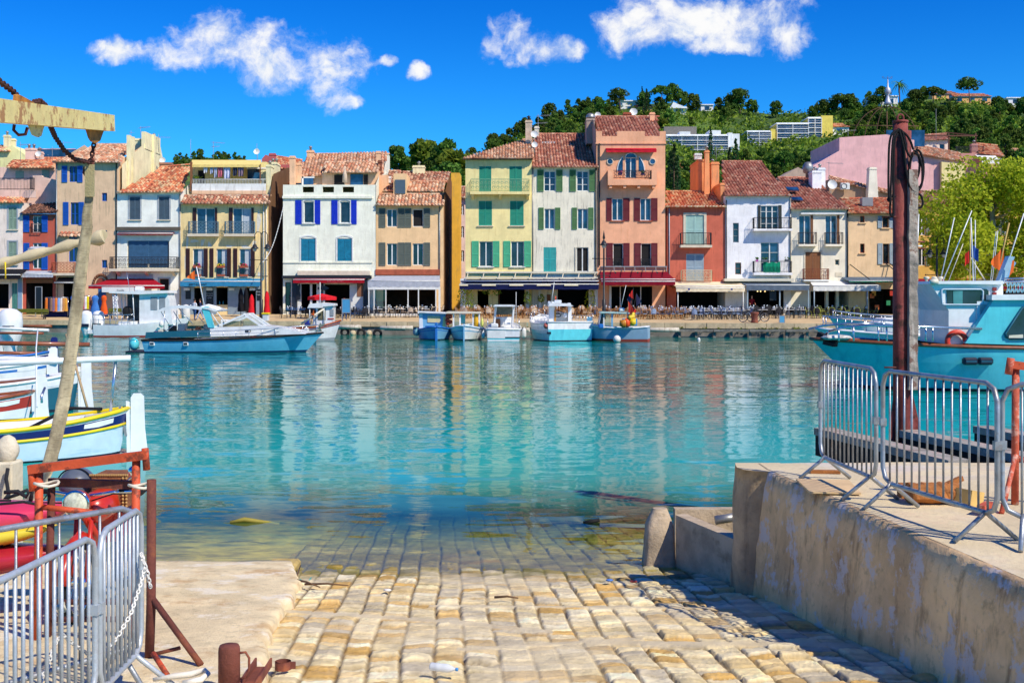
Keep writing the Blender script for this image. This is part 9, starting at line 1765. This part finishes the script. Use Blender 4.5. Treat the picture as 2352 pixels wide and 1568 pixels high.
m = MB(); m.tube([(a.x, a.y, -.3), (a.x, a.y, a.z+.6)], .07, 8); m.build('mast', VARN, bo); m = MB(); m.tube([P3(12, 602, 11.95), P3(13, 640, 11.95)], .008, 5); m.build('cord', BYEL, bo)
Y = 7.0; x = PX(526.5, Y); z = fz(Y)-.02; m = MB(); m.lathe([(.067, 0), (.066, .28), (.064, .305), (.058, .318), (.002, .322)], (x, Y, z), 20); bo = m.build('mooring_post', RUSTI, label='short rusty mooring post with a side handle at the bottom edge', cat='bollard'); m = MB(); m.tube([(x+.06, Y, z+.27), (x+.10, Y, z+.275), (x+.122, Y, z+.24), (x+.122, Y, z+.17), (x+.10, Y, z+.12), (x+.06, Y, z+.11)], .008, 7); m.build('handle', RUSTI, bo)
m = MB(); a, b = Vector((PX(560, 6.9), 6.9, fz(6.9)+.02)), Vector((PX(604, 7.45), 7.45, fz(7.45)+.03)); m.beam(a, b, .10, .012); 
for s in (-.05, .05): m.beam(a+Vector((s, 0, .025)), b+Vector((s, .02, .03)), .012, .055)
m.build('channel_iron', RUSTI, label='bent rusty channel iron lying beside the mooring post', cat='scrap iron')
x, Y = PX(650, 7.75), 7.75; z = ramp_z(Y)+.03; m = MB(); n = 16; m.grid([[(x+.055*cos(2*pi*i/n), Y+.055*sin(2*pi*i/n), z), (x+.055*cos(2*pi*i/n), Y+.055*sin(2*pi*i/n), z+.055)] for i in range(n)], closed_u=True); m.grid([[(x+.045*cos(2*pi*i/n), Y+.045*sin(2*pi*i/n), z), (x+.045*cos(2*pi*i/n), Y+.045*sin(2*pi*i/n), z+.055)] for i in range(n)], closed_u=True); m.box(x+.05, x+.085, Y-.01, Y+.01, z+.005, z+.05); m.build('ring_clamp', RUSTI, label='small rusty ring clamp lying on the cobbles', cat='clamp', fix=False)
BOTM = NT('clear_plastic'); t_ = BOTM.new('ShaderNodeBsdfTransparent'); t_.inputs[0].default_value = (.9, .94, .96, 1); d_ = BOTM.new('ShaderNodeBsdfPrincipled'); d_.inputs['Base Color'].default_value = (.85, .9, .93, 1); d_.inputs['Roughness'].default_value = .15; mx = BOTM.new('ShaderNodeMixShader'); mx.inputs[0].default_value = .62; BOTM.link(t_.outputs[0], mx.inputs[1]); BOTM.link(d_.outputs[0], mx.inputs[2]); BOTM.link(mx.outputs[0], BOTM.out.inputs[0])
c = Vector((PX(988, 7.68), 7.72, ramp_z(7.7)+.055)); MB_ = Matrix.Rotation(-.35, 3, 'Z') @ Matrix.Rotation(pi/2, 3, 'Y'); m = MB(); m.lathe([(.024, 0), (.028, .01), (.027, .05), (.030, .06), (.027, .07), (.029, .10), (.028, .13), (.016, .165), (.010, .172), (.010, .19)], c, 12, M=MB_); bt = m.build('plastic_bottle', BOTM.mat, label='crushed clear plastic bottle lying on the cobbles', cat='bottle'); m = MB(); m.lathe([(.0115, .185), (.0115, .2), (.002, .201)], c, 10, M=MB_); m.build('cap', paint('bottle_blue', '#3f8fd0'), bt)
m = MB(); pts = [FP3(352, 1560, 7.1), FP3(400, 1552, 7.1), FP3(440, 1547, 7.1), FP3(470, 1538, 7.15), FP3(478, 1546, 7.1), FP3(462, 1560, 7.0), FP3(420, 1568, 7.0)]; m.tube(pts, [.012, .018, .02, .018, .016, .02, .016], 9); m.build('white_sack', fabric('white_rag', '#e8e2d2'), label='twisted white cloth round the foot of the rusty stand', cat='cloth')
STK = pbr('driftwood', HX('#6b5138'), rough=.9, var=.3)
for i, (a, b, Ys, lb) in enumerate((((668, 1330), (735, 1350), 12.2, 'long driftwood stick washed against the apron corner'), ((672, 1345), (690, 1300), 12.4, 'upright twig beside the apron corner'), ((700, 1342), (800, 1346), 12.0, 'thin brown branch lying on the cobbles'), ((1136, 1372), (1190, 1375), 11.05, 'dark twig on the dry cobbles'))):
 Ya = (CAMH-.1*SH-.03)/((a[1]-HZ)/FP-.1); Yb_ = (CAMH-.1*SH-.03)/((b[1]-HZ)/FP-.1); m = MB(); A_, B_ = Vector((PX(a[0], Ya), Ya, ramp_z(Ya)+.035)), Vector((PX(b[0], Yb_), Yb_, ramp_z(Yb_)+.04)); m.tube([A_, A_.lerp(B_, .5)+Vector((.01, 0, .012)), B_], [.012, .010, .006], 6); m.build('driftwood_stick', STK, label=lb, cat='stick')
m = MB(); m.tube([P3(668, 1336, 12.1), P3(690, 1330, 12.1), P3(705, 1340, 12.0), P3(715, 1325, 12.1)], .006, 5); m.build('cord', paint('teal_cord', '#2fa8a0'), label='bit of turquoise cord among the driftwood', cat='cord')
m = MB(); Yw = 15.6; m.tube([(PX(1340, Yw), Yw, -.01), (PX(1377, Yw), Yw, .035)], .028, 8); m.build('floating_pipe', BLK, label='short black pipe floating in the shallows', cat='pipe'); m = MB(); m.tube([(PX(528, Yw), Yw, .0), (PX(560, Yw), Yw+.05, .03), (PX(640, Yw), Yw+.05, -.03)], [.02, .035, .015], 8); m.build('floating_log', pbr('yellow_log', HX('#9c8f3c'), rough=.8, var=.2), label='yellow weedy log floating in the shallows', cat='log')
for i, (px, py, hx, lb) in enumerate(((602, 1435, '#c22a2a', 'red scrap of paper on the dry cobbles'), (1400, 1335, '#4a7ac8', 'blue and white wrapper at the wet edge'), (1455, 1338, '#b84a3a', 'reddish wrapper near the pier corner'), (890, 1358, '#e6e2d8', 'crumpled white paper on the cobbles'))):
 Yk = (CAMH-.1*SH-.02)/((py-HZ)/FP-.1); m = MB(); m.ball((PX(px, Yk), Yk, ramp_z(Yk)+.035), .028, 6, 4, 0, (1.5, 1., .5)); m.build('litter', paint('litter'+hx[1:], hx), label=lb, cat='litter')
CONC = pbr('weathered_concrete', HX('#b9a78c'), rough=.95, var=.25, scale=3, bump=1., bscale=16, stain=HX('#6a5a3c'), samt=.6, sstr=(1, 1, 1.5), sscale=3.); Yb = 13.0
x0, x1, t0, t1 = PX(1478, Yb), PX(1556, Yb), PX(1494, Yb), PX(1550, Yb); zt = PZ(1175, Yb); m = MB(); rows = []
for f in [i/9. for i in range(10)]:
 e = .06*max(0, f-.8)/.2; a_, b_ = x0+(t0-x0)*f+e, x1+(t1-x1)*f-e; y0, y1 = Yb+.10*f+e, Yb+.42-.06*f-e; row = []
 for xx, yy in ((a_+.04, y0), (b_-.03, y0), (b_, y0+.04), (b_, y1-.04), (b_-.04, y1), (a_+.04, y1), (a_, y1-.04), (a_, y0+.04)): row.append((xx+.008*fbm(xx*4, f*4, 3.), yy+.008*fbm(yy*5, f*5, 3.), -.2+(zt+.2)*f))
 rows.append(row)
m.grid([list(c) for c in zip(*rows)], closed_u=True, sm=True); b = len(m.v); m.add(rows[-1], [tuple(range(8))]); m.build('concrete_block', CONC, label='tapered concrete block standing in the water edge', cat='block')
r = empty('concrete_trough', (2.2, 12.6, 0), 'low concrete trough wall between the block and the pier', 'trough')
m = MB(); a, b = Vector((PX(1552, 13.05), 13.05, 0)), Vector((2.40, 11.65, 0)); nrm_ = Vector((.70, .71, 0)); zt1, zt2 = PZ(1182, 13.05), .56
m.add([(a.x, a.y, -.4), (b.x, b.y, -.3), (b.x+.14, b.y+.1, -.3), (a.x+.12, a.y+.1, -.4), (a.x, a.y, zt1), (b.x, b.y, zt2), (b.x+.14, b.y+.1, zt2), (a.x+.12, a.y+.1, zt1)], [(0, 1, 5, 4), (4, 5, 6, 7), (2, 3, 7, 6), (0, 4, 7, 3), (1, 2, 6, 5)]); m.build('front_wall', CONC, r)
m = MB(); m.box(a.x+.05, 2.9, 13.45, 13.6, -.4, zt1-.01); m.build('back_wall', CONC, r)
m = MB(); m.tube([(2.25, 12.6, .62), (2.5, 12.6, .66)], .05, 8); m.build('drain_pipe', ZINC, r)
PLK = pbr('grey_plank', HX('#a59f92'), rough=.9, var=.3, scale=3, bump=.8, bscale=14, stain=HX('#5a4a40'), samt=.6, sstr=(.6, 4, 4), rust=HX('#a85a50'), ramt=.25); DBM = pbr('tarred_beam', HX('#1d1b1c'), rough=.9)
for i, (a, b, lb) in enumerate((((4.02, 14.7), (4.66, 11.85), 'grey weathered plank left of the steel post'), ((5.0, 14.6), (5.62, 11.95), 'grey weathered plank right of the steel post'), ((6.15, 14.9), (6.8, 12.1), 'grey weathered plank at the right edge'))):
 m = MB(); m.beam((a[0], a[1], PZ0-.04), (b[0], b[1], PZ0-.05), .26, .09); r = m.build('slip_plank', PLK, label=lb, cat='plank')
 m = MB(); m.beam((a[0], a[1], PZ0-.22), (b[0], b[1], PZ0-.24), .22, .26); m.build('bearer', DBM, r)
for i, yy in enumerate((12.0, 14.2)):
 m = MB(); m.beam((3.9+.2*i, yy, .86), (9.5, yy, .86), .25, .32); r = m.build('cradle_beam', DBM, label=('near', 'far')[i]+' dark cradle beam under the grey planks', cat='beam')
 for xx in (4.2, 6.5, 9.2): m = MB(); m.box(xx-.1, xx+.1, yy-.1, yy+.1, -1, .7); m.build('leg', DBM, r)
REDS = pbr('red_oxide_steel', HX('#803830'), rough=.7, var=.35, scale=3, bump=.6, bscale=25, rust=HX('#43291e'), ramt=.9, rscale=2.4, stain=HX('#c88a84'), samt=.3, sscale=4.); Yq = 14.5
r = empty('mooring_pile', (PX(2072, Yq), Yq, PZ0-.1), 'tall red oxide steel post draped with black ropes', 'post'); m = MB(); xa = PX(2068, Yq); m.tube([(xa, Yq, .2), (xa, Yq, PZ(283, Yq))], .092, 16); m.build('pipe', REDS, r); xb = PX(2084, Yq)
m = MB(); m.tube([(xb, Yq+.06, .2), (xb, Yq+.06, PZ(300, Yq))], .07, 12); m.build('second_pipe', REDS, r)
CRUST = pbr('crusted_timber', HX('#a39a8c'), rough=.95, var=.4, scale=5, bump=1., bscale=12, rust=HX('#6a4030'), ramt=.8, rscale=5, stain=HX('#e0d8c8'), samt=.7, sscale=5.)
m = MB(); n = 40; rows = []
for i in range(n+1):
 z = PZ(392, Yq)+(PZ(893, Yq)-PZ(392, Yq))*i/n; w = .055+.016*fbm(z*3, 2., 1.5); xc = PX(2090, Yq)+.012*fbm(z*4, 7., 1.); rows.append([(xc-w, Yq-.14, z), (xc+w, Yq-.14+.02*fbm(z*5, 1, 1), z), (xc+w, Yq-.02, z), (xc-w, Yq-.02, z)])
m.grid([list(c) for c in zip(*rows)], closed_u=True, sm=False); m.add(rows[0], [(0, 1, 2, 3)]); m.add(rows[-1], [(0, 1, 2, 3)]); m.build('timber_fender', CRUST, r); m = MB(); m.box(PX(2079, Yq), PX(2082, Yq), Yq-.13, Yq-.02, PZ(893, Yq), PZ(400, Yq)); m.build('channel', pbr('channel_grey', HX('#8a8584'), rough=.6, var=.3), r)
m = MB(); m.prism([(xa-.16, .9), (xa+.28, .9), (xa+.22, PZ(960, Yq)), (xa+.12, PZ(880, Yq)), (xa-.06, PZ(880, Yq)), (xa-.12, PZ(955, Yq))], Yq-.02, Yq+.02); m.box(xa-.25, xa+.4, Yq-.25, Yq+.25, .92, 1.02); m.build('base_gusset', REDS, r)
m = MB(); m.lathe([(.10, 0), (.10, .03), (.02, .04)], (xa, Yq, PZ(283, Yq)), 14); m.tube([(xa+.04*cos(2*pi*i/12), Yq, PZ(272, Yq)+.05*sin(2*pi*i/12)) for i in range(12)], .014, 6, closed=True); m.build('lifting_eye', REDS, r)
for py, sg, ln in ((499, -1, .16), (556, 1, .2), (843, -1, .13), (571, 1, .2)): m = MB(); m.tube([(xa, Yq-.05, PZ(py, Yq)), (xa+sg*(.09+ln), Yq-.05, PZ(py, Yq))], .012, 6); m.build('step_iron', RST2, r)
RP = lambda px, py, o=0.: P3(px, py, Yq-.13+o)
ropes = [[(2064, 298), (2050, 306), (2043, 330), (2041, 380), (2041, 440), (2044, 456)], [(2064, 300), (2053, 312), (2049, 350), (2047, 410), (2045, 470)], [(2066, 302), (2056, 320), (2053, 360), (2052, 430), (2052, 490), (2048, 497), (2044, 485), (2046, 450)], [(2062, 296), (2072, 302), (2078, 325), (2084, 350), (2094, 362), (2096, 350)], [(2062, 298), (2070, 308), (2075, 345), (2080, 385), (2088, 408), (2100, 416), (2110, 400), (2112, 370), (2106, 350), (2098, 346)], [(2064, 300), (2074, 330), (2078, 370), (2084, 400), (2096, 428), (2112, 430), (2120, 410), (2121, 375), (2114, 350), (2104, 343)], [(2066, 300), (2076, 340), (2081, 390), (2090, 430), (2104, 440), (2117, 425), (2118, 385), (2110, 358), (2100, 352)], [(2096, 352), (2090, 380), (2086, 415), (2096, 445), (2112, 446), (2119, 460), (2117, 475), (2104, 478)], [(2064, 300), (2078, 306), (2090, 322), (2098, 344)]]
m = MB()
for i, pl_ in enumerate(ropes):
 P = [Vector(RP(a, b, .012*(i % 3)+(-.03 if a < 2060 else 0))) for a, b in pl_]; sm = []
 for j in range(len(P)-1):
  p0, p1, p2, p3 = P[max(j-1, 0)], P[j], P[j+1], P[min(j+2, len(P)-1)]
  for t in (0, .25, .5, .75): sm.append(.5*((2*p1)+(-p0+p2)*t+(2*p0-5*p1+4*p2-p3)*t*t+(-p0+3*p1-3*p2+p3)*t**3))
 sm.append(P[-1]); m.tube(sm, .0145, 7)
m.ball(RP(2043, 458), .035, 8, 6); m.ball(RP(2042, 500), .02, 6, 4); m.tube([RP(2040, 452), RP(2058, 452)], .012, 6)
m.build('coiled_rope', pbr('black_rope', HX('#15161a'), rough=.9, bump=1., bscale=70), label='black ropes looped and knotted over the top of the steel post', cat='rope')
Y = 9.3; r = empty('orange_trestle', (PX(2330, Y), Y, PZ0), 'peeling orange steel trestle behind the barrier at the right edge', 'trestle'); PEEL = pbr('peeling_orange', HX('#c0583c'), rough=.7, var=.25, scale=8, bump=.5, bscale=30, rust=HX('#d8b8a4'), ramt=.7, rscale=6)
m = MB(); m.tube([(PX(2331, Y), Y, PZ0), P3(2333, 838, Y)], .03, 9); m.tube([(PX(2420, Y), Y, PZ0), P3(2420, 850, Y)], .03, 9); m.build('upright', PEEL, r); m = MB(); m.beam(P3(2318, 836, Y-.03), P3(2430, 852, Y-.03), .05, .065); m.build('top_bar', ORST, r); m = MB(); m.tube([P3(2316, 860, Y-.04), P3(2322, 822, Y-.04)], .03, 10); m.build('sleeve', PEEL, r); m = MB(); m.tube([P3(2331, 1050, Y), P3(2420, 1075, Y)], .022, 8); m.build('brace', PEEL, r); m = MB(); m.tube([P3(2334, 1040, Y), (PX(2300, Y-.4), Y-.4, PZ0)], .02, 7); m.build('stay', PEEL, r)
OAK = pbr('split_oak', HX('#a86a34'), rough=.85, var=.35, scale=3, bump=1., bscale=8, stain=HX('#5a3018'), samt=.7, sstr=(1, 6, 6), sscale=2.)
Yw = 9.35; m = MB(); rows = []
for i in range(15):
 x = PX(2086, Yw)+(PX(2200, Yw)-PX(2086, Yw))*i/14; rows.append([(x+.01*fbm(j, i, 1.), Yw+.13*cos(2*pi*j/9)*(1+.15*fbm(i*.5, j, 1.)), PZ0+.085+.085*sin(2*pi*j/9)*(1+.2*fbm(i*.6, j*2, 1.))) for j in range(9)])
m.grid([list(c) for c in zip(*rows)], closed_u=True, sm=False); m.add(rows[0], [tuple(range(9))]); m.add(rows[-1], [tuple(range(9))]); m.build('timber_baulk', OAK, label='split brown timber baulk lying on the pier', cat='timber')
m = MB(); m.obox((PX(2226, 9.2), 9.2, PZ0+.07), (.15, .16, .13), Matrix.Rotation(.5, 3, 'Z') @ Matrix.Rotation(.2, 3, 'Y')); m.build('timber_offcut', pbr('pale_pine', HX('#d8b46a'), rough=.8, var=.15, scale=4), label='pale yellow timber offcut right of the brown baulk', cat='timber')
m = MB(); m.obox((PX(2082, 9.6), 9.6, PZ0+.06), (.12, .12, .12)); m.build('timber_offcut', OAK, label='small dark block left of the brown baulk', cat='timber'); m = MB(); m.obox((PX(2192, 9.4), 9.4, PZ0+.17), (.16, .05, .04), Matrix.Rotation(-.3, 3, 'Y') @ Matrix.Rotation(.4, 3, 'Z')); m.build('timber_offcut', OAK, label='splintered stick resting on the brown baulk', cat='timber'); m = MB(); m.obox((PX(2262, 8.9), 8.9, PZ0+.05), (.22, .06, .06), Matrix.Rotation(.9, 3, 'Z')); m.build('timber_offcut', PEEL, label='peeling reddish offcut behind the barrier foot', cat='timber')
PLY = pbr('plywood', HX('#d8b98a'), rough=.85, var=.15, scale=2.5, stain=HX('#b08a5c'), samt=.5); m = MB(); a = [(1828, 1103), (1860, 1133), (1978, 1136), (1950, 1106)]
vs = []
for px, py in a: Yk = (CAMH-PZ0-.012)*FP/(py-HZ); vs.append((PX(px, Yk), Yk))
m.prism(vs, PZ0+.014, PZ0+.03, 'z'); m.build('plywood_sheet', PLY, label='thin plywood sheet lying flat on the pier by the far barrier', cat='board')
m = MB(); m.obox((PX(1895, 10.9), 10.9, PZ0+.02), (.28, .06, .03), Matrix.Rotation(-.1, 3, 'Z')); m.build('timber_offcut', OAK, label='thin lath lying near the pier end under the far barrier', cat='timber')
